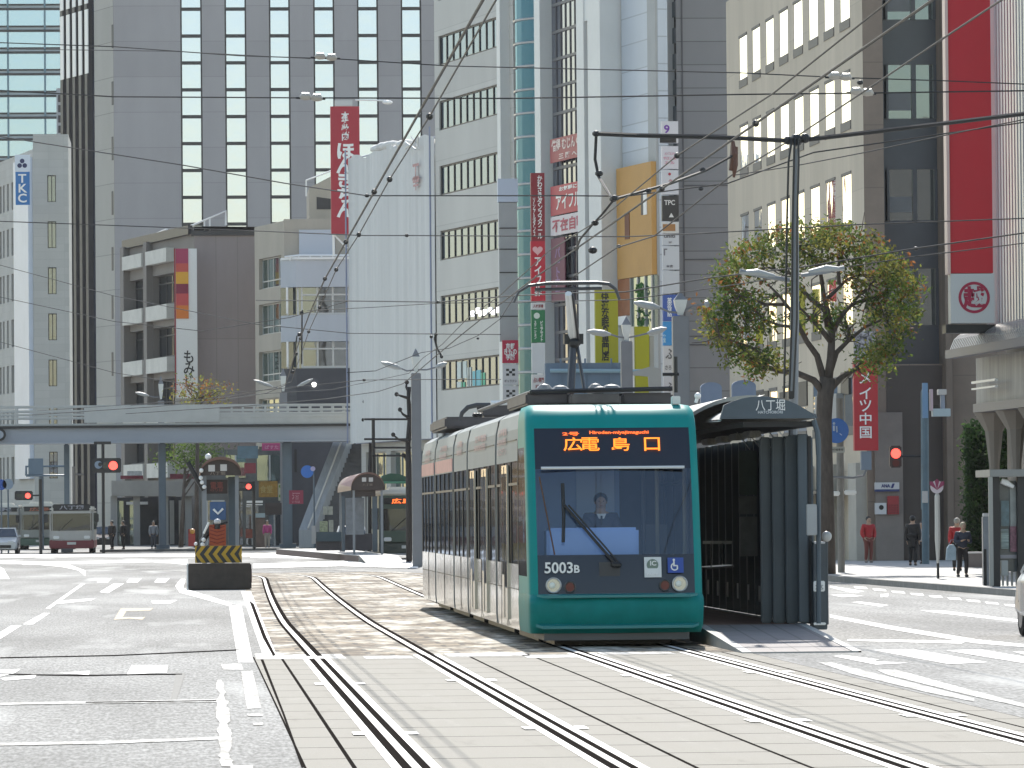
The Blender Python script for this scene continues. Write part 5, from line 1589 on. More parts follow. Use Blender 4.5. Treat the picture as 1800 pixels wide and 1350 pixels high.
for x0, x1 in ((PX0, PX0 + .13), (xr - .1, xr + .02)):
    for a, b, za, zb in ((RY0, RY1, .021, PZ + .004), (RY1, 112, PZ + .004, PZ + .004)):
        q = [V((x0, a, za)), V((x1, a, za)), V((x1, b, zb)), V((x0, b, zb))]
        mb.poly(q); 
        mb.poly([V((x0, a, 0)), V((x0, a, za)), V((x0, b, zb)), V((x0, b, 0))]); mb.poly([V((x1, a, 0)), V((x1, b, 0)), V((x1, b, zb)), V((x1, a, za))])
mb.poly([(PX0, RY0, 0), (PX1, RY0, 0), (PX1, RY0, .02), (PX0, RY0, .02)])
mb.build('edge_stone', mat('edge_stone', (.36, .355, .34), .7, noise=.1, nscale=3), plat)

sh_ = T('tram_shelter', 'slate grey arched tram shelter with ribbed back wall right of the tram', 'shelter', (8.6, 76, PZ))
XW = 9.18
# ribbed back wall
mb = MB(); y = RY1 + .1; 
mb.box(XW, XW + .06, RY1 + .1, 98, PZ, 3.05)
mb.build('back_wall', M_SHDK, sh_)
k = 0
while y < 92:
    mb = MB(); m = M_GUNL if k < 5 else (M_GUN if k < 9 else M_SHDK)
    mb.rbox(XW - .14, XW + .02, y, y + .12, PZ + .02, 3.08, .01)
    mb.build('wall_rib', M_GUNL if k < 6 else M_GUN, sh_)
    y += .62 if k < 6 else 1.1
    k += 1
# front end screen: two vertical ribbed leaves facing the ramp
for i, (pa, pb) in enumerate(((1339, 1358), (1360, 1381), (1383, 1405), (1407, 1432))):
    a, b = P(pa, 1095, RY1 + .9 - i * .22), P(pb, 1095, RY1 + .9 - i * .22)
    mb = MB(); mb.rbox(a.x, b.x, RY1 + .9 - i * .22, RY1 + 1.05 - i * .22, PZ, 3.05, .02); mb.build('end_screen', M_GUNL, sh_)
mb = MB()
for i in range(9):
    y = 77.5 + i * 1.6
    p = V((XW - .16, y, PZ + .34)); mb = MB(); mb.box(p.x - .015, p.x, y, y + .14, PZ + .25, PZ + .5); mb.build('foot_bracket', mat('bracket_pale', (.55, .56, .56), .5), sh_)
# roof arch
gx0, gx1 = P(1236, 736, 75).x, P(1436, 736, 75).x
cxr, rr = (gx0 + gx1) / 2, (gx1 - gx0) / 2
ztop_, zeav = P(1345, 697, 75).z, P(1345, 736, 75).z
def arch(t, xo=0, zo=0):
    x = -math.cos(math.pi * t)
    return (cxr + (rr + xo) * x, zeav + (ztop_ - zeav + zo) * (1 - abs(x) ** 2.2))
N = 18
mb = MB()
yf = lambda t: 75.0 + (1 - t) * 3.5
for k in range(N):
    t0, t1 = k / N, (k + 1) / N
    (xa, za), (xb, zb) = arch(t0), arch(t1)
    for dz, fl in ((0, 1), (.06, 0)):
        q = [V((xa, yf(t0), za + dz)), V((xb, yf(t1), zb + dz)), V((xb, 100, zb + dz)), V((xa, 100, za + dz))]
        mb.poly(q if not fl else q[::-1])
    mb.poly([V((xa, yf(t0), za)), V((xb, yf(t1), zb)), V((xb, yf(t1), zb + .06)), V((xa, yf(t0), za + .06))])
mb.build('roof', mat('roof_pale', (.34, .33, .30), .5, noise=.15, nscale=2), sh_)
# gable fascia
ga = P(1266, 738, 74.9).x
pts = [V((ga, 74.9, zeav)), V((gx1, 74.9, zeav))]
for k in range(N + 1):
    x, z = arch(1 - k / N)
    if x > ga + .02: pts.append(V((x, 74.9, z)))
mb = MB(); mb.prism(pts, V((0, .12, 0))); ga_o = mb.build('gable', M_GUNL, sh_)
mb = MB(); letters(mb, '八丁堀', P(1354, 712, 74.88), X1, Z, h=20 / 120, w=52 / 120, bold=.004); mb.build('stop_name', M_WHITEP, ga_o)
mb = MB(); letters(mb, 'HATCHOBORI', P(1354, 724.5, 74.88), X1, Z, h=5 / 120, w=44 / 120, bold=.03); mb.build('stop_name_romaji', mat('pale_ink', (.5, .52, .55), .5), ga_o)
# left valance, pale underside strip curving back from the gable
mb = MB()
for (a, b) in (((1238, 742), (1322, 702)),):
    q0, q1 = P(1236, 742, 79), P(1268, 741, 75.2); q2, q3 = P(1345, 698, 75.2), P(1318, 702, 79)
    n = 8
    L0 = [P(1236 + (1318 - 1236) * t, 743 - 41 * t ** .8, 79) for t in [i / n for i in range(n + 1)]]
    L1 = [P(1266 + (1345 - 1266) * t, 741 - 44 * t ** .75, 75.1) for t in [i / n for i in range(n + 1)]]
    for i in range(n): mb.poly([L0[i], L1[i], L1[i + 1], L0[i + 1]]); mb.poly([L0[i] + Z * .03, L0[i + 1] + Z * .03, L1[i + 1] + Z * .03, L1[i] + Z * .03])
mb.build('roof_valance', mat('valance_pale', (.50, .48, .43), .6, noise=.1, nscale=2), sh_)
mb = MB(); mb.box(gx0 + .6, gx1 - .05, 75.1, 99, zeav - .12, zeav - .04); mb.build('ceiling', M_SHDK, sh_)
mb = MB(); mb.tube([P(1430, 738, 75.0), P(1437, 760, 75.0), P(1439, 800, 75.0)], .04, 6); mb.tube([P(1439, 770, 75), P(1439, 1096, 75)], .035, 6); mb.build('corner_post', M_GUNL, sh_)
# ceiling lamps, notice boards, seat
M_FIT = mat('fitting_pale', (.42, .41, .39), .5, noise=.3, nscale=20)
for i in range(4):
    a = P(1252 + i * 25, 776 - i * 4.5, 84 - i * 2.2); mb = MB(); mb.rbox(a.x - .08, a.x + .09, a.y, a.y + 1.0, a.z - .05, a.z + .05, .015); mb.build('ceiling_lamp', M_FIT, sh_)
for k in range(6):
    a = P(1285 + k * 18, 745, 80); mb = MB(); mb.tube([a, P(1318 + k * 20, 790, 78)], .008, 4); mb.build('roof_stay', M_FIT, sh_)
def board(pa, pb, ya, yb, Y, m, name):
    a, b = P(pa, yb, Y), P(pb, ya, Y); mb = MB(); mb.rbox(a.x, b.x, Y, Y + .06, a.z, b.z, .01); return mb.build(name, m, sh_)
board(1299, 1330, 792, 870, 80.5, mat('board_green', (.035, .06, .05), .3, noise=.3, nscale=3), 'route_map_board')
board(1299, 1330, 872, 904, 80.5, mat('board_grey', (.11, .11, .11), .4, noise=.3, nscale=4), 'timetable_board')
board(1301, 1331, 908, 978, 80.4, mat('board_grey2', (.13, .13, .13), .35, noise=.3, nscale=4), 'timetable_board')
a, b = P(1241, 998, 86), P(1288, 995, 84.5)
seat = MB()
for k in range(5):
    seat.tube([a + V((0, .15 * k, .0)), b + V((0, .15 * k, .0))], .022, 6)
se = seat.build('seat', mat('seat_chrome', (.5, .5, .5), .3, metal=.6), sh_)
mb = MB()
for px in (1250, 1270, 1288):
    q = P(px, 998, 85.5); mb.tube([q, q + Z * .42], .012, 5)
    mb.box(q.x - .13, q.x + .05, q.y, q.y + .05, q.z + .40, q.z + .45)
mb.build('armrest', mat('seat_chrome', (.5, .5, .5), .3, metal=.6), se)
board(1418, 1436, 886, 941, 74.8, mat('box_lightgrey', (.33, .34, .35), .5, noise=.05, nscale=3), 'control_box')

# dark end post with white stickers, round mirror on top of it
def stand(name, label, cat, px, pyb, group=None, z=0.0):
    g = G(px, pyb, z); return T(name, label, cat, g, group), g
ep, g = stand('barrier_panel', 'dark slate end panel with white sticker standing at head of the ramp', 'barrier', 1443, 1104, z=.2)
Yp = g.y
def bx(t, pa, pb, ya, yb, Y, dpt, m, name, r=.01):
    a, b = P(pa, yb, Y), P(pb, ya, Y); mb = MB(); mb.rbox(a.x, b.x, Y, Y + dpt, a.z, b.z, min(r, (b.x - a.x) * .3, (b.z - a.z) * .3)); return mb.build(name, m, t)
bx(ep, 1431, 1453, 954, 1107, Yp, .5, M_GUN, 'panel')
bx(ep, 1431, 1451, 952, 956, Yp - .02, .5, mat('cap_pale', (.5, .5, .52), .5), 'cap')
bx(ep, 1430, 1450, 1021, 1040, Yp - .03, .02, M_WHITEP, 'sticker')
bx(ep, 1430, 1452, 1094, 1099, Yp - .03, .02, M_WHITEP, 'sticker')
mb = MB(); letters(mb, '危', P(1440, 1031, Yp - .04), X1, Z, h=.09, w=.12); mb.build('sticker_mark', mat('ink_grey', (.2, .2, .2), .5), ep)
bm_, g = stand('round_mirror', 'small round convex mirror on thin post behind the dark end panel', 'mirror', 1453, 1098, z=.2)
mb = MB(); c = P(1453, 943, g.y); mb.ball(c, .08, 14, (1, .5, 1)); mb.build('mirror_disc', mat('mirror_pale', (.48, .48, .47), .3), bm_)
mb = MB(); mb.tube([V((c.x, g.y + .05, .2)), V((c.x, g.y + .05, c.z - .05))], .025, 6); mb.build('post', M_GUN, bm_)

# ---------- catenary pole with lamp arms standing in the platform ------------
YPo = 78.5
base = P(1389, 1000, YPo)
po = T('catenary_pole', 'slim grey catenary pole with lamp arms and black cables rising behind the shelter', 'pole', (base.x, YPo, PZ))
M_POLE = mat('pole_grey', (.22, .235, .255), .5, noise=.08, nscale=1)
mb = MB(); zt_ = P(1398, 262, YPo).z
mb.tube([V((base.x + .0, YPo, PZ)), P(1397, 560, YPo), P(1399, 262, YPo)], [.085, .07, .045], 10)
mb.build('pole', M_POLE, po)
for s_, pts in ((-1, [(1388, 492), (1340, 485), (1300, 476)]), (1, [(1408, 484), (1450, 478), (1484, 470)])):
    mb = MB(); mb.tube([P(x, y, YPo) for x, y in pts], .035, 7); ar = mb.build('lamp_arm', M_POLE, po)
    x0, y0 = pts[-1]
    a, b = P(x0, y0 + 3, YPo), P(x0 + 62 * s_ * -1, y0 + 10 if s_ < 0 else y0 + 8, YPo)
    mb = MB(); mb.tube([a, a.lerp(b, .5) + Z * .03, b], [.025, .06, .035], 8); mb.build('lamp_head', mat('lamp_head_grey', (.36, .37, .37), .45), ar)
mb = MB()
for dx, top in ((-10, 285), (0, 262), (8, 280)):
    pts = [P(1398 + dx * .6, 244, YPo - .1), P(1396 + dx, top, YPo - .15), P(1393 + dx, 400, YPo - .16), P(1392 + dx * 1.1, 560, YPo - .17), P(1387 + dx * .9, 700, YPo - .18)]
    mb.tube(pts, .017, 6)
mb.build('feeder_cable', M_BLACK, po)
mb = MB(); mb.ball(P(1400, 246, YPo), .1, 8); mb.ball(P(1415, 243, YPo), .08, 8); mb.ball(P(1385, 247, YPo), .07, 8); mb.build('insulator', M_BLACK, po)
mb = MB(); mb.rbox(P(1383, 700, YPo).x, P(1392, 700, YPo).x, YPo - .25, YPo - .1, P(1387, 702, YPo).z, P(1387, 688, YPo).z, .01); mb.build('cable_gland', M_BLACK, po)

# ---------- far platform of the opposite direction on the left --------------
YL = G(386, 1037).y
lp = T('platform_end_block', 'dark concrete end block of the left platform carrying a chevron board', 'barrier', G(386, 1037))
bx(lp, 330, 442, 990, 1037, YL, 1.0, mat('block_concrete', (.062, .05, .042), .9, noise=.25, nscale=4), 'block', .03)
mb = MB(); a, b = P(331, 1037, YL - .02), P(336, 990, YL - .02); mb.box(a.x - .04, a.x, YL - .02, YL + 1, 0, b.z); mb.build('white_edge', M_WHITE, lp)
bx(lp, 441.8, 442.6, 1000, 1024, YL + .3, .5, mat('reflector_dark_red', (.12, .02, .02), .5), 'side_reflector')
cb = T('chevron_board', 'yellow and black chevron board pointing left on the concrete block', 'sign', P(384, 989, YL + .2))
a, b = P(343, 989, YL + .2), P(425, 959, YL + .2)
M_CHY = mat('chevron_yellow', (.42, .25, .01), .5, noise=.1, nscale=3)
mb = MB(); mb.box(a.x, b.x, YL + .2, YL + .26, a.z - .01, b.z); mb.build('board', M_CHY, cb)
mb = MB(); W, H = b.x - a.x, b.z - a.z; st_ = W / 5.4; zm = (a.z + b.z) / 2
for k in range(-1, 7):
    x = a.x + st_ * k + .12
    for (z0, z1, s0, s1) in ((zm, b.z - .004, 0, .17), (zm, a.z - .006, 0, .17)):
        pts = [(x + s0, z0), (x + st_ * .5 + s0, z0), (x + st_ * .5 + s1, z1), (x + s1, z1)]
        pts = [(min(max(px_, a.x), b.x), z_) for px_, z_ in pts]
        if max(p[0] for p in pts) - min(p[0] for p in pts) < .03: continue
        q = [V((px_, YL + .193, z_)) for px_, z_ in pts]; mb.poly(q if z1 > z0 else q[::-1])
mb.build('chevron', M_BLACK, cb)
lpl = T('left_platform', 'narrow raised tram platform running back behind the chevron board', 'platform', (G(386, 1037).x, YL + 1.1, 0))
x0, x1 = P(345, 1000, YL).x, P(430, 1000, YL).x
mb = MB(); mb.box(x0, x1, YL + 1.05, YL + 45, 0, .26); mb.build('deck', mat('deck_conc', (.20, .19, .18), .8, noise=.15, nscale=1), lpl)
# orange chevron delineator with lamp
Yd = YL + 1.6
od = T('chevron_delineator', 'orange striped safety panel with a white domed lamp behind the chevron board', 'safety panel', P(382, 985, Yd))
bx(od, 368, 397, 922, 962, Yd, .08, mat('delineator_orange', (.33, .055, .015), .5, noise=.15, nscale=6), 'panel')
mb = MB()
for k in range(6):
    y = 925 + k * 6.5
    for s_ in (-1, 1):
        mb.tube([P(382, y + 4, Yd - .01), P(382 + 13 * s_, y, Yd - .01)], .016, 4)
mb.build('stripe', mat('delineator_dark', (.16, .012, .008), .5), od)
mb = MB(); mb.ball(P(382, 917, Yd), .1, 10, (1, .8, .8)); mb.build('lamp', mat('lamp_pale', (.5, .5, .52), .3), od)
mb = MB(); mb.tube([P(382, 921, Yd), P(382, 930, Yd)], .08, 8); mb.tube([P(388, 922, Yd), P(400, 918, Yd)], .03, 6); mb.tube([P(372, 924, Yd + .1), P(360, 945, Yd + .1), P(354, 955, Yd + .1)], .08, 6); mb.build('bracket', M_BLACK, od)
mb = MB(); mb.tube([P(367, 918, Yd - .02), P(358, 938, Yd - .02)], .03, 6); mb.ball(P(358, 949, Yd - .02), .06, 8); mb.ball(P(344, 956, Yd - .02), .05, 8); mb.ball(P(356, 957, Yd - .02), .06, 8); mb.build('white_shine', M_WHITEP, od)  # white tube and balls imitate a shine on the black bracket
mb = MB(); mb.box(P(370, 985, Yd).x, P(395, 985, Yd).x, Yd + .02, Yd + .1, 0, P(380, 960, Yd).z); mb.build('leg', M_BLACK, od)
# blue keep-right arrow sign
t = T('arrow_sign', 'blue square sign with white downward arrow chevron above the orange panel', 'sign', P(383, 905, YL + 2.4))
Ya = YL + 2.4
bx(t, 369, 397, 882, 914, Ya, .05, mat('arrow_blue', (.035, .09, .21), .5), 'plate')
mb = MB(); mb.tube([P(375, 895, Ya - .02), P(383, 903, Ya - .02), P(392, 894, Ya - .02)], .035, 5); mb.build('arrow', M_WHITEP, t)
bx(t, 371, 395, 879, 882, Ya, .05, M_SGREY, 'top_edge')
mb = MB(); q = P(383, 930, Ya + .06); mb.tube([V((q.x, q.y, .26)), V((q.x, q.y, P(383, 884, Ya).z))], .04, 6); mb.build('post', M_POLE, t)
# arched shelters (brown) on both far platforms
M_BRN = mat('shelter_brown', (.045, .03, .026), .5, noise=.15, nscale=2)
def small_shelter(label, pl, pr, ytop, yeav, Y, dpt, zfl, sqs, left_ext):
    t = T('arched_shelter', label, 'shelter', (P((pl + pr) / 2, 900, Y).x, Y, zfl))
    a, b = P(pl, yeav, Y).x, P(pr, yeav, Y).x; c, r = (a + b) / 2, (b - a) / 2
    ze, zt2 = P(pl, yeav, Y).z, P((pl + pr) / 2, ytop, Y).z
    N = 16
    A = [(c - r * math.cos(math.pi * k / N), ze + (zt2 - ze) * math.sin(math.pi * k / N) ** .9) for k in range(N + 1)]
    mb = MB()
    for k in range(N):
        (xa, za), (xb, zb) = A[k], A[k + 1]
        mb.poly([V((xa, Y - .1, za)), V((xb, Y - .1, zb)), V((xb, Y + dpt, zb)), V((xa, Y + dpt, za))][::-1])
        mb.poly([V((xa, Y - .1, za + .08)), V((xb, Y - .1, zb + .08)), V((xb, Y + dpt, zb + .08)), V((xa, Y + dpt, za + .08))])
        mb.poly([V((xa, Y - .1, za)), V((xb, Y - .1, zb)), V((xb, Y - .1, zb + .08)), V((xa, Y - .1, za + .08))])
    mb.build('roof', mat('roof_rust', (.17, .09, .07), .5, noise=.1, nscale=2), t)
    mb = MB(); mb.prism([V((x, Y, z)) for x, z in A], V((0, .1, 0))); gb_ = mb.build('gable', M_BRN, t)
    for px, py in sqs:
        q = P(px, py, Y - .03); mb = MB(); mb.box(q.x - .09, q.x + .09, Y - .03, Y - .005, q.z - .09, q.z + .09); mb.build('pale_square', mat('square_pale', (.55, .52, .5), .5), gb_)
    mx = sum(p[0] for p in sqs) / len(sqs); my = sqs[0][1] + 9
    mb = MB(); letters(mb, '八丁堀', P(mx, my, Y - .02), X1, Z, h=.1, w=.42); mb.build('stop_name', mat('name_dull', (.25, .2, .16), .5), gb_)
    mb = MB()
    for x in (a + .12, b - .12):
        mb = MB(); mb.box(x - .05, x + .05, Y + .1, Y + .22, zfl, ze); mb.build('post', M_POLE, t)
        mb = MB(); mb.box(x - .05, x + .05, Y + dpt - .3, Y + dpt - .2, zfl, ze); mb.build('post', M_POLE, t)
    return t, a, b, ze
t, a, b, ze = small_shelter('brown arched shelter roof above the blue arrow sign on left platform', 352, 424, 808, 836, YL + 4, 14, .26, [(372, 823), (393, 822)], True)
bx(t, 362, 400, 843, 868, YL + 4.3, .1, mat('display_dark', (.03, .016, .014), .5), 'hanging_board')
mb = MB(); letters(mb, '電車', P(381, 853, YL + 4.28), X1, Z, h=.2, w=.35); letters(mb, 'のりば', P(381, 861, YL + 4.28), X1, Z, h=.09, w=.35); mb.build('hanging_lettering', mat('dull_red_ink', (.22, .05, .04), .5), t)
bx(t, 402, 414, 838, 985, YL + 5, .25, M_GUNL, 'glass_edge_post')
bx(t, 415, 417.5, 850, 985, YL + 5, .1, M_ALU, 'rail_post')
for px, py in ((354, 827), (353, 840), (355, 848), (359, 856)):
    mb = MB(); mb.ball(P(px, py, YL + 3.9), .06, 8); mb.build('marker_lamp', M_WHITEP, t)
mb = MB(); mb.tube([P(330, 812, YL + 4), P(345, 840, YL + 4), P(358, 862, YL + 4)], .07, 6); mb.build('cable_bundle', M_BLACK, t)
mb = MB(); mb.ball(P(366, 803, YL + 4.2), .09, 8); mb.build('roof_lamp', M_WHITEP, t)
# far right platform
YQ = G(660, 992).y
fp = T('far_platform', 'low far platform with sunlit white top and ramp left of the tram rear', 'platform', G(660, 992))
mb = MB()
top = [P(545, 969, YQ + 30), P(620, 968, YQ + 30), P(716, 974, YQ + 8), P(640, 979, YQ)]
M_WTOP = mat('platform_pale', (.46, .45, .43), .7, noise=.08, nscale=1)
pts = [G(548, 985), G(640, 990), G(716, 991), G(700, 981)]
x0, x1, y0 = G(640, 991).x, G(712, 991).x, YQ
mb = MB(); mb.prism([V((x0, y0, 0)), V((x1, y0, 0)), V((x1, y0 + 4, 0)), V((x0, y0 + 4, 0))], Z * .03)
mb.poly([(x0, y0, .031), (x1, y0, .031), (x1, y0 + 9, .30), (x0, y0 + 9, .30)]); mb.build('ramp', M_WTOP, fp)
c0, c1 = P(545, 982, YQ + 40), P(645, 982, YQ + 9)
mb = MB(); mb.prism([V((x0 - .02, y0 + 9, 0)), V((x1, y0 + 9, 0)), V((x1 - 1.0, y0 + 60, 0)), V((x0 - 2.6, y0 + 60, 0))], Z * .30); mb.build('deck', M_WTOP, fp)
mb = MB(); mb.poly([(x0 - .03, y0 + 9, 0), (x0 - .03, y0 + 9, .28), (x0 - 2.63, y0 + 60, .28), (x0 - 2.63, y0 + 60, 0)]); mb.build('dark_flank', mat('flank_brown', (.06, .035, .03), .8), fp)
YR_ = YQ + 14
t, a, b, ze = small_shelter('brown arched far shelter with pink edged roof left of the tram rear', 617, 676, 833, 862, YR_, 20, .30, [(640, 843), (652, 843)], True)
mb = MB(); q = [P(598, 852, YR_ + 1), P(617, 856, YR_), P(636, 835, YR_), P(616, 836, YR_ + 1)]; mb.prism(q, V((0, .1, 0))); mb.build('roof_wing', mat('wing_pink', (.26, .16, .145), .6), t)
bx(t, 618, 660, 848, 873, YR_ + .2, .1, M_BRN, 'hanging_board')
for pa, pb in ((601, 606), (655, 663), (668, 674)):
    bx(t, pa, pb, 872, 970, YR_ + .3, .2, M_GUNL, 'post')
bx(t, 608, 640, 875, 940, YR_ + 3, .1, mat('panel_greyblue', (.20, .22, .25), .4, noise=.2, nscale=3), 'glass_panel')
bx(t, 556, 655, 938, 968, YR_ + 6, .15, mat('low_wall', (.065, .06, .07), .6, noise=.2, nscale=1), 'low_wall')
bx(t, 556, 604, 935, 952, YR_ + 5.8, .1, mat('low_teal', (.06, .09, .11), .6), 'low_panel')
bx(t, 548, 555, 924, 956, YR_ + 5.7, .1, mat('post_pale2', (.36, .36, .36), .6), 'pale_post')
# ================================================================== FOOTBRIDGE
YBR = 300
M_BRG = mat('bridge_girder', (.29, .32, .37), .5, noise=.10, nscale=.5, stretch=(.3, 1, 1))
M_BRR = mat('bridge_rail', (.44, .45, .44), .5, noise=.06, nscale=1)
M_BRP = mat('bridge_post_blue', (.10, .135, .17), .55, noise=.1, nscale=1)
br = T('footbridge', 'long pale grey footbridge spanning the street above the buses', 'footbridge', (P(330, 900, YBR).x, YBR, 0))
xa, xb = P(-260, 760, YBR).x, P(652, 760, YBR).x
zg0, zg1, zr0, zr1 = P(330, 776, YBR).z, P(330, 751, YBR).z, P(330, 745, YBR).z, P(330, 711, YBR).z
mb = MB(); mb.box(xa, xb, YBR, YBR + 3.2, zg0, zg1); mb.box(xa, xb, YBR - .12, YBR + 3.3, zg0 - .06, zg0 + .06); mb.build('girder', M_BRG, br)
mb = MB(); mb.box(xa, xb, YBR - .25, YBR + 3.45, zg1 + .002, zr0 - .06); mb.build('deck_edge', M_BLACK, br)
xm0, xm1 = P(148, 730, YBR).x, P(386, 730, YBR).x
mb = MB(); mb.box(xm0, xm1, YBR - .1, YBR - .03, zr0 + .1, zr1 - .05); mb.build('solid_panel', M_BRR, br)
for s_, dy in ((0, 0), (1, 3.2)):
    mb = MB()
    for z in (zr1 - .05, zr1 - .32, zr1 - .52, zr1 - .72, zr0 + .02): mb.box(xa, xb, YBR + dy - .05, YBR + dy + .05, z - .045, z + .045)
    mb.build('handrail', M_BRR, br)
    x = xa
    while x < xb:
        if not xm0 < x < xm1: mb = MB(); mb.box(x, x + .09, YBR + dy - .06, YBR + dy + .04, zr0, zr1 - .02); mb.build('baluster', M_BRR, br)
        x += .66 if x > xm1 else 1.05
mb = MB(); mb.box(xb - .05, xb + .25, YBR - .2, YBR + 3.4, zg0, zr1 + .1); mb.build('end_panel', M_BRG, br)
mb = MB(); mb.box(P(386, 730, YBR).x, xb, YBR - .02, YBR + .0, zr0 + .05, zr1 - .6); mb.build('lower_panel', M_BRR, br)
# pillars
for pa, pb, Y in ((280, 292, YBR + 1.5), (497, 514, YBR + 1.2), (113, 122, YBR + 2.4), (-150, -135, YBR + 1.5)):
    a, b = P(pa, 900, Y).x, P(pb, 900, Y).x
    mb = MB(); mb.rbox(a, b, Y, Y + .5, .15 if pa > 150 else 0, zg0 - .05, .06); mb.build('pillar', M_BRP, br)
    mb = MB(); mb.box(a - .2, b + .2, Y - .1, Y + .6, .15 if pa > 150 else 0, .4); mb.build('pillar_base', M_BRP, br)
# stair flight descending towards the left at the right end
n = 22
s0, s1 = P(528, 968, YBR - 1.6), P(604, 778, YBR - 1.6)
s0.z = .15
wd = 3.6
mb = MB()
for k in range(n):
    a = s0.lerp(s1, k / n); b = s0.lerp(s1, (k + 1) / n)
    mb.box(a.x, a.x + wd, a.y + .0 + k * .28, a.y + .32 + k * .28, a.z, b.z - .02)
    mb.box(a.x, a.x + wd, a.y + k * .28 + .28, a.y + k * .28 + .34, a.z - .1, b.z)
mb.build('stair_steps', mat('stair_dark', (.055, .062, .075), .6, noise=.2, nscale=3), br)
for dx in (0, wd):
    mb = MB()
    A = s0 + V((dx - .08, -.05, 0)); B = s1 + V((dx - .08, n * .28, 0))
    mb.prism([A, A + V((.85 if dx == 0 else .1, 0, 0)), B + V((.85 if dx == 0 else .1, 0, 0)), B], Z * 1.05) if dx == 0 else mb.tube([A + Z, B + Z], .05, 6)
    mb.build('stair_parapet' if dx == 0 else 'stair_handrail', mat('parapet_grey', (.26, .29, .32), .5, noise=.12, nscale=2, stretch=(3, 1, .2)), br)
mb = MB(); mb.tube([s0 + V((.45, -.1, 1.15)), s1 + V((.45, n * .28, 1.15))], .05, 6); mb.build('stair_handrail', M_BRR, br)
# dark wall behind the stairs (shops under the scaffold)
f = fr_front(512, 322)
t = T('corner_shop', 'dark shop front behind the footbridge stairs', 'shop', f.o)
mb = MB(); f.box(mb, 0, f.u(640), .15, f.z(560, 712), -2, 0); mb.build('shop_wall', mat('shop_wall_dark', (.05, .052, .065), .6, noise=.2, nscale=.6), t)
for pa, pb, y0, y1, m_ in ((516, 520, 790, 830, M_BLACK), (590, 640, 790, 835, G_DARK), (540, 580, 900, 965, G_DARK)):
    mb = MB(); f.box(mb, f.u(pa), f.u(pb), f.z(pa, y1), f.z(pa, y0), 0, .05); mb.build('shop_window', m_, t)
t = T('street_notice', 'pair of pale notices and low yellowish flower stand by the stairs', 'notice', P(576, 965, 296))
bx(t, 568, 576, 890, 905, 296, .1, mat('notice_pale', (.32, .33, .29), .6, noise=.2, nscale=6), 'notice')
bx(t, 577, 585, 890, 905, 296, .1, mat('notice_pale', (.32, .33, .29), .6), 'notice')
bx(t, 562, 576, 916, 935, 296, .3, mat('flower_pale', (.30, .33, .22), .8, noise=.5, nscale=9), 'flower_box')
bx(t, 578, 586, 914, 935, 296, .3, mat('notice_pale', (.32, .33, .29), .6), 'notice_stand')

# ================================================================== LAMPS, SIGNALS, SIGNS
M_LP = mat('lamp_post_grey', (.19, .195, .21), .55, noise=.08, nscale=1)
M_LPL = mat('lamp_pane', (.62, .64, .62), .3)
def twin_lamp(label, px, ytop, wpx, Y, zb, arms, pxb=None):
    """square pillar, diamond lantern, two thin arms with slender heads"""
    b = P(px, 900, Y)
    t = T('twin_arm_lamp', label, 'street lamp', (b.x, Y, zb), 'twin arm street lamps')
    s = S(Y); w_ = wpx / s / 2
    top = P(px, ytop, Y)
    mb = MB(); mb.rbox(top.x - w_, top.x + w_, Y - w_, Y + w_, zb, top.z, .02); mb.build('pillar', M_LP, t)
    h = 36 / 64 if False else 46 / s * .9
    c = top + Z * (h * .55)
    r = .95 * w_ + .04
    mb = MB()
    prof = [(-.5, .35), (-.15, .8), (.15, 1.0), (.5, .05)]
    for sg in (1,):
        rings = [[c + V((math.cos(a) * r * k, math.sin(a) * r * k, h * z)) for a in [math.pi / 4 + math.pi / 2 * i for i in range(4)]] for z, k in prof]
        vs = [p for rg in rings for p in rg]; fs = []
        for i in range(3):
            for k in range(4): fs.append((i * 4 + k, i * 4 + (k + 1) % 4, (i + 1) * 4 + (k + 1) % 4, (i + 1) * 4 + k))
        mb.mesh(vs, fs[:8]); mb.build('lantern', M_LPL, t)
        mb = MB(); mb.mesh(vs, fs[8:])
        mb.build('lantern_cap', M_LP, t)
    for (xs, ys, xe, ye, xh, yh) in arms:
        mb = MB(); mb.tube([P(px, top and ytop - 6, Y), P(xs, ys, Y), P(xe, ye, Y)], .03, 6); a = mb.build('lamp_arm', M_LP, t)
        mb = MB(); p, q = P(xe, ye, Y), P(xh, yh, Y); mb.tube([p, p.lerp(q, .3), p.lerp(q, .75), q], [.04, .11, .10, .03], 8)
        mb.build('lamp_head', mat('lamp_head_grey', (.36, .37, .37), .45), a)
    return t
twin_lamp('square lamp post with two thin arms standing just left of the tram rear', 731, 656, 17, 195, 0, [(715, 652, 706, 648, 670, 637), (750, 650, 765, 646, 786, 638)])
twin_lamp('square lamp post with lantern between the sign column and the round tree', 1196, 556, 29, 142, .15, [(1176, 548, 1160, 541, 1114, 532), (1218, 538, 1238, 535, 1247, 533)])
twin_lamp('square lamp post with lantern in front of the yellow banners', 1101, 600, 20, 168, .15, [(1086, 592, 1074, 588, 1032, 582), (1122, 590, 1138, 586, 1172, 577)])
twin_lamp('slim lamp post with white lantern on the stairs end of the footbridge', 498, 690, 13, 316, .15, [(488, 682, 480, 680, 446, 668), (512, 682, 522, 680, 550, 666)])
twin_lamp('slim lamp post with bright lantern seen beyond the middle of the footbridge', 283, 704, 11, 312, .15, [(270, 698, 262, 696, 238, 690)])
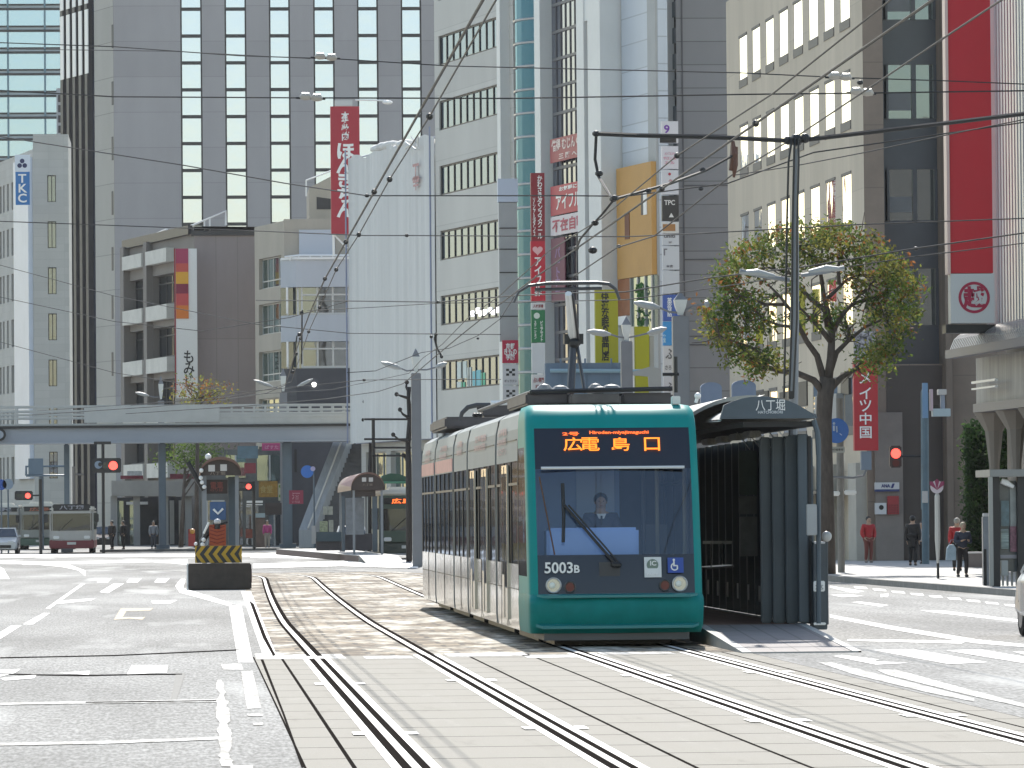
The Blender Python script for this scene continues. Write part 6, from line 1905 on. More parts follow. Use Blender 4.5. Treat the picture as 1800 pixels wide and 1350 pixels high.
# white gleams on the caps of the two far lamps are pale hoods
for px, py, Y in ((498, 664, 315.7), (285, 689, 311.7)):
    pass
def lens(mb, c, r): mb.disc(c, X1, Z, r, 16)
M_LENS = mat('red_signal', (.4, .02, .02), .3, emit=(1.0, .07, .05), estr=1.7)
def signal(label, px, py, Y, r, extra=None, polex=None, ytop=None, zb=0.0, dark=True):
    c = P(px, py, Y)
    t = T('traffic_signal', label, 'traffic light', c, 'red traffic lights')
    mb = MB(); mb.rbox(c.x - r * 4.6, c.x + r * 1.7, Y + .05, Y + .3, c.z - r * 1.6, c.z + r * 1.6, .05); h = mb.build('housing', M_BLACK, t)
    mb = MB(); lens(mb, c + V((0, .04, 0)), r); mb.build('red_lens', M_LENS, t)
    mb = MB()
    for k in (1, 2): lens(mb, c + V((-r * 1.6 * k, .045, 0)), r * .7)
    mb.build('unlit_lens', mat('lens_dark', (.02, .03, .03), .2), t)
    mb = MB(); mb.tube([c + V((r * math.cos(a), -.12, r * math.sin(a))) for a in [math.pi * k / 8 for k in range(9)]], .02, 5); mb.build('visor', M_BLACK, t)
    if polex is not None:
        p = P(polex, py, Y + .2)
        mb = MB(); mb.tube([V((p.x, Y + .4, zb)), V((p.x, Y + .4, P(polex, ytop, Y).z))], .09, 8); mb.build('pole', M_BLACK, t)
        mb = MB(); mb.tube([V((p.x, Y + .4, c.z)), V((c.x - r * 2, Y + .3, c.z))], .05, 6); mb.build('bracket', M_BLACK, t)
    return t
signal('red traffic light on black post hanging below the left of the footbridge', 199, 818, 290, .26, polex=181, ytop=776, zb=.0)
signal('small red traffic light above the buses at the far left', 49, 871, 285, .16, polex=71, ytop=842)
signal('small red traffic light under the footbridge right of the arched roof', 437, 855, 286, .16, polex=446, ytop=846, zb=.15)
t = T('traffic_signal', 'red pedestrian light beside the red vertical banner on brown stone', 'traffic light', P(1575, 797, 172), 'red traffic lights')
c = P(1575, 797, 172); mb = MB(); mb.rbox(c.x - .2, c.x + .2, 172.05, 172.3, c.z - .48, c.z + .26, .04); mb.build('housing', mat('signal_brown', (.05, .03, .03), .5), t)
mb = MB(); lens(mb, c + V((0, .03, 0)), .17); mb.build('red_lens', M_LENS, t)
mb = MB(); lens(mb, c + V((0, .03, -.33)), .12); mb.build('unlit_lens', mat('lens_dim_red', (.10, .02, .02), .3), t)
mb = MB(); mb.tube([c + V((.1, .2, -.1)), V((P(1622, 797, 172).x, 172.2, c.z - .1))], .04, 6); mb.build('arm', M_BLACK, t)
# overhead signal frame under the bridge, left
t = T('hanging_mirror_sign', 'round pale sign disc beside the red light below the footbridge', 'sign', P(173, 817, 290.6))
c = P(173, 817, 289.8); mb = MB(); mb.disc(c, X1, Z, .22, 18, V((0, .06, 0))); mb.build('disc', mat('disc_blue', (.18, .24, .32), .4), t)
mb = MB(); mb.disc(c + V((.1, -.01, .02)), X1, Z, .12, 14, V((0, .005, 0))); mb.build('dark_centre', M_BLACK, t)
mb = MB(); mb.box(P(165, 777, 290).x, P(195, 777, 290).x, 290.2, 290.4, P(180, 781, 290).z, P(180, 776, 290).z); mb.build('top_plate', M_BLACK, t)
# street name frames left
t = T('road_sign_frame', 'dark blue cantilever sign frame in front of the beige office', 'sign', P(75, 960, 330))
mb = MB(); z0, z1 = P(50, 836, 330).z, P(50, 820, 330).z; x0, x1 = P(46, 830, 330).x, P(120, 830, 330).x
mb.tube([V((x0, 330, z0)), V((x1, 330, z0)), V((x1, 330, z1)), V((x0, 330, z1)), V((x0, 330, z0))], .09, 6); mb.box(P(50, 830, 330).x, P(76, 830, 330).x, 329.9, 330, P(50, 834, 330).z, P(50, 806, 330).z); mb.build('frame', mat('frame_blue', (.12, .17, .22), .5), t)
mb = MB(); mb.tube([V((P(72, 830, 330).x, 330.2, 0)), V((P(72, 830, 330).x, 330.2, z1))], .16, 8); mb.build('post', M_BRP, t)
for px, py, r, m, lb in ((2, 852, .32, mat('disc_deep_blue', (.02, .08, .35), .4), 'deep blue round road sign at the far left edge'), (14, 851, .32, mat('disc_pale_blue', (.22, .28, .36), .4), 'pale blue round road sign second from the left edge')):
    Y = 300; c = P(px, py, Y); t = T('round_road_sign', lb, 'sign', V((c.x, Y, 0)))
    mb = MB(); mb.disc(c, X1, Z, r, 20, V((0, .05, 0))); mb.build('disc', m, t)
    mb = MB(); mb.tube([V((c.x, Y + .1, 0)), V((c.x, Y + .1, c.z + r))], .05, 6); mb.build('post', M_BRP, t)
t = T('round_road_sign', 'dark ringed round sign hung on the girder at the left picture edge', 'sign', P(0, 764, YBR - .4))
c = P(-1, 764, YBR - .5); mb = MB(); mb.disc(c, X1, Z, .38, 20, V((0, .05, 0))); mb.build('disc', M_BLACK, t)
mb = MB(); mb.disc(c + V((0, -.01, 0)), X1, Z, .24, 18, V((0, .005, 0))); mb.build('face', M_BRG, t)
t = T('wooden_pole', 'thin brown utility pole rising in front of the beige office', 'pole', P(118, 960, 335))
c = P(130, 900, 335); mb = MB(); mb.tube([V((c.x, 335, 0)), V((c.x, 335, P(130, 820, 335).z))], .10, 8); mb.build('pole', M_BRW, t)
mb = MB(); mb.tube([P(131, 834, 335), P(147, 834, 335)], .06, 6); mb.build('crossarm', M_BRW, t)
# blue disc by the stairs
Y = 292; c = P(540, 829, Y); t = T('round_road_sign', 'bright blue round road sign beside the footbridge stairs', 'sign', V((c.x, Y, .15)))
mb = MB(); mb.disc(c, X1, Z, .36, 22, V((0, .05, 0))); mb.build('disc', mat('disc_bright_blue', (.03, .16, .55), .4), t)
mb = MB(); mb.disc(P(550, 824, Y - .05), X1, Z, .14, 14, V((0, .03, 0))); mb.build('small_disc', mat('disc_lilac', (.45, .42, .62), .4), t)
mb = MB(); mb.tube([V((c.x + .38, Y + .1, .15)), V((c.x + .38, Y + .1, c.z + .2))], .05, 6); mb.build('post', M_BRP, t)
# small coloured shop signs below the bridge
def small_sign(name, label, pa, pb, ya, yb, Y, col, items=(), ink=None):
    f = fr_front(pa, Y); t = T(name, label, 'sign', f.at(0, f.z(pa, yb)))
    mb = MB(); f.box(mb, f.u(pa), f.u(pb), f.z(pa, yb), f.z(pa, ya), -.15, 0); mb.build('sign_face', col, t)
    for body, xc, yc, h, w_ in items:
        mb = MB(); letters(mb, body, f.at(f.u(xc), f.z(xc, yc), .01), f.U, Z, h=h / S(Y), w=w_ / S(Y), bold=.02); mb.build('lettering', ink, t)
    return t
small_sign('shop_sign', 'pink shop sign tucked just under the footbridge girder', 459, 493, 779, 792, 318, mat('sign_pink', (.42, .05, .17), .5), [('ぱすた', 476, 786, 7, 24)], mat('ink_pink', (.55, .25, .35), .5))
small_sign('shop_sign', 'ochre menu board sign below the footbridge between two lamps', 453, 486, 846, 874, 318, mat('sign_ochre', (.30, .17, .03), .6, noise=.35, nscale=5), [('食堂', 466, 860, 14, 22)], mat('ink_ochre', (.40, .30, .10), .5))
small_sign('shop_sign', 'crimson square sign right of the footbridge pillar', 506, 531, 862, 886, 297, mat('sign_crimson2', (.27, .035, .07), .5), [('酒', 518, 872, 12, 14), ('いろは', 518, 882, 4, 14)], mat('ink_rose', (.48, .22, .26), .5))
small_sign('shop_sign', 'yellowish narrow side sign at right end of the ochre menu board', 487, 493, 850, 880, 317, mat('sign_lime2', (.42, .42, .30), .6), [('●', 490, 855, 5, 4), ('●', 490, 872, 5, 4)], mat('ink_green', (.12, .22, .05), .5))
small_sign('shop_sign', 'dull red round edged sign left of the small red light', 428, 448, 814, 832, 312, mat('sign_dull_red', (.20, .03, .045), .5))
small_sign('shop_sign', 'row of red flower coloured board over the bank canopy', 210, 250, 836, 842, 338, mat('board_maroon', (.17, .025, .04), .6, noise=.4, nscale=6))
small_sign('shop_sign', 'white air conditioner shaped board over the bank canopy', 222, 248, 828, 836, 337, mat('board_pale', (.40, .40, .39), .6, noise=.3, nscale=6))
small_sign('shop_sign', 'second red board over the right part of the bank canopy', 297, 340, 833, 842, 338, mat('board_maroon', (.17, .025, .04), .6))
small_sign('shop_sign', 'slate blue wide board under the girder left of the pink sign', 416, 452, 784, 806, 316, mat('board_slate', (.10, .17, .21), .5, noise=.2, nscale=2))
t = T('kiosk_stall', 'small stall with white striped awning and red panels under the footbridge', 'stall', P(455, 965, 310))
bx(t, 434, 462, 880, 884, 310, 1.6, M_WHITEP, 'awning_edge'); bx(t, 434, 462, 886, 888, 310, 1.6, M_WHITEP, 'awning_edge')
bx(t, 449, 466, 905, 962, 311, .8, mat('stall_brown', (.16, .11, .09), .6, noise=.2, nscale=3), 'pillar_panel'); bx(t, 449, 466, 902, 910, 310.8, .2, mat('stall_cyan', (.36, .45, .5), .5), 'cyan_panel')
bx(t, 432, 450, 930, 946, 311, .4, mat('stall_rust', (.22, .055, .035), .6, noise=.2, nscale=3), 'rust_panel'); bx(t, 466, 495, 884, 905, 312, .5, mat('stall_dark', (.05, .04, .04), .6), 'dark_fascia')
# green-grey backdrop wall of the shops under the bridge (bank ground floor continues)
t = T('shop_arcade', 'shaded row of shop fronts beneath the footbridge left of the stairs', 'shop', (P(400, 900, 332).x, 332, 0))
f = fr_front(345, 326)
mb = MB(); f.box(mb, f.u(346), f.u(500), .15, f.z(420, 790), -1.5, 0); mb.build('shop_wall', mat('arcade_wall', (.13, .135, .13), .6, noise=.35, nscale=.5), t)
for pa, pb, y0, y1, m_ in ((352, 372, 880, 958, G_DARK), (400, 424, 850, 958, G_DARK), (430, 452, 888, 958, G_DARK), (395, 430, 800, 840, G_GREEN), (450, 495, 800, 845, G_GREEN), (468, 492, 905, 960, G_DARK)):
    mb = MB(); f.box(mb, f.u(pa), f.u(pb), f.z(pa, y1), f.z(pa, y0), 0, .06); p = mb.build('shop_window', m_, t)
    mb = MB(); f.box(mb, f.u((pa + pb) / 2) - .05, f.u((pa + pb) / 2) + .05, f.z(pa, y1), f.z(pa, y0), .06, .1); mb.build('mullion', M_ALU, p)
f = fr_front(200, 347)
t = T('bank_entrance', 'dark glazed entrance below the beige canopy with white lintel', 'entrance', f.o)
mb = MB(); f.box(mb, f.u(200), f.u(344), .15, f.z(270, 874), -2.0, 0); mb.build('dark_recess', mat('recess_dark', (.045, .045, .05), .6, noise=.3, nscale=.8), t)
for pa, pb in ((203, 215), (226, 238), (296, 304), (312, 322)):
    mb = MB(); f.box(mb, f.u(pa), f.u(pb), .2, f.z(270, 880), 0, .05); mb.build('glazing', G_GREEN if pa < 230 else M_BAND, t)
mb = MB(); f.box(mb, f.u(220), f.u(258), f.z(240, 887), f.z(240, 882), 0, .2); mb.build('lintel', M_WHITEP, t)
# --- right side signs
Ys = 150
t = T('round_road_sign', 'large blue round road sign with plate in front of the tree trunk', 'sign', P(1470, 757, Ys))
c = P(1470, 757, Ys); mb = MB(); mb.disc(c, X1, Z, .37, 28, V((0, .04, 0))); mb.build('disc', mat('road_sign_blue', (.02, .13, .47), .35), t)
mb = MB(); q = P(1466, 748, Ys - .01); mb.ball(q + Z * .06, .04, 8, (1, .2, 1)); mb.tube([q, q - Z * .16], .035, 6); mb.tube([q + V((.08, 0, -.02)), q + V((.09, 0, -.2))], .022, 6); mb.tube([P(1476, 762, Ys - .01), P(1480, 765, Ys - .01)], .012, 5); mb.build('pedestrian_symbol', mat('symbol_pale', (.42, .52, .68), .5), t)
bx(t, 1456, 1485, 785, 796, Ys, .03, mat('plate_pale', (.40, .40, .37), .5), 'plate')
mb = MB(); letters(mb, '歩行者専用', P(1471, 790.5, Ys - .01), X1, Z, h=.07, w=.36); mb.build('plate_lettering', M_BLACK, t)
c = P(1478, 900, Ys + .1); mb = MB(); mb.tube([V((c.x, Ys + .12, .15)), V((c.x, Ys + .12, P(1478, 700, Ys).z))], .11, 10); mb.build('post', mat('post_taupe', (.20, .19, .175), .6, noise=.1, nscale=3), t)
mb = MB(); mb.rbox(P(1455, 867, Ys).x, P(1476, 867, Ys).x, Ys - .1, Ys + .05, P(1460, 872, Ys).z, P(1460, 863, Ys).z, .03); mb.build('white_box', M_WHITEP, t)
mb = MB(); mb.rbox(P(1484, 867, Ys).x, P(1505, 867, Ys).x, Ys - .1, Ys + .05, P(1490, 870, Ys).z, P(1490, 861, Ys).z, .03); mb.build('white_box', M_WHITEP, t)
mb = MB(); mb.tube([P(1440, 838, Ys), P(1500, 840, Ys), P(1518, 836, Ys), P(1523, 826, Ys)], .035, 6); mb.build('bent_arm', M_LP, t)
f = fr_front(1500, 183)
t = T('red_vertical_sign', 'red vertical sign with five large white characters beside the tree', 'sign', f.o + Z * f.z(1520, 792))
mb = MB(); f.box(mb, f.u(1500), f.u(1542), f.z(1520, 792), f.z(1520, 634), -.35, 0); mb.build('sign_face', mat('sign_red2', (.40, .02, .03), .5, noise=.05, nscale=1), t)
mb = MB()
for ch_, y in (('メ', 664), ('イ', 691), ('ツ', 713), ('中', 736), ('国', 760)):
    letters(mb, ch_, f.at(f.u(1520), f.z(1520, y), .01), f.U, Z, h=21 / S(183), w=21 / S(183), bold=.012)
mb.build('lettering', M_WHITEP, t)
mb = MB(); f.box(mb, f.u(1502), f.u(1538), f.z(1520, 633), f.z(1520, 582), -.3, -.02); mb.build('top_panel', mat('panel_mottled', (.40, .39, .42), .6, col2=(.03, .03, .035), nscale=7), t)
mb = MB(); f.box(mb, f.u(1512), f.u(1530), f.z(1520, 826), f.z(1520, 793), -.35, -.05); mb.build('lower_bracket', mat('bracket_blue', (.16, .20, .25), .5), t)
mb = MB(); f.box(mb, f.u(1526), f.u(1546), f.z(1530, 720), f.z(1530, 715), -2.6, -.35); mb.build('wall_arm', M_LP, t)
f = fr_front(1535, 185.6)
t = T('airline_sign', 'white wall sign with navy letters above a blue stripe', 'sign', f.o + Z * f.z(1556, 865))
mb = MB(); f.box(mb, f.u(1536), f.u(1578), f.z(1556, 860), f.z(1556, 848), -.3, 0); mb.build('sign_face', mat('sign_white2', (.55, .56, .58), .5), t)
mb = MB(); f.box(mb, f.u(1536), f.u(1578), f.z(1556, 864), f.z(1556, 860.3), -.3, 0); mb.build('stripe', mat('stripe_navy', (.03, .05, .16), .5), t)
mb = MB(); letters(mb, 'ANA', f.at(f.u(1554), f.z(1554, 854), .01), f.U, Z, h=6 / S(185.6), w=16 / S(185.6), bold=.04); mb.prism([f.at(f.u(x), f.z(x, y), .0) for x, y in ((1563, 858), (1567, 858), (1570, 850), (1566, 850))], f.N * .015); mb.build('lettering', mat('ink_navy', (.02, .03, .15), .5), t)
t = T('wall_sign', 'white square wall sign with black dot beside a red grid sign', 'sign', f.o + Z * f.z(1546, 904))
mb = MB(); f.box(mb, f.u(1536), f.u(1555), f.z(1546, 904), f.z(1546, 884), -.3, 0); mb.build('sign_face', mat('sign_white2', (.55, .56, .58), .5), t)
mb = MB(); mb.disc(f.at(f.u(1546), f.z(1546, 892), .01), f.U, Z, .09, 14); mb.build('dot', M_BLACK, t)
t = T('wall_sign', 'red grid patterned wall sign with small round top on brown stone', 'sign', f.o + Z * f.z(1566, 904))
mb = MB(); f.box(mb, f.u(1557), f.u(1577), f.z(1566, 904), f.z(1566, 872), -.3, 0); mb.build('sign_face', mat('sign_red3', (.30, .03, .035), .5), t)
mb = MB()
for i in range(4):
    for j in range(4): c0 = (f.u(1559 + i * 4.6), f.z(1566, 902 - j * 4.2)); mb.poly([f.at(c0[0] + a * .055, c0[1] + b * .05, .01) for a, b in ((0, 0), (1, 0), (1, 1), (0, 1))])
mb.build('grid_pattern', mat('grid_dark', (.12, .015, .02), .5), t)
# blue-grey pole with cameras
Yp = 172
c = P(1627, 985, Yp)
t = T('blue_steel_pole', 'blue grey steel pole with camera boxes in front of the dark entrance', 'pole', (c.x, Yp, .15))
M_BP = mat('pole_blue', (.075, .13, .17), .5, noise=.15, nscale=2)
mb = MB(); mb.tube([V((c.x, Yp, .15)), P(1626, 690, Yp)], .13, 10); mb.tube([V((c.x - .06, Yp + .05, 2)), P(1622, 690, Yp), P(1628, 676, Yp)], .07, 8); mb.build('pole', M_BP, t)
bx(t, 1622, 1631, 673, 735, Yp - .15, .1, mat('plate_blue', (.14, .26, .42), .5), 'blue_plate')
bx(t, 1636, 1640, 684, 722, Yp - .1, .3, mat('edge_pinkwhite', (.50, .40, .46), .5), 'sign_edge')
bx(t, 1650, 1664, 684, 694, Yp - .1, .4, mat('camera_pale', (.45, .46, .46), .4), 'camera')
bx(t, 1654, 1661, 694, 720, Yp, .2, mat('arm_bluegrey', (.25, .30, .38), .5), 'bracket')
bx(t, 1640, 1671, 718, 732, Yp - .1, .4, mat('camera_cyan', (.35, .45, .50), .4), 'camera')
bx(t, 1638, 1650, 712, 720, Yp, .2, M_BLACK, 'bracket')
bx(t, 1622, 1631, 863, 884, Yp - .16, .1, mat('plate_pale3', (.45, .45, .45), .5), 'pale_plate')
# bus stop post
Yb = 137; c = P(1648, 1017, Yb); g = G(1649, 1017, .15)
t = T('bus_stop_post', 'white bus stop post with round pink and white flower sign', 'bus stop', g)
Yb = g.y
mb = MB(); mb.tube([g, V((g.x, Yb, P(1648, 985, Yb).z))], .035, 8); mb.build('lower_post', M_BLACK, t)
mb = MB(); mb.tube([V((g.x, Yb, P(1648, 990, Yb).z)), V((g.x, Yb, P(1648, 950, Yb).z)), V((g.x, Yb, P(1648, 872, Yb).z)), V((g.x, Yb, P(1648, 866, Yb).z))], [.035, .075, .07, .03], 8); mb.build('post', mat('post_white', (.50, .48, .45), .5), t)
c = P(1647, 856, Yb - .05); mb = MB(); mb.disc(c - Z * .0, X1, Z, .17, 20, V((0, .04, 0))); d = mb.build('round_sign', mat('sign_pale4', (.55, .48, .52), .5), t)
mb = MB()
for k in range(3):
    a = R(90 + 40 * (k - 1)); mb.prism([c + V((0, -.01, -.08)), c + V((.24 * math.cos(a - .25), -.01, -.08 + .24 * math.sin(a - .25))), c + V((.30 * math.cos(a), -.01, -.08 + .30 * math.sin(a))), c + V((.24 * math.cos(a + .25), -.01, -.08 + .24 * math.sin(a + .25)))], V((0, -.006, 0)))
mb.build('flower_emblem', mat('emblem_plum', (.25, .03, .09), .5), d)
# glazed bus shelter at the right edge
g = G(1752, 1031, .15); Yg = g.y
t = T('glass_bus_shelter', 'dark framed glass bus shelter with posters at the right edge', 'shelter', g)
bx(t, 1740, 1900, 824, 838, Yg, 2.2, mat('shelter_roof_grey', (.22, .22, .21), .5), 'roof')
bx(t, 1740, 1745, 838, 1030, Yg, .1, mat('post_grey5', (.30, .30, .28), .5), 'post')
bx(t, 1745, 1757, 838, 1031, Yg + .2, .2, M_BLACK, 'post')
bx(t, 1790, 1803, 838, 1031, Yg + .2, .2, M_BLACK, 'post')
bx(t, 1758, 1790, 845, 1005, Yg + .5, .05, mat('glass_panel_dark', (.085, .10, .11), .25, noise=.3, nscale=2), 'glass_panel')
bx(t, 1760, 1774, 880, 925, Yg + .4, .05, mat('poster_teal', (.10, .16, .18), .4, noise=.3, nscale=6), 'poster')
bx(t, 1760, 1773, 930, 965, Yg + .4, .05, mat('poster_stripe', (.22, .28, .27), .4, noise=.6, nscale=9, stretch=(.2, .2, 2)), 'poster')
bx(t, 1776, 1788, 925, 970, Yg + .4, .05, mat('poster_pinkish', (.24, .10, .14), .4, noise=.7, nscale=10), 'poster')
mb = MB(); mb.tube([P(1760, 845, Yg + .3), P(1768, 848, Yg + .3), P(1782, 856, Yg + .3)], [.07, .08, .04], 8); mb.build('lamp', M_WHITEP, t)
bx(t, 1776, 1787, 855, 930, Yg + .45, .05, mat('panel_pale6', (.33, .35, .34), .4, noise=.2, nscale=4), 'poster')
bx(t, 1760, 1772, 985, 1012, Yg + .3, .4, mat('bin_pale', (.36, .37, .36), .5), 'seat_end')
bx(t, 1757, 1800, 975, 982, Yg + .4, .5, mat('bench_pale', (.32, .30, .32), .5), 'bench')
for pa in (1762, 1770, 1778, 1786):
    bx(t, pa, pa + 3, 1004, 1030, Yg + .6, .1, M_SGREY, 'bench_leg')
g = G(1735, 1029, .15)
t = T('information_slab', 'slim grey information slab with pale cap left of the glass bus shelter', 'sign', g)
bx(t, 1729, 1743, 908, 1029, g.y, .2, mat('slab_blue_grey', (.20, .22, .25), .4, noise=.1, nscale=3), 'slab')
bx(t, 1729, 1743, 902, 908, g.y, .2, mat('cap_pale', (.5, .5, .52), .5), 'cap')
bx(t, 1730, 1734, 965, 1030, g.y - .03, .02, M_BLACK, 'edge')
# planter boxes
g = G(1565, 981, .15)
t = T('planter', 'low dark planter with green shrubs against the brown stone wall', 'planter', g)
bx(t, 1546, 1596, 972, 986, g.y, .5, mat('planter_dark', (.06, .05, .045), .7, noise=.2, nscale=3), 'box')
M_LEAFD = mat('shrub_leaf', (.045, .085, .025), .6, noise=.4, nscale=5)
mb = MB()
for k in range(420):
    c = P(random.uniform(1549, 1594), random.uniform(945, 973), g.y + random.uniform(.05, .5)) 
    if (c.z - P(1570, 973, g.y).z) > .55 * (1 - ((proj(c)[0] - 1572) / 26) ** 2): continue
    n_ = V((random.gauss(0, 1), random.gauss(0, 1), random.gauss(0, 1))).normalized(); a = n_.orthogonal().normalized() * .07; b = n_.cross(a)
    mb.poly([c - a, c + b * .6, c + a, c - b * .6])
mb.build('shrub', M_LEAFD, t)
g = G(1716, 1000, .15)
t = T('low_planter_wall', 'low pale planter wall beside the blue coated person', 'planter', g)
bx(t, 1702, 1730, 972, 998, g.y + 1.5, .5, mat('planter_grey', (.14, .13, .13), .7, noise=.1, nscale=3), 'box')
bx(t, 1702, 1730, 970, 973, g.y + 1.45, .55, mat('cap_pale', (.5, .5, .52), .5), 'cap')
# ================================================================== TREES
M_BARK = mat('bark', (.095, .078, .068), .9, noise=.35, nscale=6, stretch=(1, 1, .3))
def leafmat(name, col, v=.45):
    m = mat(name, col, .7, noise=v, nscale=.9, spec=.15)
    n, l = m.node_tree.nodes, m.node_tree.links
    b = n['Principled BSDF']; tl = n.new('ShaderNodeBsdfTranslucent'); mx = n.new('ShaderNodeMixShader'); mx.inputs[0].default_value = .5
    src = b.inputs['Base Color'].links[0].from_socket; l.new(src, tl.inputs[0])
    l.new(b.outputs[0], mx.inputs[1]); l.new(tl.outputs[0], mx.inputs[2]); l.new(mx.outputs[0], n['Material Output'].inputs[0])
    return m
M_LF = [leafmat('leaf_olive', (.165, .19, .05)), leafmat('leaf_green', (.10, .155, .035)), leafmat('leaf_yellow', (.23, .22, .05)), leafmat('leaf_rust', (.25, .11, .04)), leafmat('leaf_dark', (.06, .095, .03))]
def leaf(mb, c, s):
    n_ = V((random.gauss(0, 1), random.gauss(0, 1), random.gauss(0, 1) + .5)).normalized()
    a = n_.orthogonal().normalized(); a = Matrix.Rotation(random.uniform(0, 6.28), 3, n_) @ a
    b = n_.cross(a)
    mb.poly([c - a * s, c + b * s * .45, c + a * s, c - b * s * .45])

# the round tree behind the shelter
YT_ = 150
tb = G(1452, 1012, .15); YT_ = 147
t = T('round_tree', 'round crowned street tree with dark forking limbs before the beige building', 'tree', (P(1449, 900, YT_).x, YT_, .15))
limbs = []
def L(pts, r0, r1, dys=None):
    dys = dys or [0] * len(pts)
    q = [P(x, y, YT_ + d) for (x, y), d in zip(pts, dys)]
    n = len(q); limbs.append((q, [r0 + (r1 - r0) * i / (n - 1) for i in range(n)]))
trunk = [P(1452, 1013, YT_), P(1450, 850, YT_), P(1448, 740, YT_), P(1450, 700, YT_), P(1455, 664, YT_)]
trunk[0].z = .15
L([(1455, 670), (1460, 630), (1462, 590), (1458, 560), (1448, 520), (1442, 480), (1445, 440)], .20, .05, [0, 0, .1, .3, .5, .7, .9])
L([(1452, 680), (1443, 650), (1436, 625), (1418, 600), (1405, 575), (1392, 548), (1370, 520), (1350, 500)], .17, .04, [0, 0, -.2, -.5, -.7, -1, -1.3, -1.6])
L([(1448, 690), (1430, 668), (1400, 655), (1370, 652), (1348, 645), (1330, 632), (1310, 628)], .17, .05, [0, -.2, -.4, -.5, -.6, -.9, -1.2])
L([(1460, 650), (1470, 620), (1490, 600), (1492, 578), (1478, 568)], .14, .04, [0, .2, .5, .6, .7])
L([(1462, 680), (1480, 662), (1505, 648), (1520, 628), (1545, 605)], .16, .04, [0, .2, .5, .7, .9])
L([(1460, 600), (1440, 575), (1425, 560), (1405, 540)], .13, .04, [0, -.3, -.5, -.8])
L([(1455, 575), (1450, 545), (1425, 525), (1405, 505), (1388, 480), (1352, 470)], .14, .04, [.2, 0, -.3, -.6, -.8, -1])
L([(1460, 590), (1478, 555), (1498, 535), (1525, 525), (1552, 520)], .13, .04, [.2, .5, .8, 1.0, 1.2])
L([(1448, 530), (1470, 510), (1490, 490), (1512, 482)], .10, .03, [.4, .6, .8, 1])
L([(1446, 500), (1440, 470), (1425, 450), (1400, 432)], .09, .03, [.4, .2, 0, -.2])
L([(1475, 500), (1473, 470), (1480, 440), (1500, 425)], .09, .03, [.5, .6, .8, .9])
L([(1380, 535), (1345, 535), (1320, 525), (1300, 520)], .08, .03, [-1, -1.2, -1.3, -1.4])
L([(1370, 650), (1350, 630), (1320, 610), (1290, 600), (1265, 590)], .09, .03, [-.5, -.8, -1, -1.2, -1.3])
L([(1500, 530), (1530, 500), (1555, 475)], .07, .03, [.8, 1, 1.2])
L([(1490, 600), (1520, 575), (1555, 560), (1585, 550)], .08, .03, [.5, .7, .9, 1])
L([(1400, 575), (1370, 572), (1340, 560), (1310, 565)], .08, .03, [-.7, -.9, -1, -1.1])
mb = MB(); mb.tube(trunk, [.29, .25, .23, .24, .24], 12); mb.build('trunk', M_BARK, t, smooth=True)
mb = MB()
for q, rr_ in limbs: mb.tube(q, [r_ * .7 for r_ in rr_], 7)
tips = []
for q, rr_ in limbs:
    for k in range(10):
        i = random.randrange(max(1, len(q) // 2), len(q)); p = q[i]
        d = V((random.gauss(0, 1), random.gauss(0, .9), random.gauss(.15, .8))).normalized() * random.uniform(.35, .95)
        e = p + d; m_ = p + d * .5 + V((random.gauss(0, .07), random.gauss(0, .07), random.gauss(0, .07)))
        mb.tube([p, m_, e], [.028, .02, .01], 4, cap=False); tips.append(e); tips.append(m_)
mb.build('limbs', M_BARK, t, smooth=True)
mbs = [MB() for _ in M_LF]
def inside(px, py):
    cx, cy = 1428, 540
    dx, dy = (px - cx) / 190, (py - cy) / 152
    return dx * dx + dy * dy
cl = []
for e in tips:
    for _ in range(1): cl.append(e + V((random.gauss(0, .3), random.gauss(0, .3), random.gauss(0, .22))))
for k in range(290):
    th = random.uniform(0, 6.283); rr_ = random.uniform(.6, 1.0) ** .5
    px, py = 1428 + 186 * rr_ * math.cos(th), 535 - 140 * rr_ * math.sin(th)
    if py > 660: continue
    cl.append(P(px, py, YT_ + random.uniform(-2.6, 2.6) * math.sqrt(max(.05, 1 - rr_ * rr_ * .9))))
for c in cl:
    px, py = proj(c)
    if inside(px, py) > 1.12: continue
    if py > 590 and 1370 < px < 1510: continue
    if inside(px, py) < .22 and random.random() < .6: continue
    lo = 1.5 * (py - 540) / 150
    mi = random.choices(range(5), [4, 4, 3.2 if py < 500 else 1.5, 1.6 if (px < 1300 and py > 560) or random.random() < .25 else .3, 2.5])[0]
    n_ = random.randint(16, 36); sp = random.uniform(.13, .22)
    for _ in range(n_):
        leaf(mbs[mi if random.random() < .75 else random.randrange(5)], c + V((random.gauss(0, sp), random.gauss(0, sp), random.gauss(0, sp * .75))), random.uniform(.05, .10))
for m_, q in zip(M_LF, mbs):
    q.build('foliage', m_, t)

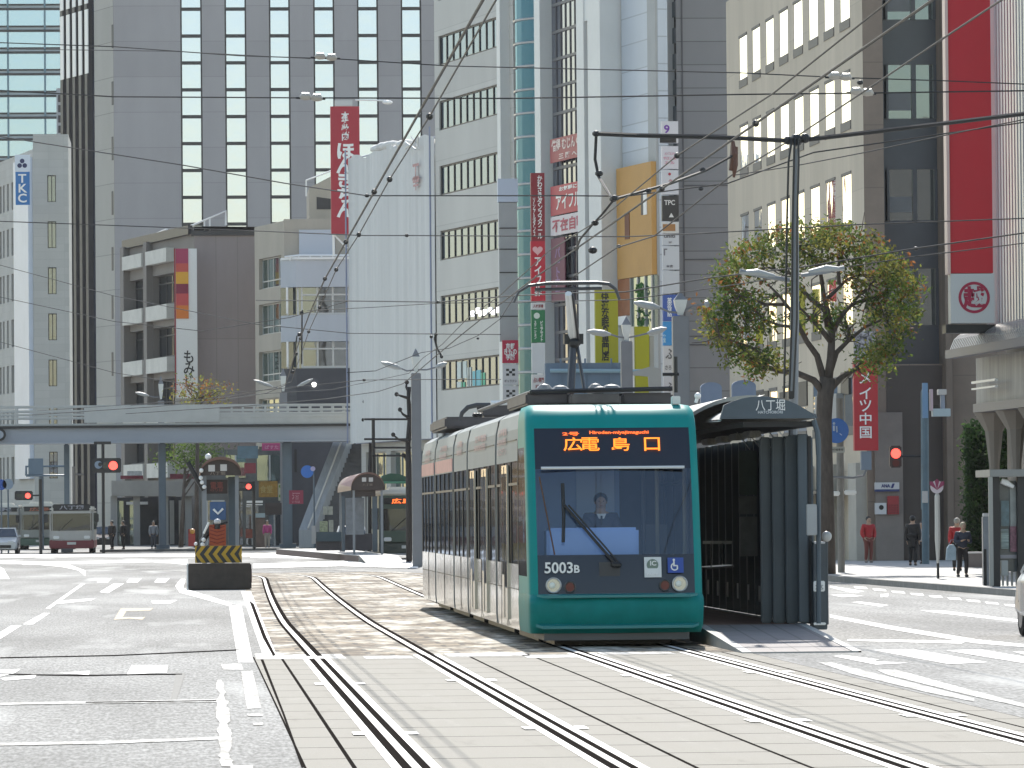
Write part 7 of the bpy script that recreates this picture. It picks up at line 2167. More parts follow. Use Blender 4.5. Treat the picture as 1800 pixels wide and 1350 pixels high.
def small_tree(label, px, yb, Y, crown, ncl, sz, trunkpts, mats, zb=.15, spread=.3, name='street_tree'):
    t = T(name, label, 'tree', (P(px, 900, Y).x, Y, zb))
    q = [P(x, y, Y) for x, y in trunkpts]; q[0].z = zb
    mb = MB(); mb.tube(q, [.16 - .09 * i / (len(q) - 1) for i in range(len(q))], 8)
    cx, cy, rx, ry = crown
    for k in range(9):
        a = q[-1].lerp(q[-2], random.random()); e = P(cx + rx * random.uniform(-.8, .8), cy + ry * random.uniform(-.8, .6), Y + random.uniform(-1, 1)); mb.tube([a, a.lerp(e, .5) + V((random.gauss(0, .1), 0, .1)), e], [.05, .035, .015], 5)
    mb.build('trunk', M_BARK, t, smooth=True)
    bs = [MB() for _ in mats]
    for k in range(ncl):
        th = random.uniform(0, 6.283); r_ = random.random() ** .5
        c = P(cx + rx * r_ * math.cos(th), cy + ry * r_ * math.sin(th), Y + random.uniform(-1.6, 1.6))
        b = random.choice(bs)
        for _ in range(24): leaf(b, c + V((random.gauss(0, spread), random.gauss(0, spread), random.gauss(0, spread * .7))), sz * random.uniform(.7, 1.3))
    for b, m_ in zip(bs, mats): b.build('foliage', m_, t)
    return t
small_tree('small olive tree poking above the footbridge rail before the kana sign', 345, 960, 312, (352, 690, 48, 24), 34, .10, [(345, 960), (346, 850), (348, 740), (346, 690)], [M_LF[0], M_LF[2], M_LF[3]], spread=.35)
small_tree('low green tree in shade under the footbridge behind the arched shelter', 330, 960, 318, (335, 800, 66, 24), 60, .11, [(318, 960), (322, 880), (326, 810)], [M_LF[1], M_LF[4]], spread=.35)
# pruned bare trees
def knob_tree(label, pts, Y, twigs):
    q = [P(x, y, Y) for x, y in pts]; t = T('pruned_tree', label, 'tree', V((q[0].x, Y, 0)))
    q[0].z = 0
    n = len(q); rs = [.13 - .06 * i / (n - 1) + (.025 if i % 2 else 0) for i in range(n)]
    mb = MB(); mb.tube(q, rs, 8); mb.build('trunk', mat('bark_black', (.035, .031, .03), .9), t, smooth=True)
    for tw_ in twigs:
        w_ = [P(x, y, Y + random.uniform(-.3, .3)) for x, y in tw_]
        mb = MB(); mb.tube(w_, [.07 - .035 * i / (len(w_) - 1) for i in range(len(w_))], 6); mb.ball(w_[-1], .10, 7); mb.build('branch', mat('bark_black', (.035, .031, .03), .9), t, smooth=True)
knob_tree('pruned leafless tree with knobbly top just left of the lamp post', [(719, 975), (719, 840), (717, 780), (721, 740), (718, 700), (719, 680)], 215, [[(718, 700), (705, 696), (697, 693)], [(719, 690), (714, 680), (715, 672)], [(719, 735), (708, 728), (703, 720)], [(717, 775), (700, 772), (691, 764)], [(720, 760), (726, 752)], [(718, 815), (709, 800)]])
knob_tree('pruned leafless tree behind the far shelter at the footbridge end', [(651, 975), (651, 830), (652, 760), (650, 712), (646, 690)], 290, [[(650, 712), (640, 706)], [(646, 695), (645, 680)], [(651, 750), (638, 738)], [(652, 770), (662, 760)]])
# dark frame of gantry bars near the pruned trees
t = T('sign_gantry', 'dark horizontal gantry bars between the pruned trees left of the tram', 'gantry', P(690, 900, 240))
for y in (737, 772, 787, 801):
    mb = MB(); mb.tube([P(640 if y < 780 else 654, y, 240), P(738, y, 240)], .05, 6); mb.build('bar', M_BLACK, t)
mb = MB(); mb.tube([P(656, 735, 240.1), V((P(656, 735, 240.1).x, 240.1, 0))], .08, 8); mb.build('post', M_BLACK, t)
t = T('green_canopy', 'green arched shop canopy behind the far shelter', 'canopy', P(695, 848, 262))
pts = [P(666, 848, 262), P(724, 848, 262), P(714, 838, 262), P(702, 833, 262), P(686, 832, 262), P(672, 836, 262)]
mb = MB(); mb.prism(pts, V((0, 1.6, 0))); mb.build('canopy', mat('canopy_green', (.035, .10, .06), .6, noise=.15, nscale=2), t)
mb = MB(); mb.tube([P(667, 848, 261.9), P(724, 848, 261.9)], .06, 6); mb.build('canopy_edge', mat('canopy_edge_green', (.10, .27, .17), .5), t)
for px in (672, 718): mb = MB(); a = P(px, 848, 262.5); mb.tube([V((a.x, 262.5, 0)), a], .06, 6); mb.build('post', M_GUN, t)
# ivy and topiary at the department store
gI = G(1722, 1000, .15)
t = T('ivy_hedge', 'tall dark ivy covered hedge with stepped outline on the brown stone wall', 'hedge', (P(1722, 1000, 163).x, 163, .15))
bs = [MB(), MB(), MB()]
M_IV = [leafmat('ivy_dark', (.022, .05, .016)), leafmat('ivy_mid', (.04, .08, .024)), leafmat('ivy_light', (.065, .11, .035))]
def ivy(x0, x1, y0, y1, n_, Y):
    for k in range(n_):
        px, py = random.uniform(x0, x1), random.uniform(y0, y1)
        edge = min((px - x0) / (x1 - x0), (py - y0) / (y1 - y0) * 2.0)
        if edge < .08 and random.random() < .5: continue
        c = P(px + random.gauss(0, 2), py + random.gauss(0, 2), Y + random.uniform(-.5, .5))
        b = random.choices(bs, [4, 3, 1])[0]
        for _ in range(5): leaf(b, c + V((random.gauss(0, .1), random.gauss(0, .12), random.gauss(0, .1))), random.uniform(.06, .11))
ivy(1696, 1734, 742, 985, 900, 163)
ivy(1738, 1800, 728, 850, 600, 162)
ivy(1730, 1760, 850, 985, 250, 163.2)
for b, m_ in zip(bs, M_IV): b.build('foliage', m_, t)
mb = MB(); a, b_ = P(1702, 985, 163), P(1800, 735, 163); mb.box(a.x, a.x + 1.6, 163.1, 163.5, .15, P(1702, 752, 163).z); mb.build('stem_core', mat('ivy_core', (.012, .018, .008), .9), t)
# ================================================================== PEOPLE
def skin_mesh(name, verts, edges, radii, m, parent, sub=1):
    me = bpy.data.meshes.new(name); me.from_pydata(verts, edges, []); me.update()
    o = bpy.data.objects.new(name, me); COL.objects.link(o)
    md = o.modifiers.new('skin', 'SKIN'); md.use_smooth_shade = True
    sv = me.skin_vertices[0].data if me.skin_vertices else None
    if sv is None:
        bm = bmesh.new(); bm.from_mesh(me); bm.verts.layers.skin.verify(); bm.to_mesh(me); bm.free(); sv = me.skin_vertices[0].data
    for i, r_ in enumerate(radii):
        r_ = r_ if isinstance(r_, tuple) else (r_, r_)
        sv[i].radius = r_
        sv[i].use_root = (i == 0)
    if sub:
        ss = o.modifiers.new('sub', 'SUBSURF'); ss.levels = sub; ss.render_levels = sub
    dg = bpy.context.evaluated_depsgraph_get(); dg.update()
    nm = bpy.data.meshes.new_from_object(o.evaluated_get(dg))
    bpy.data.objects.remove(o); bpy.data.meshes.remove(me)
    nm.materials.clear(); nm.materials.append(m); nm.shade_smooth()
    r2 = bpy.data.objects.new(name, nm); COL.objects.link(r2)
    r2.parent = parent
    return r2
M_SKIN = mat('skin', (.42, .27, .19), .6)
M_HAIRB = mat('hair_black', (.015, .013, .012), .5)
M_HAIRG = mat('hair_grey', (.30, .29, .26), .6)
def person(label, base, H, face, coat, legs, hair, walk=.0, arms='down', stoop=0.0, coatlen=.47, shoes=None, sit=False, group=None, detail=True):
    """face: heading in degrees, 0 = towards the camera. Local frame: x to the person's left as seen, -y forwards"""
    t = T('person', label, 'person', base, group)
    t.rotation_euler = (0, 0, R(face))
    s = H
    hip = .52 * s; sho = .80 * s; st = stoop
    def fw(z): return -st * max(0, z - hip)           # lean forwards
    j = {}
    def add(n_, x, y, z): j[n_] = V((x * s, y * s, z * s))
    wk = walk
    if sit:
        hip = .30 * s
    hz = hip / s
    add('pel', 0, 0, hz); add('wst', 0, fw(.62 * s) / s, hz + .10); add('chs', 0, fw(.74 * s) / s, hz + .20); add('nkb', 0, fw(.82 * s) / s, hz + .30); add('nkt', 0, fw(.86 * s) / s - .005, hz + .345); add('hdm', 0, fw(.9 * s) / s - .015, hz + .40); add('hdt', 0, fw(.95 * s) / s - .01, hz + .455)
    for sg, nm in ((-1, 'R'), (1, 'L')):
        w1 = wk * sg
        add('sh' + nm, .105 * sg, fw(.8 * s) / s, hz + .285)
        if arms == 'down':
            add('el' + nm, .135 * sg, fw(.65 * s) / s + .04 * w1 + .01, hz + .12); add('wr' + nm, .125 * sg, fw(.5 * s) / s - .04 - .05 * w1, hz - .02); add('hn' + nm, .125 * sg, fw(.5 * s) / s - .055 - .05 * w1, hz - .065)
        elif arms == 'pocket':
            add('el' + nm, .155 * sg, .02, hz + .12); add('wr' + nm, .115 * sg, -.055, hz + .02); add('hn' + nm, .09 * sg, -.065, hz - .01)
        else:  # hold / drive
            add('el' + nm, .15 * sg, -.03, hz + .12); add('wr' + nm, .07 * sg, -.16, hz + .15); add('hn' + nm, .045 * sg, -.195, hz + .165)
        if sit:
            add('hp' + nm, .055 * sg, -.01, hz - .01); add('kn' + nm, .07 * sg, -.25, hz + .0); add('an' + nm, .07 * sg, -.25, hz - .24); add('to' + nm, .07 * sg, -.32, hz - .27)
        else:
            add('hp' + nm, .05 * sg, 0, hz - .03); add('kn' + nm, .058 * sg, -.02 - .09 * w1 * (1 if w1 > 0 else .4), .285); add('an' + nm, .06 * sg, .02 - .10 * w1 if w1 > 0 else .02 - .13 * w1, .045); add('to' + nm, .065 * sg, j['an' + nm].y / s - .07, .018)
    names = list(j); ix = {n_: i for i, n_ in enumerate(names)}
    E = [('pel', 'wst'), ('wst', 'chs'), ('chs', 'nkb'), ('nkb', 'nkt'), ('nkt', 'hdm'), ('hdm', 'hdt')]
    for nm in 'RL': E += [('nkb', 'sh' + nm), ('sh' + nm, 'el' + nm), ('el' + nm, 'wr' + nm), ('wr' + nm, 'hn' + nm), ('pel', 'hp' + nm), ('hp' + nm, 'kn' + nm), ('kn' + nm, 'an' + nm), ('an' + nm, 'to' + nm)]
    rad = dict(pel=.075, wst=.068, chs=.078, nkb=.05, nkt=.033, hdm=.052, hdt=.042)
    for nm in 'RL': rad.update({'sh' + nm: .042, 'el' + nm: .028, 'wr' + nm: .018, 'hn' + nm: .020, 'hp' + nm: .062, 'kn' + nm: .038, 'an' + nm: .025, 'to' + nm: .022})
    vs = [j[n_] for n_ in names]; ed = [(ix[a], ix[b]) for a, b in E]; rr_ = [rad[n_] * s for n_ in names]
    if detail:      # five fingers on each hand
        for nm in 'RL':
            h = j['hn' + nm]; d = (h - j['wr' + nm]).normalized(); sd_ = V((0, 1, 0)) if arms == 'down' else V((1, 0, 0))
            for k, (o_, ln) in enumerate(((-.012, .03), (-.004, .036), (.004, .034), (.012, .026), (.020, .018))):
                b = h + sd_ * o_ * s + d * .014 * s; e = h + sd_ * o_ * 1.2 * s + d * (ln * (.6 if k == 4 else 1)) * s + (V((0, -.01, 0)) * s if k < 4 else sd_ * .012 * s)
                vs += [b, e]; ed += [(ix['hn' + nm], len(vs) - 2), (len(vs) - 2, len(vs) - 1)]; rr_ += [.0055 * s, .0045 * s]
    skin_mesh('body', vs, ed, rr_, M_SKIN, t)
    # coat: torso and sleeves
    cn = ['pel', 'wst', 'chs', 'nkb', 'shR', 'elR', 'wrR', 'shL', 'elL', 'wrL']
    ci = {n_: i for i, n_ in enumerate(cn)}
    cv = [j[n_].copy() for n_ in cn]; cr_ = [.108, .100, .108, .062, .064, .052, .040, .064, .052, .040]
    ce = [(0, 1), (1, 2), (2, 3), (3, 4), (4, 5), (5, 6), (3, 7), (7, 8), (8, 9)]
    if coatlen > .5:
        cv.append(V((0, 0, (hz - (coatlen - .45)) * s))); cr_.append(.095); ce.append((0, len(cv) - 1))
    skin_mesh('coat', cv, ce, [r_ * s for r_ in cr_], coat, t)
    # trousers
    ln = ['pel', 'hpR', 'knR', 'anR', 'hpL', 'knL', 'anL']
    lv = [j[n_].copy() for n_ in ln]
    skin_mesh('trousers', lv, [(0, 1), (1, 2), (2, 3), (0, 4), (4, 5), (5, 6)], [r_ * s for r_ in (.08, .068, .046, .036, .068, .046, .036)], legs, t)
    for nm in 'RL':
        mb = MB(); a, b = j['an' + nm], j['to' + nm]
        mb.tube([V((a.x, a.y + .02 * s, .02 * s + (a.z - .045 * s))), V((a.x, a.y - .03 * s, .024 * s + (a.z - .045 * s))), V((b.x, b.y - .012 * s, .015 * s + (a.z - .045 * s)))], [.024 * s, .03 * s, .018 * s], 8)
        o = mb.build('shoe', shoes or M_BLACK, None); o.parent = t
    # hair cap and face
    hd = (j['hdm'] + j['hdt']) / 2
    mb = MB(); mb.ball(hd + V((0, .014 * s, .012 * s)), .062 * s, 12, (1, 1.05, 1.0)); o = mb.build('hair', hair, None, smooth=True); o.parent = t
    mb = MB(); mb.ball(hd + V((0, -.022 * s, -.012 * s)), .050 * s, 12, (.92, .9, 1.12)); mb.ball(hd + V((0, -.070 * s, -.018 * s)), .009 * s, 6)
    o = mb.build('face', M_SKIN, None, smooth=True); o.parent = t
    for sg in (-1, 1):
        mb = MB(); mb.ball(hd + V((.019 * sg * s, -.063 * s, -.003 * s)), .006 * s, 6); o = mb.build('eye', M_BLACK, None); o.parent = t
        mb = MB(); mb.ball(hd + V((.05 * sg * s, -.005 * s, -.012 * s)), .012 * s, 6, (.5, .8, 1.2)); o = mb.build('ear', M_SKIN, None); o.parent = t
    mb = MB(); mb.ball(hd + V((0, -.062 * s, -.042 * s)), .012 * s, 6, (1.2, .5, .35)); o = mb.build('mouth', mat('lips', (.28, .10, .09), .6), None); o.parent = t
    return t, j
M_REDJ = mat('jacket_red', (.36, .018, .022), .7, noise=.1, nscale=6)
M_NAVYC = mat('coat_navy', (.035, .04, .062), .8, noise=.15, nscale=6)
M_BLK = mat('cloth_black', (.014, .013, .014), .8)
M_DKC = mat('coat_charcoal', (.022, .02, .02), .8, noise=.2, nscale=5)
M_BRT = mat('trousers_red_brown', (.16, .045, .035), .8)
M_JEAN = mat('trousers_dark', (.028, .022, .022), .8)
M_PALEC = mat('coat_pale', (.42, .38, .38), .8)
g = G(1527, 989, .15)
person('person in a bright red jacket and reddish trousers facing the street', g, 1.60, 18, M_REDJ, M_BRT, M_HAIRB, arms='pocket', shoes=M_BRW)
g = G(1605, 994, .15)
person('person in long charcoal coat walking away near the blue pole', g, 1.62, 160, M_DKC, M_BLK, M_HAIRB, walk=.35, coatlen=.62)
g = G(1622, 991, .15)
person('person in pale jacket and dark trousers partly behind the charcoal coat', g, 1.42, -40, M_PALEC, M_JEAN, M_HAIRB, walk=.4)
g = G(1692, 1014, .15)
t, j = person('stooped person in navy coat carrying a pale blue bag toward the bus stop', g, 1.45, 12, M_NAVYC, M_JEAN, mat('hair_blond_grey', (.36, .30, .20), .6), walk=.5, arms='hold', stoop=.12)
gb2 = P(1671, 984, g.y - .1)
tb_ = T('shopping_bag', 'pale blue shopping bag held by the stooped person in navy', 'bag', P(1671, 984, g.y - .12))
a, b = P(1663, 985, g.y - .2), P(1682, 957, g.y - .2)
mb = MB(); mb.prism([V((a.x, g.y - .2, a.z)), V((b.x - .02, g.y - .2, a.z)), V((b.x - .02, g.y - .2, b.z - .1)), V((b.x - .08, g.y - .2, b.z)), V((a.x + .1, g.y - .2, b.z)), V((a.x + .03, g.y - .2, b.z - .1))], V((0, .14, 0))); mb.build('bag_body', mat('bag_blue', (.30, .38, .44), .6, noise=.15, nscale=8), tb_, bevel=.02)
mb = MB(); mb.tube([P(1668, 957, g.y - .13), P(1672, 949, g.y - .13), P(1679, 949, g.y - .13), P(1680, 957, g.y - .13)], .012, 5); mb.build('handle', mat('bag_handle', (.22, .26, .30), .6), tb_)
g = G(1683, 1003, .15)
person('person with grey hair and red coat behind the stooped one in navy', g, 1.55, 170, M_REDJ, M_BLK, M_HAIRG, stoop=.05)
# small figures under the footbridge
g = G(468, 963, .15); g = P(470, 963, 305); g.z = .15
person('person in pink top near the stall under the footbridge', g, 1.6, 0, mat('top_pink', (.45, .07, .22), .8), mat('trousers_pale', (.34, .30, .26), .8), M_HAIRB, detail=False)
g = P(270, 966, 302); g.z = .15
person('person in pale grey jacket standing by the footbridge pillar', g, 1.62, 0, mat('jacket_grey', (.28, .29, .31), .8), mat('trousers_slate', (.07, .075, .09), .8), M_HAIRB, detail=False)
for px, lb in ((197, 'dark clothed person at left of the pair near the bus'), (217, 'dark clothed person at right of the pair near the bus')):
    g = P(px, 962, 303); g.z = .15
    person(lb, g, 1.66, random.uniform(-60, 60), M_DKC, M_BLK, M_HAIRB, walk=.3, detail=False)
g = P(337, 950, 300); g.z = .15
t = T('red_marker', 'small red and orange post light left of the orange striped panel', 'marker', g)
bx(t, 331, 343, 930, 960, 300, .3, mat('marker_red', (.35, .03, .025), .5, noise=.2, nscale=4), 'post_body'); mb = MB(); mb.ball(P(338, 934, 299.9), .16, 8); mb.build('lamp', mat('lamp_orange', (.6, .3, .06), .4), t)
# tram driver
yD = TY + 1.75
hd = P(1062, 905, yD)
drv, j = person('tram driver in dark uniform with white collar behind the windscreen', V((P(1056, 905, yD).x, yD, .86)), 1.72, 0, mat('uniform_navy', (.035, .042, .075), .8), M_BLK, M_HAIRB, arms='hold', sit=True)
mb = MB(); c = j['nkb']
mb.prism([c + V((-.07, -.115, .03)), c + V((0, -.13, -.13)), c + V((.07, -.115, .03))], V((0, -.01, 0))); o = mb.build('shirt_collar', M_WHITEP, None); o.parent = drv
mb = MB(); mb.tube([c + V((0, -.145, .0)), c + V((0, -.15, -.14))], .016, 5); o = mb.build('tie', M_BLK, None); o.parent = drv
for k, sg in enumerate((-1, 1)):
    mb = MB(); mb.ball(j['hn' + 'RL'[k]], .045, 8, (1, 1.1, .9)); o = mb.build('white_glove', M_WHITEP, None, smooth=True); o.parent = drv
mb = MB(); mb.rbox(drv.location.x - .25, drv.location.x + .25, yD + .02, yD + .35, .6, 1.12, .04); mb.rbox(drv.location.x - .24, drv.location.x + .24, yD + .25, yD + .36, 1.1, 1.75, .04); mb.build('driver_seat', M_BLK, tram)

# ================================================================== VEHICLES
M_TYRE = mat('tyre', (.018, .018, .018), .85)
M_HUB = mat('hub', (.35, .35, .36), .35, metal=.6)
G_CAR = glass('car_glass', (.18, .23, .28), .15, base=(.012, .016, .02))
def wheel(t, c, r, w_):
    mb = MB()
    for sg in (1,): mb.tube([c + V((-w_ / 2, 0, 0)), c + V((-w_ / 2 + .03, 0, 0)), c + V((w_ / 2 - .03, 0, 0)), c + V((w_ / 2, 0, 0))], [r * .93, r, r, r * .93], 20)
    o = mb.build('wheel', M_TYRE, t)
    mb = MB(); mb.tube([c + V((-w_ / 2 - .006, 0, 0)), c + V((w_ / 2 + .006, 0, 0))], r * .6, 14); mb.build('rim', M_HUB, o)
def car(label, base, paint, plate=True, van=False):
    """front faces the camera (-y), centre on base"""
    t = T('parked_car' if False else 'car', label, 'car', base, 'cars on the road')
    b = V(base)
    st = [(-2.15, .30, .62, .74, .70), (-2.05, .24, .70, .78, .80), (-1.3, .20, .88, .82, .84), (-.9, .20, .94, .83, .85), (0, .20, .96, .84, .86), (1.3, .20, .97, .84, .86), (1.9, .26, .96, .80, .84), (2.1, .34, .80, .76, .78)]
    mb = MB(); rings = []
    for y, z0, z1, wt, wb in st:
        rings.append([b + V((x, y, z)) for x, z in ((-wb * .9, z0), (-wb, z0 + .15), (-wt, z1 - .12), (-wt * .9, z1), (wt * .9, z1), (wt, z1 - .12), (wb, z0 + .15), (wb * .9, z0))])
    vs = [p for r_ in rings for p in r_]; fs = []
    for i in range(len(rings) - 1):
        for k in range(8): fs.append((i * 8 + k, i * 8 + (k + 1) % 8, (i + 1) * 8 + (k + 1) % 8, (i + 1) * 8 + k))
    fs += [tuple(range(8)), tuple(reversed(range(len(vs) - 8, len(vs))))]
    mb.mesh(vs, fs); mb.build('body', paint, t, smooth=False, bevel=.03)
    top = 1.48
    gr = [(-1.0, .95, .78), (-.35, top - .04, .62), (.1, top, .62), (1.0, top - .03, .61), (1.75, .97, .74)]
    mb = MB()
    for (ya, za, wa), (yb, zb, wb) in zip(gr[:-1], gr[1:]):
        if za > .97 and zb > .97: mb.poly([b + V((-wa, ya, za)), b + V((wa, ya, za)), b + V((wb, yb, zb)), b + V((-wb, yb, zb))])
    mb.poly([b + V((-.62, -.35, top - .04)), b + V((-.62, 1.0, top - .03)), b + V((-.60, 1.0, top - .10)), b + V((-.60, -.35, top - .1))])
    for sg in (-1, 1):
        mb.tube([b + V((.78 * sg, -1.0, .95)), b + V((.62 * sg, -.35, top - .04)), b + V((.61 * sg, 1.0, top - .03)), b + V((.74 * sg, 1.75, .97))], .035, 6)
    mb.build('roof', paint, t)
    mb = MB(); mb.poly([b + V((-.77, -.98, .955)), b + V((.77, -.98, .955)), b + V((.61, -.36, top - .06)), b + V((-.61, -.36, top - .06))]); mb.build('windscreen', G_CAR, t)
    for sg in (-1, 1):
        mb = MB(); q = [b + V((.77 * sg, -.95, .955)), b + V((.74 * sg, 1.7, .975)), b + V((.605 * sg, .98, top - .06)), b + V((.615 * sg, -.34, top - .06))]; mb.poly(q if sg > 0 else q[::-1]); mb.build('side_window', G_CAR, t)
        mb = MB(); mb.rbox(b.x + .42 * sg - .17, b.x + .42 * sg + .17, b.y - 2.19, b.y - 2.05, b.z + .60, b.z + .74, .03); mb.build('headlight', mat('car_headlight', (.72, .74, .74), .1), t)
        mb = MB(); mb.rbox(b.x + .88 * sg - .09, b.x + .88 * sg + .09, b.y - .85, b.y - .72, b.z + .95, b.z + 1.07, .03); mb.build('wing_mirror', paint, t)
        for y in (-1.35, 1.35): wheel(t, b + V((.74 * sg, y, .31)), .31, .2)
    mb = MB(); mb.rbox(b.x - .45, b.x + .45, b.y - 2.2, b.y - 2.05, b.z + .33, b.z + .5, .02); mb.build('grille', M_BLACK, t)
    return t
def busv(label, base, H, W, low, mid, roofm, dest, tc, cut=None):
    b = V(base); t = T('bus', label, 'bus', base, 'city buses')
    L = 9.5; x0, x1 = b.x - W / 2, b.x + W / 2
    mb = MB(); mb.rbox(x0, x1, b.y, b.y + L, b.z + .30, b.z + H, .14); mb.build('body', mid, t)
    mb = MB(); mb.rbox(x0 - .012, x1 + .012, b.y - .05, b.y + L, b.z + .28, b.z + .78, .05); mb.build('lower_panel', low, t)
    mb = MB(); mb.rbox(x0 + .1, x1 - .1, b.y - .02, b.y + .1, b.z + 1.22, b.z + 2.35, .08); mb.build('windscreen', G_CAR, t)
    mb = MB(); mb.rbox(x0 + .18, x1 - .18, b.y - .03, b.y + .1, b.z + 2.42, b.z + 2.80, .05); d = mb.build('destination_board', M_BLACK, t)
    mb = MB(); letters(mb, dest, V((b.x, b.y - .035, b.z + 2.61)), X1, Z, h=.24, w=W * .55, bold=.03); mb.build('destination_lettering', tc, d)
    mb = MB(); mb.rbox(x0 + .02, x1 - .02, b.y - .02, b.y + L - .1, b.z + H - .16, b.z + H + .12, .10); mb.rbox(x0 + .5, x1 - .5, b.y + 1.5, b.y + 4, b.z + H + .05, b.z + H + .25, .06); mb.build('roof', roofm, t)
    for sg, x in ((-1, x0), (1, x1)):
        mb = MB(); mb.rbox(x - .30 if sg < 0 else x + .06, x - .06 if sg < 0 else x + .30, b.y - .25, b.y - .15, b.z + 1.75, b.z + 2.25, .04); mb.build('wing_mirror', M_BLACK, t)
        mb = MB(); mb.rbox(b.x + sg * (W / 2 - .38) - .17, b.x + sg * (W / 2 - .38) + .17, b.y - .075, b.y, b.z + .82, b.z + 1.0, .03); mb.build('headlight', mat('car_headlight', (.72, .74, .74), .1), t)
        mb = MB(); mb.box(x - .006, x + .006, b.y + .3, b.y + L - .4, b.z + 1.35, b.z + 2.3); mb.build('side_window', G_CAR, t)
        for y in (2.2, 7.2): wheel(t, V((x - sg * .16, b.y + y, b.z + .45)), .45, .28)
    mb = MB(); mb.tube([V((b.x - .7, b.y - .04, b.z + 1.28)), V((b.x + .05, b.y - .05, b.z + 1.95))], .02, 5); mb.build('wiper', M_BLACK, t)
    mb = MB(); mb.box(b.x - .25, b.x + .25, b.y - .07, b.y - .04, b.z + .5, b.z + .64); mb.build('number_plate', M_ALU, t)
    return t
M_BUSW = mat('bus_ivory', (.42, .41, .39), .4, noise=.06, nscale=2)
M_BUSR = mat('bus_red', (.17, .02, .03), .45, noise=.1, nscale=3)
M_BUSG = mat('bus_green', (.07, .12, .09), .45, noise=.1, nscale=3)
M_BUST = mat('bus_roof_white', (.62, .61, .56), .4)
M_DEST = mat('dest_pale', (.3, .3, .34), .5)
g = P(126, 966, 292); g.z = 0
busv('ivory bus with red lower panel and white roof waiting under the footbridge', g, 2.55, 2.50, M_BUSR, M_BUSW, M_BUST, '八丁堀', M_DEST)
g = P(70, 963, 331); g.z = 0
busv('dull green bus half hidden behind the ivory and red bus', g, 2.85, 2.45, M_BUSG, mat('bus_sage', (.26, .27, .25), .45), M_BUST, '広島', mat('dest_redd', (.35, .12, .07), .5))
g = P(4, 962, 334); g.z = 0
busv('pale bus at the left picture edge behind the white car', g, 2.8, 2.4, M_BUSW, M_BUSW, M_BUST, '駅', M_DEST)
g = G(716, 985); g = P(716, 980, 228); g.z = 0
busv('dark green bus with amber destination board behind the tram rear', g, 3.0, 2.5, mat('bus_darkgreen', (.03, .045, .04), .4), mat('bus_dkgreen2', (.045, .08, .06), .4), M_BUST, '広島駅', M_AMB2)
M_CARW = mat('car_white', (.66, .66, .66), .25, noise=.02, nscale=1)
M_CARS = mat('car_silver', (.42, .43, .44), .25, metal=.5)
g = P(8, 966, 296); g.z = 0
car('white car with dark grille in front of the buses at left edge', g, M_CARW)
g = G(1812, 1128); 
g = V((g.x + 1.24, g.y + 2.0, 0))
car('white car entering the picture at the right edge', g, M_CARW)
g = P(632, 960, 262); g.z = .0
car('white car glinting beyond the low wall of the far shelter', V((g.x - .4, g.y, 0)), M_CARW)
g = P(182, 962, 345); g.z = 0
car('dark car queued to the right of the ivory and red bus', g, mat('car_black', (.02, .02, .025), .25))

# ================================================================== OVERHEAD WIRES
M_WIRE = mat('wire_black', (.012, .012, .013), .6)
def wire(label, pts, r, fittings=(), name='overhead_wire', fr=.042, mname=None):
    """pts: (px, py, Y)"""
    q = [P(*p) for p in pts]
    t = T(name, label, 'wire', q[0])
    mb = MB(); mb.tube(q, r, 6); mb.build('cable', mname or M_WIRE, t)
    for f_ in fittings:
        c = P(*f_[:3]); k = f_[3] if len(f_) > 3 else 1
        mb = MB(); mb.ball(c, fr * k, 8, (1.2, 1.2, .9)); mb.build('fitting', M_BLACK, t)
    return t
def contact(label, X, z0, r, Ys, zs=None, fit=()):
    q = [V((X + shiftX(y), y, z0 + (zs[i] if zs else 0))) for i, y in enumerate(Ys)]
    t = T('overhead_wire', label, 'wire', q[0]); mb = MB(); mb.tube(q, r, 6); mb.build('cable', M_WIRE, t)
    for i in fit:
        mb = MB(); mb.ball(q[i], .04, 8); mb.build('fitting', M_BLACK, t)
YY = [15, 30, 42, 55, 66, 78, 90, 105, 120, 135, 150, 162, 172, 182, 192, 205]
contact('left contact wire of the left track sloping down to the footbridge', 2.42, 6.1, .014, YY, fit=(4, 5, 6, 8))
contact('messenger wire hung just right of the left contact wire', 2.62, 6.16, .009, YY, [.0, .05, .1, .05, .1, .05, .1, .05, .1, .05, .1, .05, .1, .05, .1, .1], fit=(2, 3, 4, 5, 6, 7, 8))
contact('contact wire of the right track running to the pantograph', 6.15, 6.12, .014, YY, fit=(3, 4))
contact('messenger wire just above the right contact wire', 6.35, 6.45, .010, YY, [.1, .0, .1, .0, .1, .0, .1, 0, .1, 0, .1, 0, .1, 0, .1, 0], fit=(2, 4))
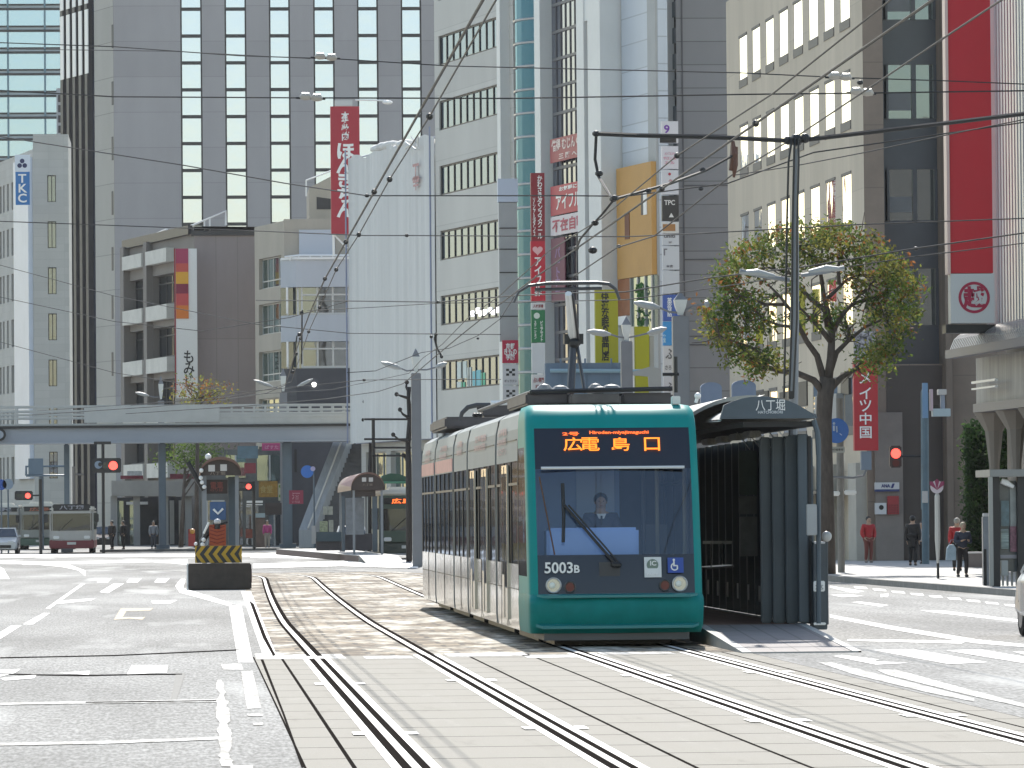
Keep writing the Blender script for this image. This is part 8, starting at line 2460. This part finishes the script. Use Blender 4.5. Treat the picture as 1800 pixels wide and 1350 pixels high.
sp = [
 ('thick span cable from the wall bracket across the pole head to the right edge', [(1048, 235, 79), (1120, 238, 78.6), (1220, 240, 78.5), (1300, 243, 78.5), (1395, 248, 78.5), (1440, 243, 78.5), (1600, 224, 79), (1800, 200, 80), (2100, 165, 82)], .035, [(1048, 235, 79, 1.3), (1122, 238, 78.6, .8), (1300, 243, 78.5, .9)]),
 ('highest span wire crossing the left tower at its upper windows', [(-100, 72, 120), (0, 75, 118), (200, 82, 116), (420, 98, 112), (545, 102, 110), (600, 104, 110), (790, 116, 108), (1300, 128, 100), (1470, 136, 98), (1660, 142, 98), (1900, 152, 96)], .012, []),
 ('straight span wire across the picture a little above the red kana sign', [(-100, 156, 110), (0, 159, 108), (200, 170, 106), (530, 172, 102), (900, 173, 100), (1300, 166, 96), (1500, 164, 96), (1900, 158, 94)], .014, []),
 ('slack wire falling from upper left across the tower to mid picture', [(-60, 238, 120), (0, 240, 118), (140, 262, 114), (320, 290, 110), (500, 322, 106), (645, 344, 102), (1000, 344, 98), (1100, 345, 97), (1280, 322, 94), (1430, 268, 92), (1800, 215, 90)], .013, [(645, 344, 102)]),
 ('level span wire from the left edge to the middle of the grey office', [(-60, 388, 130), (0, 389, 128), (300, 400, 124), (450, 406, 120), (640, 414, 114), (715, 414, 112), (1100, 416, 104), (1240, 410, 100), (1500, 395, 96), (1900, 380, 92)], .012, [(715, 414, 112)]),
 ('pair of wires level with the pantograph head, upper one', [(450, 528, 140), (610, 529, 130), (770, 531, 120), (900, 520, 112), (1000, 515, 104), (1100, 513, 100), (1250, 488, 96), (1420, 468, 92), (1600, 438, 90), (1900, 395, 86)], .014, [(770, 531, 120), (1610, 437, 90)]),
 ('pair of wires level with the pantograph head, lower one', [(540, 546, 140), (660, 540, 130), (770, 533, 120), (900, 531, 112), (1100, 527, 100), (1250, 507, 96), (1420, 480, 92), (1600, 452, 90), (1900, 415, 86)], .010, []),
 ('thin wire sloping from far left over the sand coloured building', [(-60, 462, 150), (0, 466, 148), (200, 520, 140), (450, 570, 130), (615, 586, 125), (760, 587, 120), (880, 588, 115)], .010, []),
 ('thin wire from the left edge just above the footbridge rail', [(-60, 596, 160), (0, 601, 158), (200, 655, 150), (420, 690, 140), (640, 668, 132), (760, 667, 125), (880, 667, 120)], .010, [(640, 668, 132)]),
 ('nearly level wire at the upper left over the pale glass tower', [(-60, 84, 150), (0, 86, 148), (300, 90, 140), (545, 103, 135)], .010, []),
 ('wire from the left edge falling across the bank building roof', [(-60, 512, 150), (0, 522, 148), (200, 565, 140), (355, 582, 135), (510, 558, 130), (610, 530, 126)], .010, []),
 ('line from the pantograph down right into the tree crown', [(1080, 350, 76), (1180, 322, 77), (1240, 300, 78), (1290, 272, 78.4)], .022, [(1080, 348, 76, 1.2), (1140, 335, 76.5), (1235, 298, 78)]),
 ('hanging looped cable from the wall bracket beside the white columns', [(1048, 236, 79), (1046, 280, 79), (1052, 310, 79), (1072, 344, 78), (1085, 350, 77)], .024, [(1053, 305, 79, 1.3), (1078, 350, 77, 1.2)]),
 ('cable from the loop down to the window with red signs', [(1080, 350, 77), (1060, 375, 77.5), (1044, 392, 78), (1020, 420, 79), (1012, 440, 80)], .018, [(1046, 392, 78, 1.2), (1013, 436, 80, .9), (1042, 440, 80, 1.5)]),
 ('messenger line over the orange front rising to upper right', [(1010, 485, 110), (1085, 435, 104), (1150, 415, 100), (1290, 305, 92), (1400, 240, 84), (1490, 180, 76), (1660, 66, 66), (1800, -26, 58)], .014, [(1088, 433, 104), (1232, 332, 96), (1512, 145, 75)]),
 ('cable from the lower left of the pole fitting to the right banner', [(1290, 308, 92), (1395, 292, 90), (1520, 268, 88), (1660, 238, 86), (1900, 190, 84)], .010, []),
 ('short wire from the grey office corner to the first lamp post', [(610, 655, 190), (660, 652, 190), (740, 620, 185), (790, 612, 180), (840, 590, 170), (880, 560, 160), (905, 520, 150)], .014, [(840, 595, 170)]),
]
for lb, pts, r_, fit in sp: wire(lb, pts, r_, fit)
# rod insulators on the span wires
def rodins(label, px, py, Y, col=None):
    c = P(px, py, Y); t = T('wire_insulator', label, 'insulator', c)
    m_ = mat('porcelain', (.40, .37, .33), .35)
    for k, dx in enumerate((-20, 0)):
        q = P(px + dx, py + (k - .5) * 2, Y); mb = MB(); mb.tube([q + V((-.10, 0, 0)), q + V((-.04, 0, .03)), q + V((.06, 0, .03)), q + V((.12, 0, -.01))], [.03, .08, .08, .03], 8); mb.build('porcelain_bell', m_, t)
    mb = MB(); mb.tube([P(px - 36, py - 1, Y), P(px + 16, py + 1, Y)], .02, 5); mb.build('rod', M_BLACK, t)
rodins('pair of porcelain insulators on the highest wire before the tower', 582, 102, 109.8)
rodins('pair of porcelain insulators on the wire just below, left of the red kana sign', 556, 173, 101.8)
rodins('pair of porcelain insulators on the wire before the beige windows', 1486, 137, 97.8)
rodins('second pair of porcelain insulators near the beige corner, lower right', 1524, 164, 95.8)
t = T('wire_insulator', 'brown strain insulator hanging at the far edge of the beige facade', 'insulator', P(1290, 275, 78.4))
mb = MB(); mb.tube([P(1288, 248, 78.4), P(1290, 270, 78.4), P(1284, 300, 78.4)], [.03, .06, .03], 7); mb.tube([P(1294, 258, 78.4), P(1292, 290, 78.4), P(1290, 312, 78.4)], [.03, .05, .02], 7); mb.build('porcelain_bell', mat('porcelain_brown', (.10, .04, .025), .4), t)
# floodlight on the sand building corner & hanging mast at mid picture
t = T('span_mast', 'thin wire mast with knobs above the first lamp post', 'mast', P(768, 610, 190))
mb = MB(); mb.tube([P(766, 585, 190), P(764, 596, 190), P(768, 612, 190), P(776, 626, 190)], .04, 6); mb.build('mast', M_BLACK, t)
for x, y in ((766, 588), (776, 627), (758, 592)): mb = MB(); mb.ball(P(x, y, 190), .07, 7); mb.build('fitting', M_BLACK, t)
t = T('span_mast', 'thin pole with black knobs before the rounded corner building', 'mast', P(521, 660, 250))
mb = MB(); mb.tube([P(531, 545, 250), P(530, 640, 250)], .04, 6); mb.tube([P(522, 590, 250), P(513, 652, 250)], .035, 6); mb.build('mast', M_BLACK, t)
for x, y in ((526, 588), (520, 622), (514, 654), (530, 550)): mb = MB(); mb.ball(P(x, y, 250), .11, 7); mb.build('fitting', M_BLACK, t)
# ================================================================== HAZE
hz = bpy.data.materials.new('haze_air'); hz.use_nodes = True
n, l = hz.node_tree.nodes, hz.node_tree.links
n.remove(n['Principled BSDF'])
pv = n.new('ShaderNodeVolumePrincipled')
pv.inputs['Color'].default_value = (.93, .95, 1, 1); pv.inputs['Density'].default_value = 0.00005; pv.inputs['Anisotropy'].default_value = 0.3
l.new(pv.outputs[0], n['Material Output'].inputs['Volume'])
mb = MB(); mb.box(-260, 260, -60, 800, -1.0, 95)
struct(mb.build('haze', hz), 'stuff')
bpy.data.objects.remove(_to)
